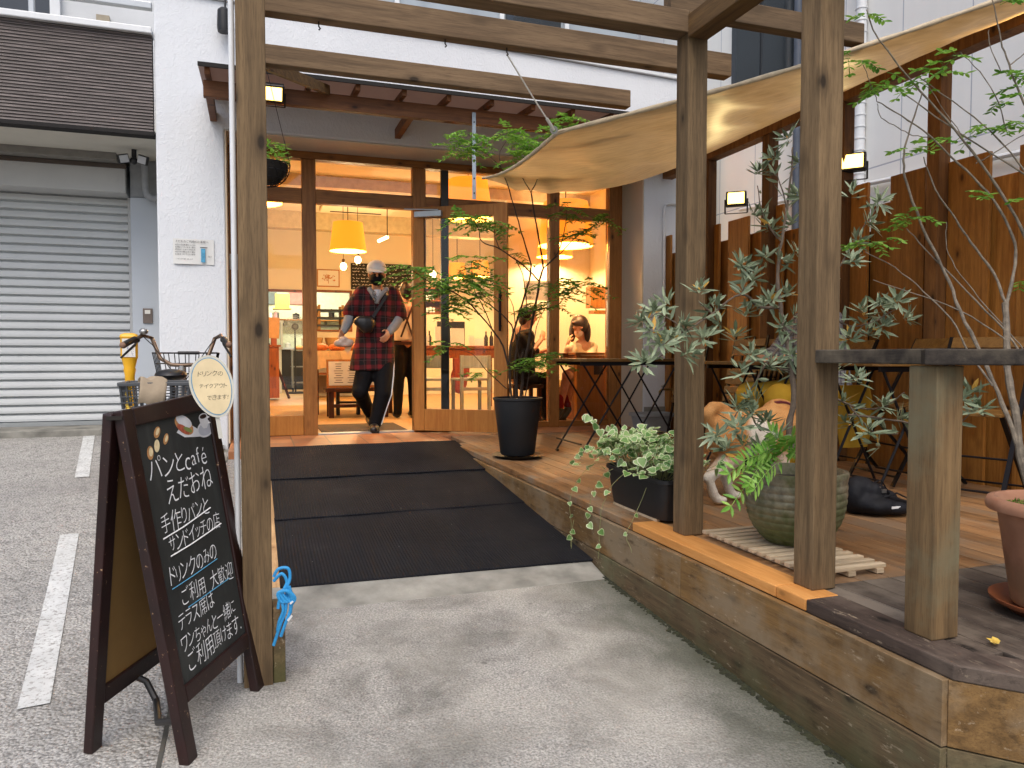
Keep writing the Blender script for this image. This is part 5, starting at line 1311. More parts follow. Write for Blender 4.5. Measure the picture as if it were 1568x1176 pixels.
mb = MB(); mb.box(-.50+.09, -.355, 6.689, 6.6905, z1-.07, z1-.064); put_text(mb, '出口', (-.352, 6.690, z0+.06), (1,0,0), (0,0,1), .016); mb.build('lettering', m_ink, sh_)

# ================================================================ BLUE ROPE
t = thing('blue_rope', 'knotted hank of bright blue rope hung on the foot of the left post', 'rope', (.075, 2.55, .1))
m_blue = M_plain('bright blue rope', '#2f93cf', .55, var=.15, vs=200, bump=.4, bs=250)
mb = MB(); rg = random.Random(12); c = Vector((.078, 2.545, .02))
def rope(pts): 
    P = [Vector(p) for p in pts]; out = []
    for i in range(len(P)-1):
        p0, p1, p2, p3 = P[max(i-1, 0)], P[i], P[i+1], P[min(i+2, len(P)-1)]
        for q in range(6):
            s_ = q/6; out.append(.5*((2*p1)+(p2-p0)*s_+(2*p0-5*p1+4*p2-p3)*s_*s_+(3*p1-p0-3*p2+p3)*s_**3))
    out.append(P[-1]); mb.tube(out, .0052, 8)
rope([(.05, 2.54, .02), (.065, 2.535, .045), (.095, 2.53, .045), (.10, 2.53, .01), (.085, 2.525, -.02)])
rope([(.05, 2.54, .005), (.075, 2.53, .03), (.09, 2.528, .0), (.07, 2.52, -.04), (.062, 2.52, -.08)])
for i in range(3):
    o_ = .012*i; rope([(.085+o_*.5, 2.528-o_*.4, -.01), (.098+o_*.3, 2.52, -.045), (.075+o_, 2.515, -.06), (.062+o_*.6, 2.516, -.03), (.09, 2.512-o_*.2, -.022), (.115-o_*.5, 2.515, -.05), (.10, 2.52, -.075-o_)])
rope([(.09, 2.525, -.03), (.085, 2.52, -.09), (.07, 2.522, -.13), (.058, 2.53, -.17), (.047, 2.535, -.205)])
rope([(.10, 2.522, -.04), (.10, 2.518, -.09), (.085, 2.52, -.13), (.07, 2.528, -.175)])
rope([(.07, 2.52, -.04), (.078, 2.515, -.085), (.066, 2.52, -.12), (.060, 2.53, -.155)])
mb.build('hank', m_blue, t, smooth=True)
mb = MB(); mb.bar((.104, 2.51, -.105), (.092, 2.512, -.12), .011, .006); mb.bar((.10, 2.512, -.065), (.108, 2.51, -.058), .01, .006); mb.build('rope_tag', m_white, t)
# ================================================================ PLANTS
m_bark = M_plain('dark thin bark', '#3a2c22', .85, var=.25, vs=40, bump=.4, bs=120)
m_barkp = M_plain('pale grey bark', '#6f6557', .85, var=.45, vs=45, bump=.4, bs=150)
m_ash = M_leaf('feathery green leaflets', '#3d6b24', '#82ad48', .32)
m_ashb = M_leaf('bright young leaflets', '#4f8a26', '#98c154', .35)
m_oleaf = M_leaf('grey green leathery leaves', '#475538', '#98a586', .1, .5, .45)
m_yleaf = M_leaf('yellowed leaves', '#a8762a', '#d1a64e', .2)
m_fern = M_leaf('bright fern', '#5c9a34', '#a3cc66', .35)
m_ivyg = M_leaf('ivy green centre', '#4f7d38', '#93b272', .2)
m_ivyw = M_leaf('ivy cream margin', '#b4c48c', '#d9dfb8', .2)
m_soil = M_plain('potting soil', '#241c16', .95, var=.5, vs=60, bump=.8)
m_moss = M_leaf('moss tufts', '#4c7a22', '#86a83c', .2)

def leaf(mb, b, d, nrm, L, w_, mi=0, droop=.15, fold=.25):
    b, d, nrm = Vector(b), Vector(d).normalized(), Vector(nrm)
    s = d.cross(nrm)
    if s.length < 1e-4: s = d.orthogonal()
    s.normalize(); nrm = s.cross(d).normalized()
    P = lambda t, q, h=0: b + d*(L*t) + s*(w_*q) + nrm*(h*w_ - droop*L*t*t)
    t1, t2 = .33, .68
    vs = [b, P(.5, 0, -fold), P(1, 0), P(t1, .44), P(t2, .40), P(t1, -.44), P(t2, -.40)]
    mb.add(vs, [(0, 1, 2, 4, 3), (0, 5, 6, 2, 1)], mi)
def rvec(rg): 
    v = Vector((rg.gauss(0,1), rg.gauss(0,1), rg.gauss(0,1))); return v.normalized() if v.length > 1e-6 else Vector((0,0,1))
def pinnate(mb, stem, b, d, L, pairs, ll, lw, rg, up=Vector((0,0,1)), droop=.4, mi=0):
    b, d = Vector(b), Vector(d).normalized(); s = d.cross(up); s = s.normalized() if s.length > 1e-3 else d.orthogonal().normalized()
    nn = s.cross(d).normalized(); pts = []
    for i in range(pairs+1):
        t = i/pairs; pts.append(b + d*(L*t) + Vector((0,0,-droop*L*t*t)))
    stem.tube(pts, [.0012]*len(pts), 4)
    for i in range(1, pairs+1):
        p = pts[i]; dd = (pts[i]-pts[i-1]).normalized(); k_ = ll*(1-.35*abs(i/pairs-.45))*rg.uniform(.8, 1.1)
        for sg_ in (-1, 1):
            leaf(mb, p, dd*.55 + s*sg_ + nn*rg.uniform(-.25, .25), nn+rvec(rg)*.3, k_, lw*rg.uniform(.85, 1.15), mi, .2)
    leaf(mb, pts[-1], d, nn, ll*1.1, lw, mi)
def branch(mb, pts, r0, r1, n=7, wob=.0, rg=None):
    P = [Vector(p) for p in pts]; out = []
    for i in range(len(P)-1):
        p0, p1, p2, p3 = P[max(i-1,0)], P[i], P[i+1], P[min(i+2, len(P)-1)]
        for q in range(4):
            s = q/4; out.append(.5*((2*p1)+(p2-p0)*s+(2*p0-5*p1+4*p2-p3)*s*s+(3*p1-p0-3*p2+p3)*s**3))
    out.append(P[-1])
    if rg: out = [p + rvec(rg)*wob for p in out]; 
    k = len(out); mb.tube(out, [(r0+(r1-r0)*i/(k-1)) * (1+.18*((i*7) % 3-1)*.5) for i in range(k)], n); return out

# ---- slender tree in the tall black pot by the door
rg = random.Random(21)
t = thing('black_pot', 'tall tapered black pot by the open door, on a black saucer', 'plant pot', (1.80, 5.13, .02))
mb = MB(); mb.lathe([(0, .022), (.118, .022), (.125, .03), (.172, .415), (.180, .42), (.180, .435), (.168, .436), (.165, .40), (0, .40)], (1.80, 5.13, 0), 40); mb.build('pot', M_plain('matt black resin', '#1d1e20', .6, var=.2, vs=5), t, smooth=True)
mb = MB(); mb.lathe([(0, .404), (.16, .404)], (1.80, 5.13, 0), 24); mb.open = True; mb.build('soil', m_soil, t)
mb = MB()
for i in range(40): a = rg.uniform(0, 6.28); r_ = rg.uniform(.02, .15); mb.ball((1.80+r_*math.cos(a), 5.13+r_*math.sin(a), .41), rg.uniform(.006, .012), n=6)
mb.build('pebbles', M_plain('white pebbles', '#b9b7b0', .7), t)
mb = MB(); mb.lathe([(0, 0), (.15, 0), (.185, .022), (.19, .022), (.155, .004), (.0, .006)], (1.80, 5.13, 0), 36); tag(mb.build('saucer', m_black, None, smooth=True), 'round black saucer under the tall black pot by the door', 'saucer')
tr = thing('potted_ash_tree', 'slender multi-stemmed tree with feathery green leaves in the tall black pot', 'tree', (1.80, 5.13, .4))
Q = lambda x, y, dy=0: W(x, y, Y=5.13+dy)
stems = [([(797,609),(803,560),(810,520),(821,460),(828,422),(832,411)], .011, .007, 0), ([(832,411),(825,366),(818,325),(813,295)], .007, .005, -.02), ([(813,295),(800,272),(790,250)], .004, .002, -.05), ([(813,295),(826,268),(838,238),(842,215)], .004, .002, -.03),
  ([(783,609),(780,542),(795,480),(810,430),(813,404)], .009, .006, .04), ([(813,404),(801,365),(791,329),(776,280),(767,256)], .006, .003, .02), ([(767,256),(745,236),(724,222)], .003, .0018, 0), ([(767,256),(766,232),(780,210)], .003, .0015, 0),
  ([(778,560),(770,530),(754,505),(709,456),(660,433),(630,413)], .008, .0025, -.12), ([(783,520),(783,497),(750,467),(716,448),(678,446)], .006, .002, .10), ([(825,430),(802,407),(765,381),(738,370),(731,347),(710,333)], .006, .002, -.10), ([(765,381),(757,360),(760,340)], .003, .0015, -.1),
  ([(832,411),(858,388),(888,358),(928,337)], .005, .0018, .05), ([(832,411),(855,385),(866,343),(868,320)], .005, .0018, -.06), ([(821,475),(855,467),(870,445),(898,437)], .004, .0018, -.12), ([(790,570),(810,557),(840,550)], .003, .0015, -.14), ([(776,596),(746,568),(723,542),(690,533)], .004, .0015, -.08), ([(754,505),(740,470),(725,440),(722,400)], .004, .0018, -.14), ([(709,456),(690,470),(680,490)], .003, .0015, -.12),
  ([(790,609),(788,560),(796,505),(806,470),(800,420),(788,395)], .006, .003, .08), ([(801,609),(797,560),(790,520),(786,470),(770,440)], .005, .002, -.05), ([(792,609),(792,570),(800,540)], .008, .005, -.04), ([(804,607),(812,560),(822,500),(836,470)], .005, .002, .1)]
sm = MB()
for pts, r0, r1, dy in stems:
    n_ = len(pts); branch(sm, [Q(x, y, dy*(i/(n_-1))**1.2 + (.03*math.sin(i*2+x))) for i, (x, y) in enumerate(pts)], r0, r1, 7, .0025, rg)
trunk = sm.build('trunk', m_bark, tr, smooth=True)
lm, ls = MB(), MB()
cl = [(630,415,5,-.12),(655,425,4,-.1),(690,440,6,-.12),(700,460,6,-.1),(720,432,6,-.13),(742,445,5,-.1),(685,480,4,-.12),(712,425,5,.08),(722,400,3,-.14),(740,420,4,-.1),(670,448,5,.1),
      (710,333,5,-.1),(735,345,5,-.1),(758,342,5,-.1),(712,208,5,0),(728,222,4,0),(706,232,3,0),(780,208,6,0),(790,250,4,-.05),(815,222,6,-.03),(842,213,6,-.03),(868,190,5,-.03),(830,240,4,-.03),(800,235,4,-.05),(850,195,4,0),
      (868,320,4,-.06),(898,350,3,.05),(930,337,4,.05),(880,362,2,.05),(850,437,4,-.12),(878,443,5,-.12),(898,437,4,-.12),(862,462,3,-.12),(800,558,3,-.12),(822,553,4,-.14),(842,550,4,-.14),(812,472,3,-.06),(690,533,2,-.08),(746,568,1,-.08),(788,395,2,.08),(836,470,2,.1)]
for x, y, k_, dy in cl:
    c = Q(x, y, dy)
    for i in range(int(k_*2.0)+2):
        az = rg.uniform(0, 6.28); dr = Vector((math.cos(az), math.sin(az)*.8, rg.uniform(-.05, .45)))
        pinnate(lm, ls, c + rvec(rg)*.045, dr, rg.uniform(.11, .19), rg.randint(5, 7), .044, .018, rg, mi=1 if (y < 260 or rg.random() < .25) else 0)
lm.open = True; lm.build('crown', [m_ash, m_ashb], tr); ls.build('leaf_stalks', m_ash, trunk)

# ---- tree in the terracotta pot at the right edge
TX, TY = 2.175, 1.50
t = thing('terracotta_pot', 'faded terracotta pot with a rolled rim at the right edge', 'plant pot', (TX, TY, .03))
def _terra():
    t_ = NT('weathered terracotta'); v = t_.tc(); z = t_.sep(v)[2]; n = t_.noise(v, 8, 5, .6)
    col = t_.ramp(n, [(.3, '#9a6a50'), (.7, '#b98a6e')])
    col = t_.mix(t_.ramp(t_.math('ADD', z, t_.math('MULTIPLY', n, .12)), [(-.06+.10, .75), (.20, 0.0)]), col, '#6f6a48')
    t_.set(col, .85); t_.bump(n, .2, .004); return t_.m
m_terra = _terra()
mb = MB(); mb.lathe([(0, 0), (.118, 0), (.122, .006), (.160, .262), (.168, .268), (.188, .272), (.192, .285), (.186, .302), (.168, .306), (.158, .295), (.15, .26), (0, .26)], (TX, TY, .0), 44); mb.v = [(x, y, z+.022) for x, y, z in mb.v]; mb.build('pot', m_terra, t, smooth=True, sharp=60)
mb = MB(); mb.lathe([(0, .285), (.158, .29)], (TX, TY, 0), 20); mb.open = True; mb.build('soil', m_soil, t)
mb = MB()
for i in range(1500):
    a = rg.uniform(0, 6.28); r_ = .155*math.sqrt(rg.random()); hgt = .018*max(0, mnoise.noise(Vector((r_*math.cos(a)*20, r_*math.sin(a)*20, 0)))+.5)
    leaf(mb, (TX+r_*math.cos(a), TY+r_*math.sin(a), .288+hgt*.6), Vector((rg.gauss(0,.5), rg.gauss(0,.5), 1)), rvec(rg), rg.uniform(.008, .016), .004)
mb.open = True; o = mb.build('moss', m_moss, t); 
mb = MB(); mb.lathe([(0, .001), (.13, .001), (.172, .04), (.178, .04), (.176, .03), (.14, .012), (0, .012)], (TX, TY, 0), 40); tag(mb.build('saucer', M_plain('wet terracotta', '#8a4e30', .45, var=.15), None, smooth=True, sharp=60), 'terracotta saucer at the right edge under the faded pot', 'saucer')
tr = thing('bare_branched_tree', 'sparse young tree with pale bare branches in the terracotta pot', 'tree', (TX, TY, .29))
def Q2(x, y): 
    k_ = min(1, max(0, (720-y)/320)); d = 2.13 + .33*k_ - .0006*max(0, x-1500)*k_
    return W(x, y, d=d)
br = [([(1592,780),(1568,720),(1553,625),(1543,571),(1541,510),(1540,464)], .016, .011), ([(1586,780),(1562,690),(1536,620),(1503,543),(1471,479),(1453,432),(1411,343),(1389,282),(1384,246),(1390,207),(1409,150),(1410,140)], .011, .002), ([(1540,464),(1521,418),(1486,371),(1464,336),(1432,289),(1414,240)], .007, .002),
  ([(1541,464),(1554,404),(1550,361),(1521,307),(1479,261),(1425,210),(1380,178),(1343,155)], .008, .002), ([(1425,210),(1398,207),(1375,195),(1350,180),(1343,158)], .0025, .0015), ([(1592,600),(1600,480),(1568,357),(1514,268),(1463,199),(1409,139),(1346,60),(1326,15)], .009, .002), ([(1610,300),(1568,267),(1474,207),(1401,155),(1373,137)], .005, .0018), ([(1620,330),(1568,261),(1526,210),(1477,169),(1409,120)], .005, .0018),
  ([(1590,600),(1564,546),(1536,504),(1479,446),(1418,382),(1388,350)], .006, .0018), ([(1550,560),(1536,518),(1468,475),(1400,450),(1336,429)], .004, .0014), ([(1520,590),(1486,543),(1457,489),(1414,446),(1370,410),(1325,386)], .005, .0016), ([(1568,540),(1555,520),(1510,468),(1470,420),(1450,380),(1449,340)], .003, .0014), ([(1600,200),(1568,160),(1545,100),(1532,60),(1520,0)], .006, .002), ([(1494,250),(1520,236),(1568,206)], .003, .0016), ([(1545,100),(1568,82),(1590,60)], .003, .0015), ([(1532,110),(1515,70),(1514,45)], .0025, .0014), ([(1343,155),(1332,125),(1322,100)], .002, .0012), ([(1470,203),(1440,160),(1415,120)], .002, .0012), ([(1540,200),(1530,160),(1500,110),(1470,80)], .003, .0014)]
sm = MB()
for pts, r0, r1 in br: branch(sm, [Q2(x, y) for x, y in pts], r0*.68, r1*.85, 8, .002, rg)
trunk = sm.build('trunk', m_barkp, tr, smooth=True)
lm, ls = MB(), MB()
for x, y, k_, L in [(1300,88,4,.075),(1312,98,3,.07),(1345,140,5,.07),(1325,128,3,.06),(1355,118,2,.06),(1425,112,5,.075),(1400,128,4,.065),(1465,84,4,.07),(1448,100,3,.06),(1395,228,4,.06),(1425,218,4,.065),(1390,335,5,.06),(1410,325,3,.055),(1330,375,5,.065),(1350,368,3,.06),(1550,118,5,.075),(1562,140,4,.075),(1540,155,3,.07),(1505,195,5,.08),(1535,190,5,.08),(1562,182,4,.08),(1566,312,3,.07),(1568,430,3,.06),(1480,300,0,.06),(1322,20,2,.06),(1524,8,3,.06)]:
    c = Q2(x, y)
    for i in range(max(2, int(k_*.8))):
        az = rg.uniform(0, 6.28); dr = Vector((math.cos(az), math.sin(az), rg.uniform(-.1, .35)))
        pinnate(lm, ls, c + rvec(rg)*.015, dr, L*rg.uniform(.8, 1.2), rg.randint(3, 5), .030, .0145, rg, mi=1 if rg.random() < .8 else 0)
lm.open = True; lm.build('crown', [m_ash, m_ashb], tr); ls.build('leaf_stalks', m_ash, trunk)

# ---- grey-green shrub in the ribbed glazed pot
GX, GY = 1.935, 2.335
KP = .775
def _glaze():
    t_ = NT('mossy ribbed glaze'); v = t_.tc(); z = t_.sep(v)[2]; n = t_.noise(v, 7, 6, .65); n2 = t_.noise(v, 40, 4)
    col = t_.ramp(n2, [(.3, '#57524480'[:7]), (.7, '#857e68')])
    col = t_.mix(t_.ramp(n, [(.46, 0.0), (.62, .8)]), col, '#4a4f28')
    col = t_.mix(t_.ramp(t_.math('ADD', z, t_.math('MULTIPLY', n, .15)), [(.10, .8), (.26, 0.0)]), col, '#44521a')
    t_.set(col, t_.ramp(n, [(.4, .3), (.6, .8)])); t_.bump(n2, .3, .004); return t_.m
t = thing('ribbed_glazed_pot', 'big mossy ribbed stoneware pot behind the tall front pergola post', 'plant pot', (GX, GY, .035))
prof = [(0, .036), (.135, .036), (.145, .045)]
N_ = 90
for i in range(N_+1):
    s = i/N_; z = .045+.235*s; r_ = .147 + .093*(1-(1-s)**3.4)
    prof.append((r_ + .0045*(abs(math.sin(s*math.pi*8.5))**.6) - .003, z))
prof += [(.243, .286), (.247, .296), (.244, .306), (.226, .308), (.220, .298), (.215, .26), (0, .26)]
prof = [(r_*KP, z) for r_, z in prof]
mb = MB(); mb.lathe(prof, (GX, GY, 0), 56); mb.build('pot', _glaze(), t, smooth=True, sharp=60)
mb = MB(); mb.lathe([(0, .268), (.217*KP, .262)], (GX, GY, 0), 24); mb.open = True; mb.build('soil', m_soil, t)
t = thing('slatted_stand', 'pale wooden slat stand under the ribbed pot', 'pot stand', (1.93, 2.3, 0))
for i in range(13):
    y = 1.99+i*.05; mb = MB(); mb.box(1.715, 2.035, y, y+.028, .016, .030); mb.build('slat', m_slat, t, bevel=.002)
for x in (1.75, 1.87, 1.99): mb = MB(); mb.box(x, x+.03, 1.985, 2.62, .0, .0155); mb.build('batten', m_slat, t)
tr = thing('grey_leaved_shrub', 'tall shrub with whorls of narrow grey-green leaves in the ribbed pot', 'shrub', (GX, GY, .26))
rg = random.Random(5)
Q3 = lambda x, y, d: W(x, y, d=d)
pl = [([(1214,700,2.81),(1209,654,2.82),(1216,614,2.84),(1211,569,2.86),(1204,520,2.9),(1195,470,2.95),(1190,420,3.0),(1197,370,3.02),(1205,320,3.05),(1212,260,3.05),(1214,225,3.05)], .013, .003),
 ([(1204,520,2.9),(1176,553,2.85),(1140,614,2.8),(1111,658,2.75)], .005, .002), ([(1140,600,2.8),(1152,640,2.78),(1165,660,2.75)], .004, .002), ([(1195,470,2.95),(1162,470,2.9),(1136,450,2.85),(1090,480,2.8),(1050,506,2.78),(1010,515,2.75)], .006, .002), ([(1136,450,2.85),(1140,430,2.85),(1135,412,2.85)], .003, .0015), ([(1090,480,2.8),(1070,462,2.8)], .003, .0015), ([(1050,506,2.78),(1020,540,2.75),(990,555,2.74)], .003, .0015), ([(1050,506,2.78),(1010,480,2.76),(990,492,2.75)], .003, .0015),
 ([(1197,370,3.02),(1170,335,3.0),(1160,285,3.0)], .004, .0018), ([(1205,320,3.05),(1190,270,3.05),(1165,262,3.05)], .003, .0015), ([(1211,569,2.86),(1250,590,2.8),(1300,620,2.75),(1350,625,2.75),(1385,600,2.7)], .005, .002), ([(1300,620,2.75),(1335,660,2.72),(1375,665,2.7)], .0035, .0015), ([(1300,635,2.75),(1380,645,2.7),(1440,662,2.7),(1480,640,2.65),(1500,605,2.62)], .004, .0015),
 ([(1204,520,2.9),(1250,470,2.95),(1300,500,2.95),(1345,490,2.95)], .005, .002), ([(1250,470,2.95),(1290,400,3.0),(1320,350,3.0),(1345,315,3.0)], .004, .0018), ([(1345,490,2.95),(1375,470,2.95)], .003, .0015), ([(1190,420,3.0),(1215,395,3.0)], .003, .0015), ([(1211,569,2.86),(1180,560,2.82),(1150,545,2.8)], .003, .0015)]
sm = MB()
for pts, r0, r1 in pl: branch(sm, [Q3(*p) for p in pts], r0, r1, 8, .0025, rg)
trunk = sm.build('trunk', M_plain('grey brown stem', '#5f5245', .85, var=.3, vs=40), tr, smooth=True)
mb = MB(); mb.tube([W(1234, 700, d=2.85), W(1238, 450, d=2.88)], .006, 8); tag(mb.build('plant_stake', M_plain('green stake', '#4f7350', .5), None, smooth=True), 'thin green stake standing in the ribbed pot', 'stake')
ros = [(1208,215,3.05,11),(1226,250,3.06,7),(1162,268,3.05,10),(1186,246,3.05,8),(1224,300,3.06,9),(1152,330,3.0,6),(1180,352,3.0,6),(1212,345,3.04,8),(1218,385,3.0,8),(1135,408,2.85,11),(1150,428,2.86,8),(1196,400,3,8),(1172,396,3,6),(1203,452,2.96,8),(1180,462,2.94,8),(1218,485,2.93,9),(1142,482,2.9,8),(1070,448,2.8,8),(1000,478,2.76,9),(985,495,2.75,9),(1022,470,2.77,9),(1042,498,2.77,9),(1012,528,2.75,9),(984,556,2.74,11),(1050,543,2.76,9),(1076,520,2.78,8),(1100,498,2.8,8),(1092,470,2.8,7),(1126,520,2.8,8),(1150,545,2.8,9),(1135,572,2.8,7),(1196,500,2.9,8),(1180,560,2.82,8),(1212,545,2.87,8),(1155,612,2.72,13),(1130,655,2.72,9),(1172,648,2.74,9),(1110,690,2.7,8),(1140,682,2.7,8),(1165,692,2.7,7),(1190,668,2.72,8),(1150,636,2.72,8),(1128,628,2.74,7),(1098,668,2.72,7),(1030,520,2.78,8),(1000,508,2.72,8),
  (1302,300,3,7),(1330,342,3,9),(1346,312,3,9),(1310,372,3,8),(1304,402,3,8),(1320,480,2.95,8),(1346,468,2.95,9),(1372,464,2.95,9),(1386,490,2.95,7),(1350,502,2.95,9),(1330,512,2.95,8),(1300,522,2.95,9),(1292,560,2.9,7),(1312,582,2.8,8),(1350,622,2.75,6),(1376,640,2.7,8),(1330,662,2.72,7),(1345,682,2.72,5),(1484,602,2.64,9),(1500,628,2.64,8),(1470,612,2.66,6),(1290,620,2.76,6),(1300,650,2.75,6)]
lm = MB()
for x, y, d, k_ in ros:
    c = Q3(x, y, d+rg.uniform(-.05, .05)); ax_ = (Vector((rg.gauss(0,.5), rg.gauss(0,.5)-.25, rg.uniform(.2, 1.0)))).normalized(); a0 = rg.uniform(0, 6.28)
    s1 = ax_.orthogonal().normalized(); s2 = ax_.cross(s1)
    for ring in range(2):
        for i in range(int(k_*1.5) if ring == 0 else max(4, int(k_*.7))):
            a = a0 + i*2.4 + ring; el = rg.uniform(.15, .65) + ring*.7
            dr = (s1*math.cos(a)+s2*math.sin(a))*math.cos(el) + ax_*math.sin(el)
            mi = 1 if rg.random() < .035 else 0
            leaf(lm, c + ax_*(.012*ring) + dr*.004 + rvec(rg)*.012, dr, ax_, rg.uniform(.046, .078)*(1 if ring == 0 else .75), rg.uniform(.012, .0175), mi, .12, .2)
for pts, r0, r1 in pl[1:]:      # loose leaves along the twigs
    for i in range(len(pts)-1):
        for q in range(4):
            s = rg.random(); p = Q3(*pts[i]).lerp(Q3(*pts[i+1]), s); leaf(lm, p, rvec(rg)+Vector((0,0,.4)), rvec(rg), rg.uniform(.05, .075), .016, 0)
lm.open = True; lm.build('crown', [m_oleaf, m_yleaf], tr)
fr = thing('fern', 'bright green fern drooping over the left rim of the ribbed pot', 'fern', (GX-.1, GY-.05, .27))
lm, ls = MB(), MB()
for (x0, y0, x1, y1, L) in [(1185,705,1128,765,.20),(1180,700,1150,735,.14),(1190,700,1165,690,.14),(1195,698,1215,660,.14),(1200,700,1180,650,.15),(1192,704,1140,700,.16),(1205,700,1225,690,.13),(1185,700,1120,720,.15),(1215,705,1232,672,.12),(1200,704,1160,742,.15)]:
    a, b = W(x0, y0, d=2.72), W(x1, y1, d=2.56)
    dr = b-a; pinnate(lm, ls, a, dr + Vector((0,0,.25*dr.length)), dr.length*1.05, 9, .052, .017, rg, up=Vector((-.3,-1,.5)), droop=.28)
lm.open = True; lm.build('fronds', m_fern, fr); ls.build('frond_stalks', m_fern, fr)

# ---- variegated ivy in the black trough on the deck edge
t = thing('black_planter', 'long black planter box of ivy on the deck edge beside the pergola post', 'planter', (1.76, 3.12, 0))
mb = MB(); mb.loft([((1.765, 3.13, .012), .085, .255, (1,0,0), (0,1,0)), ((1.765, 3.13, .175), .10, .29, (1,0,0), (0,1,0)), ((1.765, 3.13, .178), .108, .30, (1,0,0), (0,1,0)), ((1.765, 3.13, .195), .108, .30, (1,0,0), (0,1,0)), ((1.765, 3.13, .195), .098, .288, (1,0,0), (0,1,0)), ((1.765, 3.13, .16), .094, .28, (1,0,0), (0,1,0))], 40, p=7); mb.build('box', M_plain('black planter plastic', '#19191b', .5, var=.2), t, smooth=True)
mb = MB(); mb.box(1.69, 1.84, 2.9, 3.37, .158, .17); mb.build('soil', m_soil, t)
mb = MB(); mb.box(1.68, 1.70, 2.93, 3.35, .0005, .0115); mb.box(1.82, 1.84, 2.93, 3.35, .0005, .0115); tag(mb.build('planter_batten', m_slat), 'pale battens under the black ivy planter', 'batten')
iv = thing('variegated_ivy', 'cream-edged variegated ivy spilling out of the black planter', 'ivy', (1.76, 3.12, .17))
lm, ls = MB(), MB(); rg = random.Random(9)
def ivyleaf(p, d, nrm, L):
    d = Vector(d).normalized(); nrm = Vector(nrm); s = d.cross(nrm); s = s.normalized() if s.length > 1e-3 else d.orthogonal().normalized(); nn = s.cross(d).normalized()
    prof_ = [(0, 0), (-.08, .32), (.12, .50), (.42, .46), (.72, .26), (1, 0)]
    ring = [(t_, q) for t_, q in prof_] + [(t_, -q) for t_, q in prof_[-2:0:-1]]
    P = lambda t_, q: Vector(p) + d*(L*t_) + s*(L*q) + nn*(.10*L*abs(q)*2 - .12*L*t_*t_)
    outer = [P(t_, q) for t_, q in ring]; inner = [P(.04+t_*.86 if t_ > 0 else .04, q*.80) for t_, q in ring]; n = len(ring)
    mid = Vector(p) + d*L*.42 - nn*(.03*L)
    o = len(lm.v); lm.v += [tuple(v) for v in outer+inner] + [tuple(mid)]
    for i in range(n):
        j = (i+1) % n
        lm.f.append((o+i, o+j, o+n+j, o+n+i)); lm.m.append(1)
        lm.f.append((o+n+i, o+n+j, o+2*n)); lm.m.append(0)
for i in range(520):
    y = rg.uniform(2.85, 3.62); x = 1.77+rg.gauss(0, .075); hgt = .20 + .17*max(0, 1-((y-3.2)/.42)**2)*rg.random()**.6 + .02
    if x < 1.68: hgt -= .8*(1.68-x)
    p = Vector((x, y, hgt)); ivyleaf(p, Vector((rg.gauss(0,.7)-.25, rg.gauss(0,.7)-.15, rg.gauss(-.1,.35))), Vector((rg.gauss(-.35,.35), rg.gauss(-.45,.35), 1)), rg.uniform(.028, .048))
    if i % 3 == 0: ls.tube([p, Vector((1.77+(x-1.77)*.3, 3.13+(y-3.13)*.6, .17))], .0012, 4)
def tendril(pts, k_, sz=.034):
    P = branch(ls, pts, .0014, .0010, 4, .004, rg)
    for i in range(k_):
        p = P[int((len(P)-1)*(.25+.75*(i+rg.random()*.6)/max(1, k_)))if k_ > 1 else -1] if True else None
        ivyleaf(p, Vector((rg.gauss(0,.6), rg.gauss(0,.5)-.3, -.5)), Vector((-.6, -.8, .4))+rvec(rg)*.5, sz*rg.uniform(.7, 1.1))
Z_ = Vector
tendril([(1.70, 3.45, .2), (1.62, 3.52, .16), (1.535, 3.54, .02), (1.525, 3.52, -.12), (1.515, 3.5, -.24)], 7); tendril([(1.69, 3.3, .2), (1.60, 3.32, .14), (1.54, 3.33, .0), (1.53, 3.32, -.10)], 6); tendril([(1.70, 3.2, .2), (1.60, 3.2, .12), (1.545, 3.2, 0), (1.535, 3.2, -.16), (1.53, 3.2, -.22)], 3)
tendril([(1.72, 3.55, .22), (1.70, 3.70, .25), (1.68, 3.78, .20), (1.64, 3.84, .12)], 6); tendril([(1.72, 3.5, .28), (1.72, 3.62, .37), (1.71, 3.70, .41), (1.70, 3.76, .40)], 6, .045); tendril([(1.78, 3.5, .3), (1.80, 3.62, .36), (1.82, 3.68, .34)], 5, .045)
tendril([(1.53, 3.5, -.1), (1.50, 3.46, -.26), (1.44, 3.38, -.285), (1.40, 3.3, -.29)], 2, .02); tendril([(1.70, 3.0, .2), (1.62, 2.98, .06), (1.55, 2.95, -.05), (1.545, 2.9, -.12)], 2, .026)
lm.open = True; lm.build('leaves', [m_ivyg, m_ivyw], iv); ls.build('stems', M_plain('ivy stem', '#8a8a5a', .8), iv)

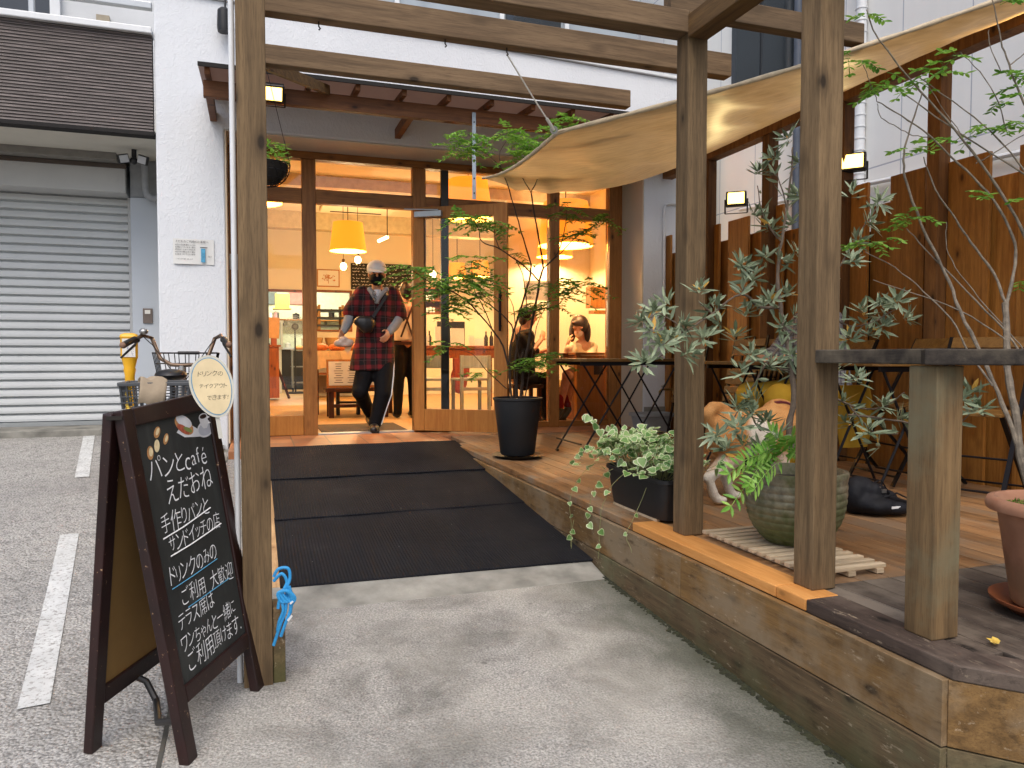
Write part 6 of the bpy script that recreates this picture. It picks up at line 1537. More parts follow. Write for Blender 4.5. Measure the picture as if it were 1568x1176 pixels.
# ---- hanging wire basket behind the left post
hc = W(409, 252, Y=5.0)
hbk = thing('hanging_basket', 'black wire hanging basket of trailing green plant behind the left post', 'hanging basket', tuple(hc))
mb = MB(); R_ = .14
for k_ in range(5):
    a = k_/4*math.pi/2*.92; z = -R_*math.sin(a); r_ = R_*math.cos(a)
    mb.tube([(hc.x+r_*math.cos(2*math.pi*i/28), hc.y+r_*math.sin(2*math.pi*i/28), hc.z+z) for i in range(29)], .004 if k_ == 0 else .0025, 5)
for i in range(18):
    az = 2*math.pi*i/18; mb.tube([(hc.x+R_*math.cos(q/6*1.45)*math.cos(az+q*.15), hc.y+R_*math.cos(q/6*1.45)*math.sin(az+q*.15), hc.z-R_*math.sin(q/6*1.45)) for q in range(7)], .0022, 5)
mb.build('wire', m_blackm, hbk)
mb = MB(); mb.lathe([(.0, -.125), (.07, -.115), (.115, -.06), (.128, 0), (0, .01)], tuple(hc), 20); mb.build('liner', M_plain('dark coir liner', '#1f1a16', .95, var=.4, vs=50, bump=.6), hbk, smooth=True)
mb = MB()
for i in range(3): az = i*2.1; mb.tube([(hc.x+R_*math.cos(az), hc.y+R_*math.sin(az), hc.z), (hc.x, hc.y, 2.54)], .002, 4)
mb.build('chain', m_blackm, hbk)
hp = thing('basket_plant', 'bright green trailing plant growing in the hanging wire basket', 'plant', (hc.x, hc.y, hc.z))
lm = MB()
for i in range(240):
    a = rg.uniform(0, 6.28); r_ = .12*math.sqrt(rg.random()); z = rg.uniform(.0, .13)
    leaf(lm, hc+Vector((r_*math.cos(a), r_*math.sin(a), z)), Vector((math.cos(a), math.sin(a), rg.uniform(-.3, .8))), Vector((0,0,1))+rvec(rg)*.4, rg.uniform(.025, .05), .016)
lm.open = True; lm.build('leaves', m_ashb, hp)
# fallen leaf on the deck corner
p0 = W(1530, 985, Z=.006); lm = MB()
for i, a in enumerate((0, .9, 1.9)): leaf(lm, p0, Vector((math.cos(a+1.2), math.sin(a+1.2), .35)), Vector((0,0,1)), .030, .020, 0, .1)
lm.open = True; tag(lm.build('fallen_leaf', M_leaf('yellow fallen leaf', '#d3a836', '#ecd070', .2)), 'yellow fallen leaf lying on the dark deck corner', 'leaf')
# ================================================================ PEOPLE AND DOG
def chain(mb, pts, rr, n=14):
    pts = [Vector(p) for p in pts]; mb.tube(pts, rr, n)
    for p, r_ in zip(pts, rr): mb.ball(p, r_*.995, n=12)
def hand(mb, wrist, direc, side, palm_n, size=.085, curl=.5):
    """palm plus four fingers of unequal length and a thumb leaving the palm's side"""
    w0, d = Vector(wrist), Vector(direc).normalized(); pn = Vector(palm_n); s = d.cross(pn).normalized()*side; pn = s.cross(d).normalized()*side
    c = w0 + d*size*.55; M = Matrix((s, d, pn)).transposed()
    mb.ball(c, size*.47, size*.62, size*.2, 12, rot=M)
    for i, (o, L) in enumerate(((-.36, .78), (-.12, .92), (.12, .86), (.34, .66))):
        b = c + d*size*.5 + s*size*o*.95; k1 = b + (d*math.cos(curl*.5)+pn*math.sin(curl*.5))*size*L*.5; k2 = k1 + (d*math.cos(curl*1.3)+pn*math.sin(curl*1.3))*size*L*.45
        mb.tube([b-d*size*.15, b, k1, k2], [.0088, .0085, .0078, .0068], 8); mb.ball(k2, .0068, n=8)
    b = c - d*size*.25 - s*size*.42; k1 = b + (d*.6 - s*.7 + pn*.4)*size*.42; k2 = k1 + (d*.9 - s*.1 + pn*.3)*size*.36
    mb.tube([c-d*size*.3, b, k1, k2], [.011, .0105, .0092, .0075], 8); mb.ball(k2, .0075, n=8)
def head(mb, c, fwd, up=(0,0,1), h=.235):
    c, f = Vector(c), Vector(fwd).normalized(); u_ = Vector(up); u_ = (u_-f*u_.dot(f)).normalized(); s = f.cross(u_)
    M = Matrix((s, f, u_)).transposed(); k = h/.235
    mb.ball(c+u_*.028*k-f*.008*k, .076*k, .094*k, .090*k, 20, rot=M)
    mb.ball(c-u_*.045*k+f*.022*k, .056*k, .066*k, .068*k, 16, rot=M)
    mb.ball(c-u_*.088*k+f*.052*k, .026*k, .026*k, .022*k, 10, rot=M)
    mb.tube([c+f*.085*k+u_*.02*k, c+f*.104*k-u_*.022*k, c+f*.084*k-u_*.030*k], [.008*k, .015*k, .011*k], 8)
    mb.ball(c+f*.078*k-u_*.058*k, .022*k, .012*k, .011*k, 10, rot=M)
    for q in (-1, 1):
        mb.ball(c+s*(q*.077*k)-f*.004*k-u_*.005*k, .010*k, .020*k, .032*k, 10, rot=M)
        mb.ball(c+s*(q*.035*k)+f*.072*k+u_*.028*k, .028*k, .016*k, .010*k, 10, rot=M)
    return M
def M_skin(name, a, b):
    t = NT(name); n = t.noise(t.tc(), 18, 4); t.set(t.ramp(n, [(.3, a), (.7, b)]), .5)
    t.b.inputs['Subsurface Weight'].default_value = .08; t.b.inputs['Subsurface Radius'].default_value = (.02, .008, .004); return t.m
m_skin = M_skin('skin', '#b98260', '#cc9a78')
def M_hair(name, c): 
    t = NT(name); n = t.noise(t.tc(scale=(60, 60, 6)), 3, 4); t.set(t.ramp(n, [(.3, tuple(x*.5 for x in hx(c))), (.7, c)]), .4); t.bump(n, .6, .004); return t.m
m_hair = M_hair('dark brown hair', '#2b1a14')
def cloth(name, c, var=.12, rough=.85): return M_plain(name, c, rough, var=var, vs=9, bump=.25, bs=180, spec=.15)
def M_plaid(name, ground, stripe, thin, per=.085, ox=.02):
    t = NT(name); v = t.tc(); x, y, z = t.sep(v)[:3]; wob = t.math('MULTIPLY', t.noise(v, 5, 3), .05)
    def band(c, off, wd, p_=per):
        fr = t.math('FRACT', t.math('DIVIDE', t.math('ADD', t.math('ADD', c, wob), off), p_)); dd = t.math('ABSOLUTE', t.math('SUBTRACT', fr, .5)); return t.ramp(dd, [(wd*.6, 1.0), (wd, 0.0)])
    bx, bz = band(x, ox, .24), band(z, .03, .24)
    col = t.mix(t.math('MULTIPLY', bx, .55), ground, stripe); col = t.mix(t.math('MULTIPLY', bz, .55), col, stripe)
    col = t.mix(t.math('MULTIPLY', t.math('MULTIPLY', bx, bz), .8), col, tuple(min(1, q*1.7) for q in hx(stripe)))
    col = t.mix(t.math('MULTIPLY', band(x, ox+.04, .035), .5), col, thin); col = t.mix(t.math('MULTIPLY', band(z, .07, .035), .4), col, thin)
    t.set(col, .9); t.bump(t.noise(v, 200, 2), .2, .002); return t.m

# ---- man in the doorway
mb_root = W(568, 662, Z=0)
man = thing('person', 'man in white cap, black mask and red plaid shirt striding through the open doorway', 'person', (1.15, 7.5, 0))
YM = 7.52
J = lambda x, y, dy=0: W(x, y, Y=YM+dy)
hc_ = J(577, 420, -.05); fw = Vector((-.12, -1, -.10))
sl_, sr_ = J(551, 447), J(604, 448)
el, er = J(538, 483, -.02), J(612, 488, .02); wl, wr = J(526, 507, -.12), J(596, 509, -.16)
hipl, hipr = J(565, 548), J(588, 548); knl, knr = J(551, 600, -.08), J(586, 604, -.16); anl, anr = J(567, 634, .26), J(574, 650, -.18)
b = MB(); head(b, hc_, fw); chain(b, [J(577, 432, -.02), J(578, 452, .0)], [.05, .056])
chain(b, [J(578, 458), J(578, 500), J(577, 545)], [.10, .12, .13]); chain(b, [sl_, el, wl], [.045, .038, .026]); chain(b, [sr_, er, wr], [.045, .038, .026]); chain(b, [J(553, 450), J(602, 450)], [.05, .05])
chain(b, [hipl, knl, anl], [.08, .055, .04]); chain(b, [hipr, knr, anr], [.08, .055, .04])
hand(b, wl, J(521, 517, -.16)-wl, -1, (.5, -.4, 0), curl=1.1); hand(b, wr, J(590, 519, -.24)-wr, 1, (-.6, .2, -.2), curl=.8)
remeshed(b, 'body', m_skin, man, .0065, 3)
m_plaid = M_plaid('red black plaid', '#0c0708', '#5f1217', '#5a4644', .105)
b = MB(); fx = (1, 0, 0); fy = (0, 1, 0)
b.loft([(J(577, 444), .07, .07, fx, fy), (J(577, 450), .165, .10, fx, fy), (J(577, 460), .19, .12, fx, fy), (J(576, 485), .185, .13, fx, fy), (J(574, 520), .19, .135, fx, fy), (J(571, 548), .215, .145, fx, fy), (J(570, 567), .225, .15, fx, fy)], 28, p=2.4)
chain(b, [sl_+Vector((.02, 0, -.005)), sl_.lerp(el, .5), J(537, 478, -.02)], [.072, .078, .082]); chain(b, [sr_+Vector((-.02, 0, -.005)), sr_.lerp(er, .5), J(611, 482, .02)], [.072, .078, .084])
sh_ = remeshed(b, 'shirt', m_plaid, man, .011, 5)
b = MB()
for k_ in range(7): b.ball(J(575.5, 470+k_*13, -.142), .006, .003, .006, 8)
b.build('button', m_dark, man)
m_greyk = cloth('grey jersey', '#8b8f92')
b = MB(); chain(b, [J(537, 481, -.02), el.lerp(wl, .5), wl], [.056, .050, .036]); remeshed(b, 'sleeve', m_greyk, man, .008, 4)
b = MB(); chain(b, [J(611, 485, .02), er.lerp(wr, .5), wr], [.058, .052, .036]); remeshed(b, 'sleeve', m_greyk, man, .008, 4)
b = MB(); p = [J(563, 446, .05), J(566, 443, -.06), J(572, 452, -.115), J(577, 462, -.14), J(583, 452, -.115), J(592, 443, -.06), J(594, 446, .05), J(578, 440, .11), J(563, 446, .05)]
chain(b, p, [.026]*9); remeshed(b, 'hood', m_greyk, man, .008, 4)
b = MB(); b.loft([(J(577, 444, -.03), .045, .06, fx, fy), (J(577, 452, -.05), .05, .075, fx, fy), (J(577, 466, -.07), .022, .07, fx, fy)], 16); b.build('undershirt', cloth('white tee', '#c6c9cc'), man, smooth=True)
b = MB(); chain(b, [hipl+Vector((.01, 0, .06)), hipl, knl, anl.lerp(knl, .08)], [.105, .108, .082, .058]); chain(b, [hipr+Vector((-.01, 0, .06)), hipr, knr, anr], [.105, .108, .083, .060])
m_blk = cloth('black track pants', '#0e0e11', .2, .75); tr_ = remeshed(b, 'trousers', m_blk, man, .011, 5)
for off in (-.016, 0, .016):
    b = MB(); pts = [hipr+Vector((.094, off-.02, .0)), hipr.lerp(knr, .5)+Vector((.094, off-.03, 0)), knr+Vector((.081, off-.02, 0)), knr.lerp(anr, .5)+Vector((.068, off-.02, 0)), anr+Vector((.060, off-.01, 0))]
    b.tube(pts, [.0055]*5, 6); b.build('side_stripe', m_white, tr_)
b = MB(); chain(b, [anr+Vector((0, 0, -.02)), Vector((anr.x-.01, anr.y-.03, .035)), Vector((anr.x-.03, anr.y-.13, .035)), Vector((anr.x-.04, anr.y-.19, .032))], [.05, .05, .046, .038]); o = remeshed(b, 'shoe', m_black, man, .008, 3)
b = MB(); b.loft([(Vector((anr.x-.02, anr.y-.08, .004)), .044, .15, fx, fy), (Vector((anr.x-.02, anr.y-.08, .022)), .046, .152, fx, fy)], 18, p=2.6); b.build('sole', m_dark, o)
b = MB(); chain(b, [anl+Vector((0, 0, -.02)), anl+Vector((0, .01, -.055)), anl+Vector((.0, -.10, -.075)), anl+Vector((-.01, -.15, -.08))], [.05, .05, .045, .036]); remeshed(b, 'shoe', m_black, man, .008, 3)
m_cap = cloth('off white cotton cap', '#d3d1ca')
u_ = Vector((0, -.1, 1)).normalized(); b = MB(); cc = hc_+Vector((0, .012, .055))
b.ball(cc, .098, .112, .088, 20); cp_ = remeshed(b, 'cap', m_cap, man, .007, 3)
b = MB(); b.loft([(cc+Vector((-.012, -.105, -.018)), .085, .075, fx, Vector((0, 1, .35)).normalized()), (cc+Vector((-.012, -.108, -.030)), .088, .080, fx, Vector((0, 1, .35)).normalized())], 24, p=2.4); b.build('visor', m_cap, cp_, smooth=True, bevel=.003)
b = MB(); M = Matrix((fw.normalized().cross(Vector((0,0,1))).normalized(), fw.normalized(), Vector((0,0,1)))).transposed()
b.ball(hc_+fw.normalized()*.030+Vector((0, 0, -.046)), .074, .086, .066, 18, rot=M); b.build('mask', cloth('black mask', '#131314'), man, smooth=True)
b = MB()
for q in (-1, 1): b.ball(hc_+M @ Vector((q*.033, .083, .014)), .012, .006, .006, 10)
b.build('eyes', m_dark, man, smooth=True)
b = MB(); b.ball(hc_+Vector((0, .03, .0)), .084, .085, .075, 18); b.build('hair', m_hair, man, smooth=True)
b = MB(); b.loft([(J(541, 492, -.20), .012, .02, (0,0,1), fy), (J(548, 493, -.21), .055, .04, (0,0,1), fy), (J(558, 497, -.215), .085, .045, (0,0,1), fy), (J(569, 497, -.21), .075, .04, (0,0,1), fy), (J(574, 495, -.20), .03, .02, (0,0,1), fy)], 18)
bag = tag(remeshed(b, 'crossbody_bag', m_black, None, .008, 3), 'black crossbody pouch worn across the front of the man in plaid', 'bag')
b = MB(); b.bar(J(571, 486, -.19), J(592, 452, -.12), .03, .006, up=(0,-1,0)); b.bar(J(592, 452, -.12), J(600, 444, .0), .03, .006, up=(0,-1,0)); b.bar(J(542, 490, -.16), J(545, 478, .05), .03, .006, up=(0,-1,0)); s2 = b.build('strap', m_black, bag)
b = MB(); b.lathe([(.016, -.004), (.02, 0), (.016, .004)], tuple(J(573, 449, -.155)), 16, axis=Vector((.2, 1, .1))); b.lathe([(.016, -.004), (.02, 0), (.016, .004)], tuple(J(573, 459, -.165)), 16, axis=Vector((.2, 1, .1))); b.bar(J(573, 452, -.155), J(573, 456, -.16), .004, .004)
tag(b.build('sunglasses', m_black), 'dark sunglasses hooked on the man\'s white collar', 'sunglasses')
b = MB(); q0 = J(526, 521, -.20)
for (dx, dz, rx, rz_) in ((0, 0, .05, .04), (-.045, -.03, .05, .035), (.05, -.02, .05, .035), (.01, -.045, .085, .022)): b.ball(q0+Vector((dx, 0, dz)), rx, .04, rz_, 14)
pb = tag(remeshed(b, 'paper_bag', M_plain('translucent bakery bag', '#b9a292', .35, var=.2, vs=25, bump=.8, bs=40), None, .009, 2), 'crumpled pale bakery bag held in the man\'s hand', 'bag')
b = MB(); b.add([J(528, 527, -.2), J(541, 527, -.2), J(533, 543, -.2), J(528, 535, -.2)], [(0, 1, 2, 3)]); b.open = True; o = b.build('paper', M_plain('kraft paper', '#cfa878', .7), pb); so = o.modifiers.new('s', 'SOLIDIFY'); so.thickness = .003
b = MB(); b.lathe([(.028, -.012), (.032, 0), (.028, .012)], tuple(wl), 14, axis=(wl-el)); b.build('watch', m_chrome, man, smooth=True)

# ---- staff woman seen from behind
t = thing('person', 'shop worker in cream sweater seen from behind, half hidden by the man in plaid', 'person', (1.65, 8.8, 0))
J = lambda x, y, dy=0: W(x+6, y, Y=8.8+dy)
b = MB(); hh = J(617, 446, .0); head(b, hh, (.3, 1, -.1), h=.225); chain(b, [J(617, 455), J(617, 466)], [.045, .05]); chain(b, [J(617, 475), J(616, 520)], [.11, .13])
chain(b, [J(602, 470), J(597, 495, .1), J(601, 512, .3)], [.04, .035, .025]); chain(b, [J(632, 470), J(638, 495, .1), J(634, 512, .3)], [.04, .035, .025])
hand(b, J(601, 512, .3), (.1, 1, -.2), -1, (0, 0, -1), .08); hand(b, J(634, 512, .3), (-.1, 1, -.2), 1, (0, 0, -1), .08)
chain(b, [J(609, 530), J(604, 585), J(603, 634)], [.075, .052, .038]); chain(b, [J(624, 530), J(627, 585), J(627, 634)], [.075, .052, .038]); remeshed(b, 'body', m_skin, t, .011, 3)
b = MB(); b.loft([(J(617, 464), .07, .06, fx, fy), (J(617, 469), .16, .09, fx, fy), (J(617, 490), .17, .12, fx, fy), (J(616, 515), .17, .13, fx, fy), (J(616, 522), .165, .13, fx, fy)], 22, p=2.3); chain(b, [J(602, 471), J(597, 495, .1), J(600, 510, .26)], [.06, .055, .042]); chain(b, [J(632, 471), J(638, 495, .1), J(635, 510, .26)], [.06, .055, .042]); remeshed(b, 'sweater', cloth('cream knit', '#e0c8a4'), t, .012, 4)
b = MB(); chain(b, [J(609, 524), J(604, 585), J(603, 632)], [.105, .07, .05]); chain(b, [J(624, 524), J(627, 585), J(627, 632)], [.105, .07, .05]); remeshed(b, 'trousers', m_blk, t, .012, 4)
for x in (603, 627): b = MB(); p = J(x, 636); chain(b, [Vector((p.x, p.y, .05)), Vector((p.x, p.y+.14, .04))], [.045, .04]); remeshed(b, 'shoe', m_black, t, .01, 2)
b = MB(); b.ball(hh+Vector((0, -.02, .02)), .09, .10, .105, 16); b.ball(hh+Vector((-.01, -.06, -.03)), .075, .05, .07, 14); remeshed(b, 'hair', m_hair, t, .01, 3)
b = MB(); b.bar(J(610, 468, -.125), J(626, 516, -.14), .022, .004, up=(0,-1,0)); b.bar(J(626, 468, -.125), J(608, 516, -.14), .022, .004, up=(0,-1,0)); b.box(1.50, 1.80, 8.655, 8.662, .86, .90); b.build('apron_straps', m_darkwood, t)

# ---- seated woman at the right window
t = thing('person', 'seated woman with dark bob and white mask, cheek on hand, by the right window', 'person', (3.6, 8.0, 0))
J = lambda x, y, dy=0: W(x, y, Y=8.0+dy)
hh = J(887, 502, 0); fw2 = Vector((-.55, -.75, -.38)).normalized()
b = MB(); head(b, hh, fw2, h=.245); chain(b, [J(891, 512, .03), J(894, 524, .05)], [.045, .05]); chain(b, [J(893, 532, .05), J(893, 575, .10)], [.11, .13])
chain(b, [J(877, 531, .0), J(866, 546, -.15), J(870, 524, -.13)], [.04, .034, .022]); hand(b, J(870, 524, -.13), J(874, 511, -.08)-J(870, 524, -.13), 1, (1, .4, .2), .066, .5)
chain(b, [J(909, 531, .04), J(905, 549, -.15), J(872, 545, -.25)], [.04, .034, .024]); hand(b, J(872, 545, -.25), (-1, -.1, -.1), -1, (0, 0, -1), .075, .5)
chain(b, [J(895, 578, .08), J(868, 574, -.25), J(858, 622, -.25)], [.085, .058, .036]); chain(b, [J(903, 578, .10), J(877, 574, -.2), J(869, 620, -.15)], [.085, .058, .036]); remeshed(b, 'body', m_skin, t, .0085, 3)
b = MB(); b.loft([(J(893, 523, .05), .055, .05, fx, fy), (J(893, 528, .05), .16, .09, fx, fy), (J(893, 545, .06), .185, .12, fx, fy), (J(894, 578, .1), .15, .12, fx, fy)], 22, p=2.3); chain(b, [J(878, 531), J(869, 544, -.13), J(871, 534, -.15)], [.06, .056, .05]); chain(b, [J(908, 531, .04), J(904, 547, -.13), J(888, 546, -.2)], [.06, .056, .048]); remeshed(b, 'blouse', cloth('cream blouse', '#d9c8a8'), t, .011, 4)
b = MB(); chain(b, [J(895, 580, .08), J(876, 575, -.18)], [.115, .09]); chain(b, [J(905, 580, .10), J(884, 575, -.14)], [.115, .09]); remeshed(b, 'skirt', cloth('light skirt', '#b59a78'), t, .012, 4)
b = MB(); M2 = Matrix((fw2.cross(Vector((0,0,1))).normalized(), fw2, fw2.cross(Vector((0,0,1))).normalized().cross(fw2))).transposed()
b.ball(hh+M2 @ Vector((0, -.028, .034)), .106, .115, .112, 18)
for q in (-1, 1): b.ball(hh+M2 @ Vector((q*.090, -.012, -.06)), .036, .062, .118, 14)
b.ball(hh+M2 @ Vector((0, -.075, -.06)), .085, .05, .11, 14); b.ball(hh+M2 @ Vector((0, .062, .078)), .08, .038, .036, 14); remeshed(b, 'hair', m_hair, t, .009, 3)
b = MB(); b.ball(hh+M2 @ Vector((0, .045, -.045)), .052, .06, .045, 16, rot=M2); b.build('mask', cloth('white mask', '#dcc4b0'), t, smooth=True)
b = MB()
for q in (-1, 1): b.ball(hh+M2 @ Vector((q*.032, .082, .012)), .011, .005, .004, 8)
b.build('eyes', m_dark, t)
m_redsock = cloth('dark red sock', '#7a1d20')
for a_, dy in (((858, 622), -.25), ((869, 620), -.15)):
    p = J(*a_, dy); b = MB(); chain(b, [p+Vector((0, 0, .09)), p+Vector((0, 0, -.02))], [.046, .042]); remeshed(b, 'sock', m_redsock, t, .009, 2)
    b = MB(); chain(b, [p+Vector((0, .0, -.05)), Vector((p.x-.08, p.y-.05, .05)), Vector((p.x-.15, p.y-.08, .04))], [.05, .048, .038]); remeshed(b, 'shoe', m_black, t, .009, 2)

# ---- customer in black, seen in profile
t = thing('person', 'seated customer in black with short dark hair, seen from the side behind the slender tree', 'person', (2.85, 7.85, 0))
J = lambda x, y, dy=0: W(x, y, Y=7.85+dy)
hh = J(810, 484, 0); b = MB(); head(b, hh, (1, .1, -.25), h=.23); chain(b, [J(806, 494), J(803, 506)], [.05, .055]); chain(b, [J(800, 515), J(799, 575)], [.12, .14])
chain(b, [J(796, 518, -.14), J(812, 541, -.16), J(829, 520, -.05)], [.045, .038, .026]); hand(b, J(829, 520, -.05), J(833, 508, 0)-J(829, 520, -.05), 1, (0, 1, .2), .08, .5)
chain(b, [J(803, 515, .15), J(820, 541, .15), J(836, 536, .1)], [.045, .038, .026]); hand(b, J(836, 536, .1), (1, 0, 0), -1, (0, 0, -1), .08)
chain(b, [J(803, 580, -.08), J(838, 580, -.08), J(836, 640, -.08)], [.09, .06, .04]); chain(b, [J(803, 580, .1), J(838, 580, .1), J(834, 638, .1)], [.09, .06, .04]); remeshed(b, 'body', m_skin, t, .0085, 3)
m_blkt = cloth('black knit', '#1b1714', .2); b = MB(); b.loft([(J(804, 503), .06, .06, fx, fy), (J(802, 509), .10, .17, fx, fy), (J(799, 530), .13, .19, fx, fy), (J(798, 580), .15, .19, fx, fy)], 22, p=2.3); chain(b, [J(797, 518, -.13), J(812, 540, -.16)], [.065, .06]); chain(b, [J(803, 516, .14), J(820, 540, .15)], [.065, .06]); remeshed(b, 'top', m_blkt, t, .012, 4)
b = MB(); chain(b, [J(802, 582, -.08), J(838, 580, -.08), J(836, 634, -.08)], [.12, .085, .06]); chain(b, [J(802, 582, .1), J(838, 580, .1), J(834, 632, .1)], [.12, .085, .06]); remeshed(b, 'trousers', m_blk, t, .012, 4)
b = MB(); b.ball(hh+Vector((-.03, 0, .03)), .10, .09, .10, 16); b.ball(hh+Vector((.04, 0, .075)), .06, .075, .035, 14); b.ball(hh+Vector((-.07, 0, -.04)), .05, .07, .07, 14); remeshed(b, 'hair', m_hair, t, .009, 3)
for dy in (-.08, .1): b = MB(); p = J(836, 645, dy); chain(b, [Vector((p.x, p.y, .05)), Vector((p.x+.14, p.y, .04))], [.045, .04]); remeshed(b, 'shoe', m_black, t, .01, 2)
t = thing('dark_stool', 'dark stool under the customer in black', 'stool', (2.80, 7.85, 0))
p = J(801, 590); b = MB(); b.box(p.x-.18, p.x+.18, p.y-.17, p.y+.17, .38, .42); b.build('seat', m_darkwood, t, bevel=.006)
for sx in (-1, 1):
    for sy in (-1, 1): b = MB(); b.box(p.x+sx*.14-.02, p.x+sx*.14+.02, p.y+sy*.13-.02, p.y+sy*.13+.02, 0, .379); b.build('leg', m_darkwood, t)

# ---- customer on the deck, mostly behind the tall post
t = thing('person', 'customer in checked shirt and yellow trousers seated on the deck behind the tall post', 'person', (3.46, 4.0, 0))
o0 = Vector((3.50, 4.02, 0)); P = lambda x, y, z: o0+Vector((x, y, z))
b = MB(); hh = P(-.05, -.02, 1.20); head(b, hh, (-.75, -.6, -.2), h=.23); chain(b, [P(-.02, 0, 1.10), P(0, 0, 1.02)], [.05, .055]); chain(b, [P(.0, 0, .95), P(.05, 0, .55)], [.12, .14])
chain(b, [P(-.05, -.18, .96), P(-.16, -.24, .74), P(-.38, -.14, .72)], [.045, .038, .026]); chain(b, [P(.02, .18, .96), P(-.14, .24, .74), P(-.36, .12, .72)], [.045, .038, .026])
hand(b, P(-.38, -.14, .72), (-1, .3, 0), -1, (0, 0, -1), .08); hand(b, P(-.36, .12, .72), (-1, -.3, 0), 1, (0, 0, -1), .08)
chain(b, [P(.02, -.10, .48), P(-.42, -.16, .48), P(-.38, -.16, .07)], [.09, .06, .04]); chain(b, [P(.02, .10, .48), P(-.42, .14, .48), P(-.40, .14, .07)], [.09, .06, .04]); remeshed(b, 'body', m_skin, t, .009, 3)
b = MB(); b.loft([(P(-.02, 0, 1.05), .06, .06, fx, fy), (P(-.02, 0, 1.01), .09, .18, fx, fy), (P(0, 0, .85), .12, .20, fx, fy), (P(.04, 0, .50), .15, .21, fx, fy)], 22, p=2.3); chain(b, [P(-.05, -.18, .97), P(-.16, -.24, .75), P(-.32, -.17, .725)], [.066, .062, .05]); chain(b, [P(.02, .18, .97), P(-.14, .24, .75), P(-.30, .15, .725)], [.066, .062, .05])
remeshed(b, 'shirt', M_plaid('grey check', '#8f8c8c', '#34343a', '#d3d3d6', .035), t, .012, 4)
b = MB(); chain(b, [P(.02, -.10, .48), P(-.42, -.16, .47), P(-.38, -.16, .10)], [.125, .10, .075]); chain(b, [P(.02, .10, .48), P(-.42, .14, .47), P(-.40, .14, .10)], [.125, .10, .075]); remeshed(b, 'trousers', cloth('mustard cotton', '#b58f2e'), t, .012, 4)
b = MB(); b.ball(hh+Vector((.025, .02, .03)), .092, .098, .10, 16); b.ball(hh+Vector((.05, .04, -.05)), .07, .07, .08, 14); remeshed(b, 'hair', m_hair, t, .01, 3)
for y in (-.16, .14): b = MB(); chain(b, [P(-.38, y, .05), P(-.50, y-.02, .04)], [.046, .04]); remeshed(b, 'shoe', m_black, t, .01, 2)

# ---- dog
dg0 = Vector((2.45, 3.28, 0))
t = thing('dog', 'orange and white dog standing on the deck behind the ribbed pot', 'dog', tuple(dg0))
b = MB(); D_ = lambda x, y, z: Vector((x, y, z))
hp = W(1198, 648, d=3.92); mz = W(1163, 672, d=3.78)
b.loft([(D_(2.14, 3.19, .34), .06, .08, fy, (0,0,1)), (D_(2.20, 3.20, .345), .115, .125, fy, (0,0,1)), (D_(2.32, 3.23, .335), .12, .125, fy, (0,0,1)), (D_(2.45, 3.27, .335), .115, .115, fy, (0,0,1)), (D_(2.58, 3.31, .335), .125, .145, fy, (0,0,1)), (D_(2.68, 3.34, .36), .115, .145, fy, (0,0,1)), (D_(2.76, 3.37, .38), .07, .09, fy, (0,0,1))], 20)
chain(b, [D_(2.66, 3.34, .40), hp.lerp(D_(2.66, 3.34, .4), .4), hp], [.11, .095, .08])
b.ball(hp, .082, .085, .078, 16); dr = (mz-hp).normalized(); chain(b, [hp+dr*.05, hp+dr*.11+Vector((0,0,-.012)), mz+Vector((0, 0, -.01))], [.058, .042, .028])
for q in (-1, 1):
    s = dr.cross(Vector((0,0,1))).normalized(); e = hp+s*(q*.055)+Vector((0,0,.06)); b.loft([(e-dr*.01, .030, .014, s, dr), (e+Vector((0,0,.045))+s*(q*.008), .018, .009, s, dr), (e+Vector((0,0,.075))+s*(q*.010), .003, .003, s, dr)], 10)
for (px_, py_, hx_, hy_) in ((2.165, 3.17, 2.20, 3.17), (2.315, 3.255, 2.26, 3.28)):
    chain(b, [D_(hx_, hy_, .33), D_(hx_+.05, hy_, .235), D_(px_-.055, py_, .135), D_(px_-.02, py_, .045)], [.085, .062, .030, .026]); b.ball(D_(px_+.012, py_, .022), .045, .03, .022, 12)
for (px_, py_) in ((2.62, 3.25), (2.70, 3.42)):
    chain(b, [D_(px_, py_, .32), D_(px_-.01, py_, .20), D_(px_+.01, py_, .04)], [.065, .040, .028]); b.ball(D_(px_+.035, py_, .022), .045, .03, .022, 12)
chain(b, [D_(2.13, 3.19, .41), D_(2.11, 3.19, .45), D_(2.15, 3.195, .478), D_(2.20, 3.205, .475), D_(2.25, 3.215, .46)], [.032, .036, .036, .034, .024])
def M_fur():
    t_ = NT('orange and white fur'); v = t_.tc(); z = t_.sep(v)[2]; n = t_.noise(v, 12, 4); f = t_.noise(t_.tc(scale=(1,1,1)), 140, 3, .7)
    m = t_.ramp(t_.math('ADD', z, t_.math('MULTIPLY', t_.math('SUBTRACT', n, .5), .22)), [(.16, 1.0), (.24, 0.0)])
    pt = mz - dg0; vd = t_.n('VectorMath', operation='DISTANCE'); t_.l(v, vd.inputs[0]); vd.inputs[1].default_value = tuple(pt)
    m2 = t_.ramp(t_.math('ADD', vd.outputs['Value'], t_.math('MULTIPLY', n, .05)), [(.12, 1.0), (.16, 0.0)])
    col = t_.mix(t_.ramp(n, [(.3, 0.0), (.75, .8)]), '#b87838', '#d3a468'); col = t_.mix(t_.math('MAXIMUM', m, m2), col, '#e3dccd'); col = t_.mix(t_.ramp(f, [(.4, .25), (.7, 0.0)]), col, '#7a5230')
    t_.set(col, .85); t_.bump(f, .6, .006); return t_.m
remeshed(b, 'body', M_fur(), t, .011, 4)
b = MB(); b.ball(mz+dr*.022, .016, .014, .012, 10); b.build('nose', m_black, t, smooth=True)
b = MB(); s = dr.cross(Vector((0,0,1))).normalized()
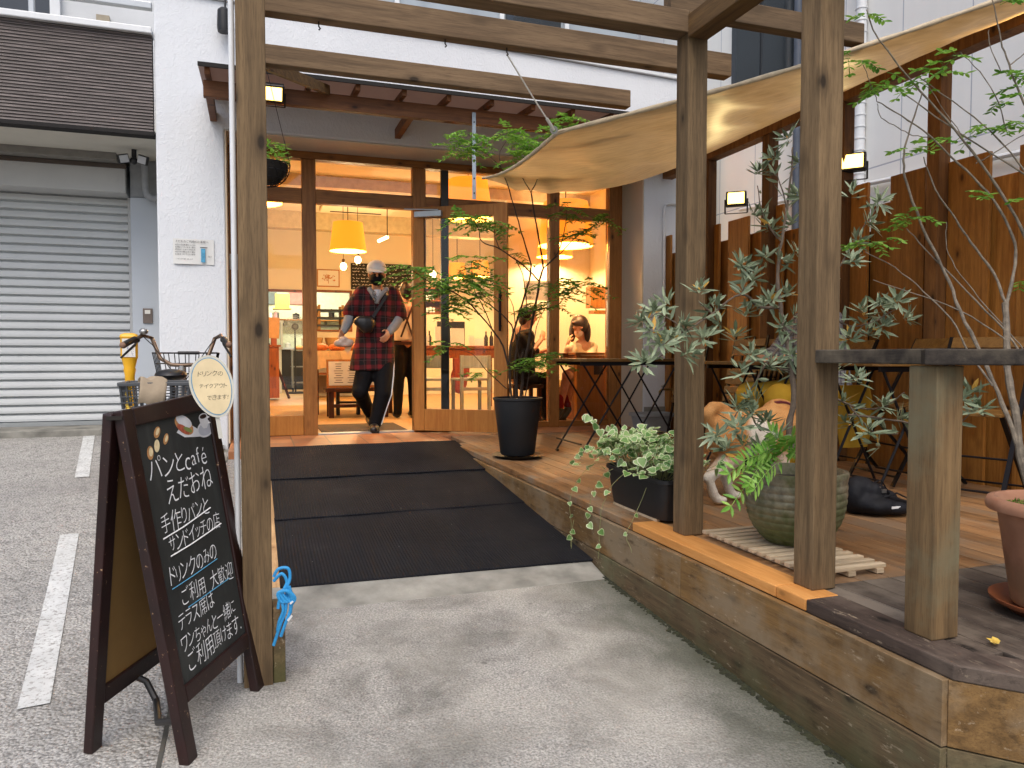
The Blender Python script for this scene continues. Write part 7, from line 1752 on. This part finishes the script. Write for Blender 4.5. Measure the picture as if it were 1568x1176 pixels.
for q in (-1, 1): b.ball(hp+dr*.070+s*(q*.040)+Vector((0,0,.022)), .011, n=8)
b.build('eyes', m_black, t, smooth=True)
b = MB(); c_ = hp.lerp(D_(2.66, 3.34, .4), .55); ax_ = (hp-D_(2.66, 3.34, .4)).normalized(); b.lathe([(.098, -.014), (.106, -.014), (.106, .014), (.098, .014), (.098, -.014)], tuple(c_), 24, axis=ax_)
tag(b.build('dog_collar', M_plain('dark red webbing', '#5a1a22', .7), None), 'dark red collar worn by the orange and white dog', 'collar')
# ================================================================ DECK FURNITURE
def bistro_table(x0, x1, y0, y1, zt, label, group='black folding bistro tables', wood=True):
    cx, cy_ = (x0+x1)/2, (y0+y1)/2
    t = thing('bistro_table', label, 'table', (cx, cy_, 0), group)
    mb = MB(); c = .06; mb.prism([(x0+c, y0), (x1-c, y0), (x1, y0+c), (x1, y1-c), (x1-c, y1), (x0+c, y1), (x0, y1-c), (x0, y0+c)], zt-.022, zt, 'xy'); mb.build('tabletop', m_chairslat if wood else m_blackm, t, bevel=.004)
    mb = MB(); mb.box(x0+.04, x1-.04, y0+.04, y0+.06, zt-.05, zt-.0225); mb.box(x0+.04, x1-.04, y1-.06, y1-.04, zt-.05, zt-.0225); mb.build('apron', m_blackm, t)
    for y, k in ((y0+.05, 0), (y1-.05, 1)):
        a0, a1 = x0+.06+.01*k, x1-.06
        for (p, q) in (((a0, y, zt-.04), (a1+.02, y, .008)), ((a1, y+.014, zt-.04), (a0-.02, y+.014, .008))):
            mb = MB(); mb.tube([p, q], .0075, 8); mb.tube([q, (q[0], q[1]+(.03 if k == 0 else -.03), .008)], .010, 8); mb.build('leg', m_blackm, t, smooth=True)
    for x, z in ((x0+.045, .10), (x1-.045, .10)):
        mb = MB(); mb.tube([(x, y0+.05, z), (x, y1-.05, z)], .006, 6); mb.build('stretcher', m_blackm, t)
    return t
bistro_table(2.16, 2.70, 4.86, 5.42, .715, 'folding bistro table with thin black legs beside the tall black pot')
bistro_table(2.74, 3.26, 5.20, 5.74, .713, 'folding bistro table by the white pier, further right of the one by the black pot')
bistro_table(2.96, 3.40, 2.95, 3.42, .705, 'folding bistro table whose legs show under the blackened handrail')
bistro_table(2.92, 3.38, 3.98, 4.52, .70, 'folding bistro table in front of the customer in the checked shirt')
def folding_chair(c, yaw, label, lean=0, group='black folding chairs with wooden slats'):
    """chair faces +x before yaw"""
    t = thing('folding_chair', label, 'folding chair', tuple(c), group)
    M = Matrix.Translation(Vector(c)) @ Matrix.Rotation(yaw, 4, 'Z') @ Matrix.Rotation(lean, 4, 'Y')
    T = lambda x, y, z: M @ Vector((x, y, z))
    for s in (-.20, .20):
        mb = MB(); mb.bar(T(.24, s, .01), T(-.20, s, .84), .012, .022, up=T(0,1,0)-T(0,0,0)); mb.build('long_bar', m_blackm, t)
        mb = MB(); s2 = s*.86; mb.bar(T(-.24, s2, .01), T(.17, s2, .44), .012, .022, up=T(0,1,0)-T(0,0,0)); mb.build('short_bar', m_blackm, t)
    mb = MB()
    for z, x in ((.06, .213), (.22, .128)): mb.tube([T(x, -.2, z), T(x, .2, z)], .006, 6)
    mb.tube([T(-.20, -.17, .05), T(-.20, .17, .05)], .006, 6); mb.build('crossbar', m_blackm, t)
    for i in range(6):
        x = -.17+i*.068; mb = MB(); q = [T(x, -.185, .435), T(x+.055, -.185, .435), T(x+.055, .185, .435), T(x, .185, .435)]
        up = (T(0,0,.016)-T(0,0,0)); mb.add(q+[p+up for p in q], [(0,3,2,1),(4,5,6,7),(0,1,5,4),(1,2,6,5),(2,3,7,6),(3,0,4,7)]); mb.build('seat_slat', m_chairslat, t, bevel=.002)
    for i in range(2):
        z = .70+i*.075; x = -.126-(z-.70)*.53; q = [T(x, -.19, z), T(x-.03, -.19, z+.058), T(x-.03, .19, z+.058), T(x, .19, z)]
        up = T(.012,0,.006)-T(0,0,0); mb = MB(); mb.add(q+[p+up for p in q], [(0,3,2,1),(4,5,6,7),(0,1,5,4),(1,2,6,5),(2,3,7,6),(3,0,4,7)]); mb.build('back_slat', m_chairslat, t, bevel=.002)
    return t
folding_chair((3.58, 2.93, 0), R(200), 'black folding chair at the right, its wooden seat below the handrail')
folding_chair((3.60, 4.02, 0), R(180), 'black folding chair under the customer in the checked shirt')
folding_chair((3.62, 3.40, 0), R(170), 'black folding chair between the handrail table and the fence')
# folded chairs leaning in a stack against the fence
def folded_chair(x, y, label):
    t = thing('folded_chair', label, 'folding chair', (x, y, 0), 'folded chairs leaning against the fence')
    e = Vector((.16, .0, .80)).normalized(); B = lambda a, s, o=0: Vector((x, y, .01)) + e*a + Vector((0, s, 0)) + Vector((-.8, 0, .16))*o
    for s in (-.2, .2):
        mb = MB(); mb.bar(B(0, s), B(.90, s), .02, .012); mb.build('long_bar', m_blackm, t)
        mb = MB(); mb.bar(B(.02, s*.8, .03), B(.62, s*.8, .02), .02, .012); mb.build('short_bar', m_blackm, t)
    for i in range(5):
        a = .30+i*.068; mb = MB(); mb.add([B(a, -.18, .035), B(a+.052, -.18, .035), B(a+.052, .18, .035), B(a, .18, .035), B(a, -.18, .05), B(a+.052, -.18, .05), B(a+.052, .18, .05), B(a, .18, .05)], [(0,3,2,1),(4,5,6,7),(0,1,5,4),(1,2,6,5),(2,3,7,6),(3,0,4,7)]); mb.build('seat_slat', m_chairslat, t, bevel=.002)
    for i in range(2):
        a = .74+i*.075; mb = MB(); mb.add([B(a, -.19, .0), B(a+.055, -.19, .0), B(a+.055, .19, .0), B(a, .19, .0), B(a, -.19, .014), B(a+.055, -.19, .014), B(a+.055, .19, .014), B(a, .19, .014)], [(0,3,2,1),(4,5,6,7),(0,1,5,4),(1,2,6,5),(2,3,7,6),(3,0,4,7)]); mb.build('back_slat', m_chairslat, t, bevel=.002)
for i, lab in enumerate(('folded chair frontmost in the stack leaning on the fence, slats showing', 'folded chair second in the stack leaning on the fence', 'folded chair innermost in the stack, nearest the fence boards')):
    folded_chair(3.50+.09*i, 4.95, lab)
folded_chair(3.58, 5.85, 'folded chair leaning alone near the water tap')
# backpack
t = thing('backpack', 'black nylon backpack slumped on the deck by the ribbed pot', 'backpack', (2.72, 2.72, 0))
m_nyl = M_plain('black nylon', '#15161b', .7, var=.5, vs=14, bump=1.0, bs=26, spec=.25)
mb = MB(); c = Vector((2.70, 2.78, 0))
mb.ball(c+Vector((-.03, .03, .09)), .10, .09, .10, 16); mb.ball(c+Vector((-.02, .02, .145)), .095, .075, .06, 14); mb.ball(c+Vector((.06, .0, .10)), .09, .07, .07, 14); mb.ball(c+Vector((.10, -.05, .085)), .07, .06, .05, 12); mb.ball(c+Vector((-.075, .0, .10)), .05, .06, .08, 12); mb.ball(c+Vector((.02, -.045, .12)), .05, .05, .06, 12); mb.ball(c+Vector((.03, -.06, .055)), .11, .10, .055, 16); mb.ball(c+Vector((.12, -.10, .045)), .12, .07, .045, 16); mb.ball(c+Vector((.0, -.03, .06)), .10, .08, .06, 14)
k9 = .84; SCL = lambda mb_: setattr(mb_, 'v', [(c.x+(x-c.x)*k9, c.y+(y-c.y)*k9, z*k9) for x, y, z in mb_.v])
SCL(mb); bd_ = remeshed(mb, 'bag_body', m_nyl, t, .009, 3)
mb = MB(); pts = [c+Vector((.04, -.10, .10)), c+Vector((.09, -.14, .13)), c+Vector((.15, -.16, .10)), c+Vector((.20, -.17, .04))]; mb.tube(pts, .012, 8, flat=.4); pts = [c+Vector((.0, -.04, .17)), c+Vector((.06, -.06, .19)), c+Vector((.08, -.10, .12))]; mb.tube(pts, .010, 8, flat=.4); SCL(mb); mb.build('strap', m_nyl, t, smooth=True)
mb = MB(); mb.box(c.x+.035, c.x+.095, c.y-.162, c.y-.158, .05, .062); SCL(mb); mb.build('tag', m_white, bd_)
mb = MB(); mb.obox(c+Vector((.05, -.09, .135)), (.03, .01, .02)); mb.obox(c+Vector((.03, -.075, .15)), (.02, .01, .016)); SCL(mb); mb.build('buckle', m_chrome, t)
# yellow bag hung on the chair behind the post
t = thing('yellow_tote', 'flat mustard yellow tote hanging from a chair to the right of the tall post', 'bag', (3.30, 3.62, .1))
mb = MB(); a = W(1296, 590, d=4.35); mb.loft([(a+Vector((.06, 0, .0)), .10, .03, fx, fy), (a+Vector((.07, 0, -.20)), .13, .045, fx, fy), (a+Vector((.06, 0, -.36)), .09, .03, fx, fy)], 16, p=3); mb.build('bag', cloth('mustard canvas', '#a9862c'), t, smooth=True)
mb = MB(); mb.tube([a+Vector((-.01, 0, -.01)), a+Vector((.02, 0, .16)), a+Vector((.10, 0, .16)), a+Vector((.13, 0, -.01))], .007, 6); mb.build('handle', cloth('mustard strap', '#8f7024'), t, smooth=True)
# plastic trough, tap, pier conduit
t = thing('plastic_trough', 'pale grey plastic trough on the deck under the water tap', 'trough', (3.63, 6.42, 0))
mb = MB(); mb.loft([((3.63, 6.42, .002), .155, .10, fx, fy), ((3.63, 6.42, .15), .18, .125, fx, fy), ((3.63, 6.42, .155), .20, .145, fx, fy), ((3.63, 6.42, .185), .20, .145, fx, fy), ((3.63, 6.42, .185), .18, .125, fx, fy), ((3.63, 6.42, .05), .15, .10, fx, fy)], 36, p=6); mb.build('tub', M_plain('pale grey plastic', '#a3a5a3', .6, var=.1, vs=6), t, smooth=True)
tp = W(1013, 598, Y=6.3)
t = thing('water_tap', 'small brass water tap on the fence above the grey trough', 'tap', tuple(tp))
mb = MB(); mb.tube([(tp.x+.12, tp.y, tp.z+.01), (tp.x, tp.y, tp.z+.01), (tp.x-.02, tp.y, tp.z-.01), (tp.x-.02, tp.y, tp.z-.045)], .011, 8); mb.build('spout', M_plain('dull brass', '#8a7448', .4, .8), t, smooth=True)
mb = MB(); mb.ball((tp.x+.015, tp.y, tp.z+.045), .02, .02, .012); mb.tube([(tp.x+.015, tp.y, tp.z), (tp.x+.015, tp.y, tp.z+.045)], .006, 6); mb.build('handle', m_chrome, t, smooth=True)
mb = MB(); mb.lathe([(0, -.015), (.014, -.015), (.014, .015), (0, .015)], (tp.x-.02, tp.y, tp.z-.055), 10); mb.build('hose_nozzle', m_white, t)
t = thing('wall_conduit', 'white conduit bending into the white pier beside the fence', 'conduit', (3.93, 6.69, 0))
mb = MB(); mb.tube([(3.905, 6.685, .9), (3.905, 6.685, 2.20), (3.915, 6.685, 2.245), (3.95, 6.685, 2.262), (4.05, 6.685, 2.265)], .014, 10); mb.build('pipe', m_white, t, smooth=True)
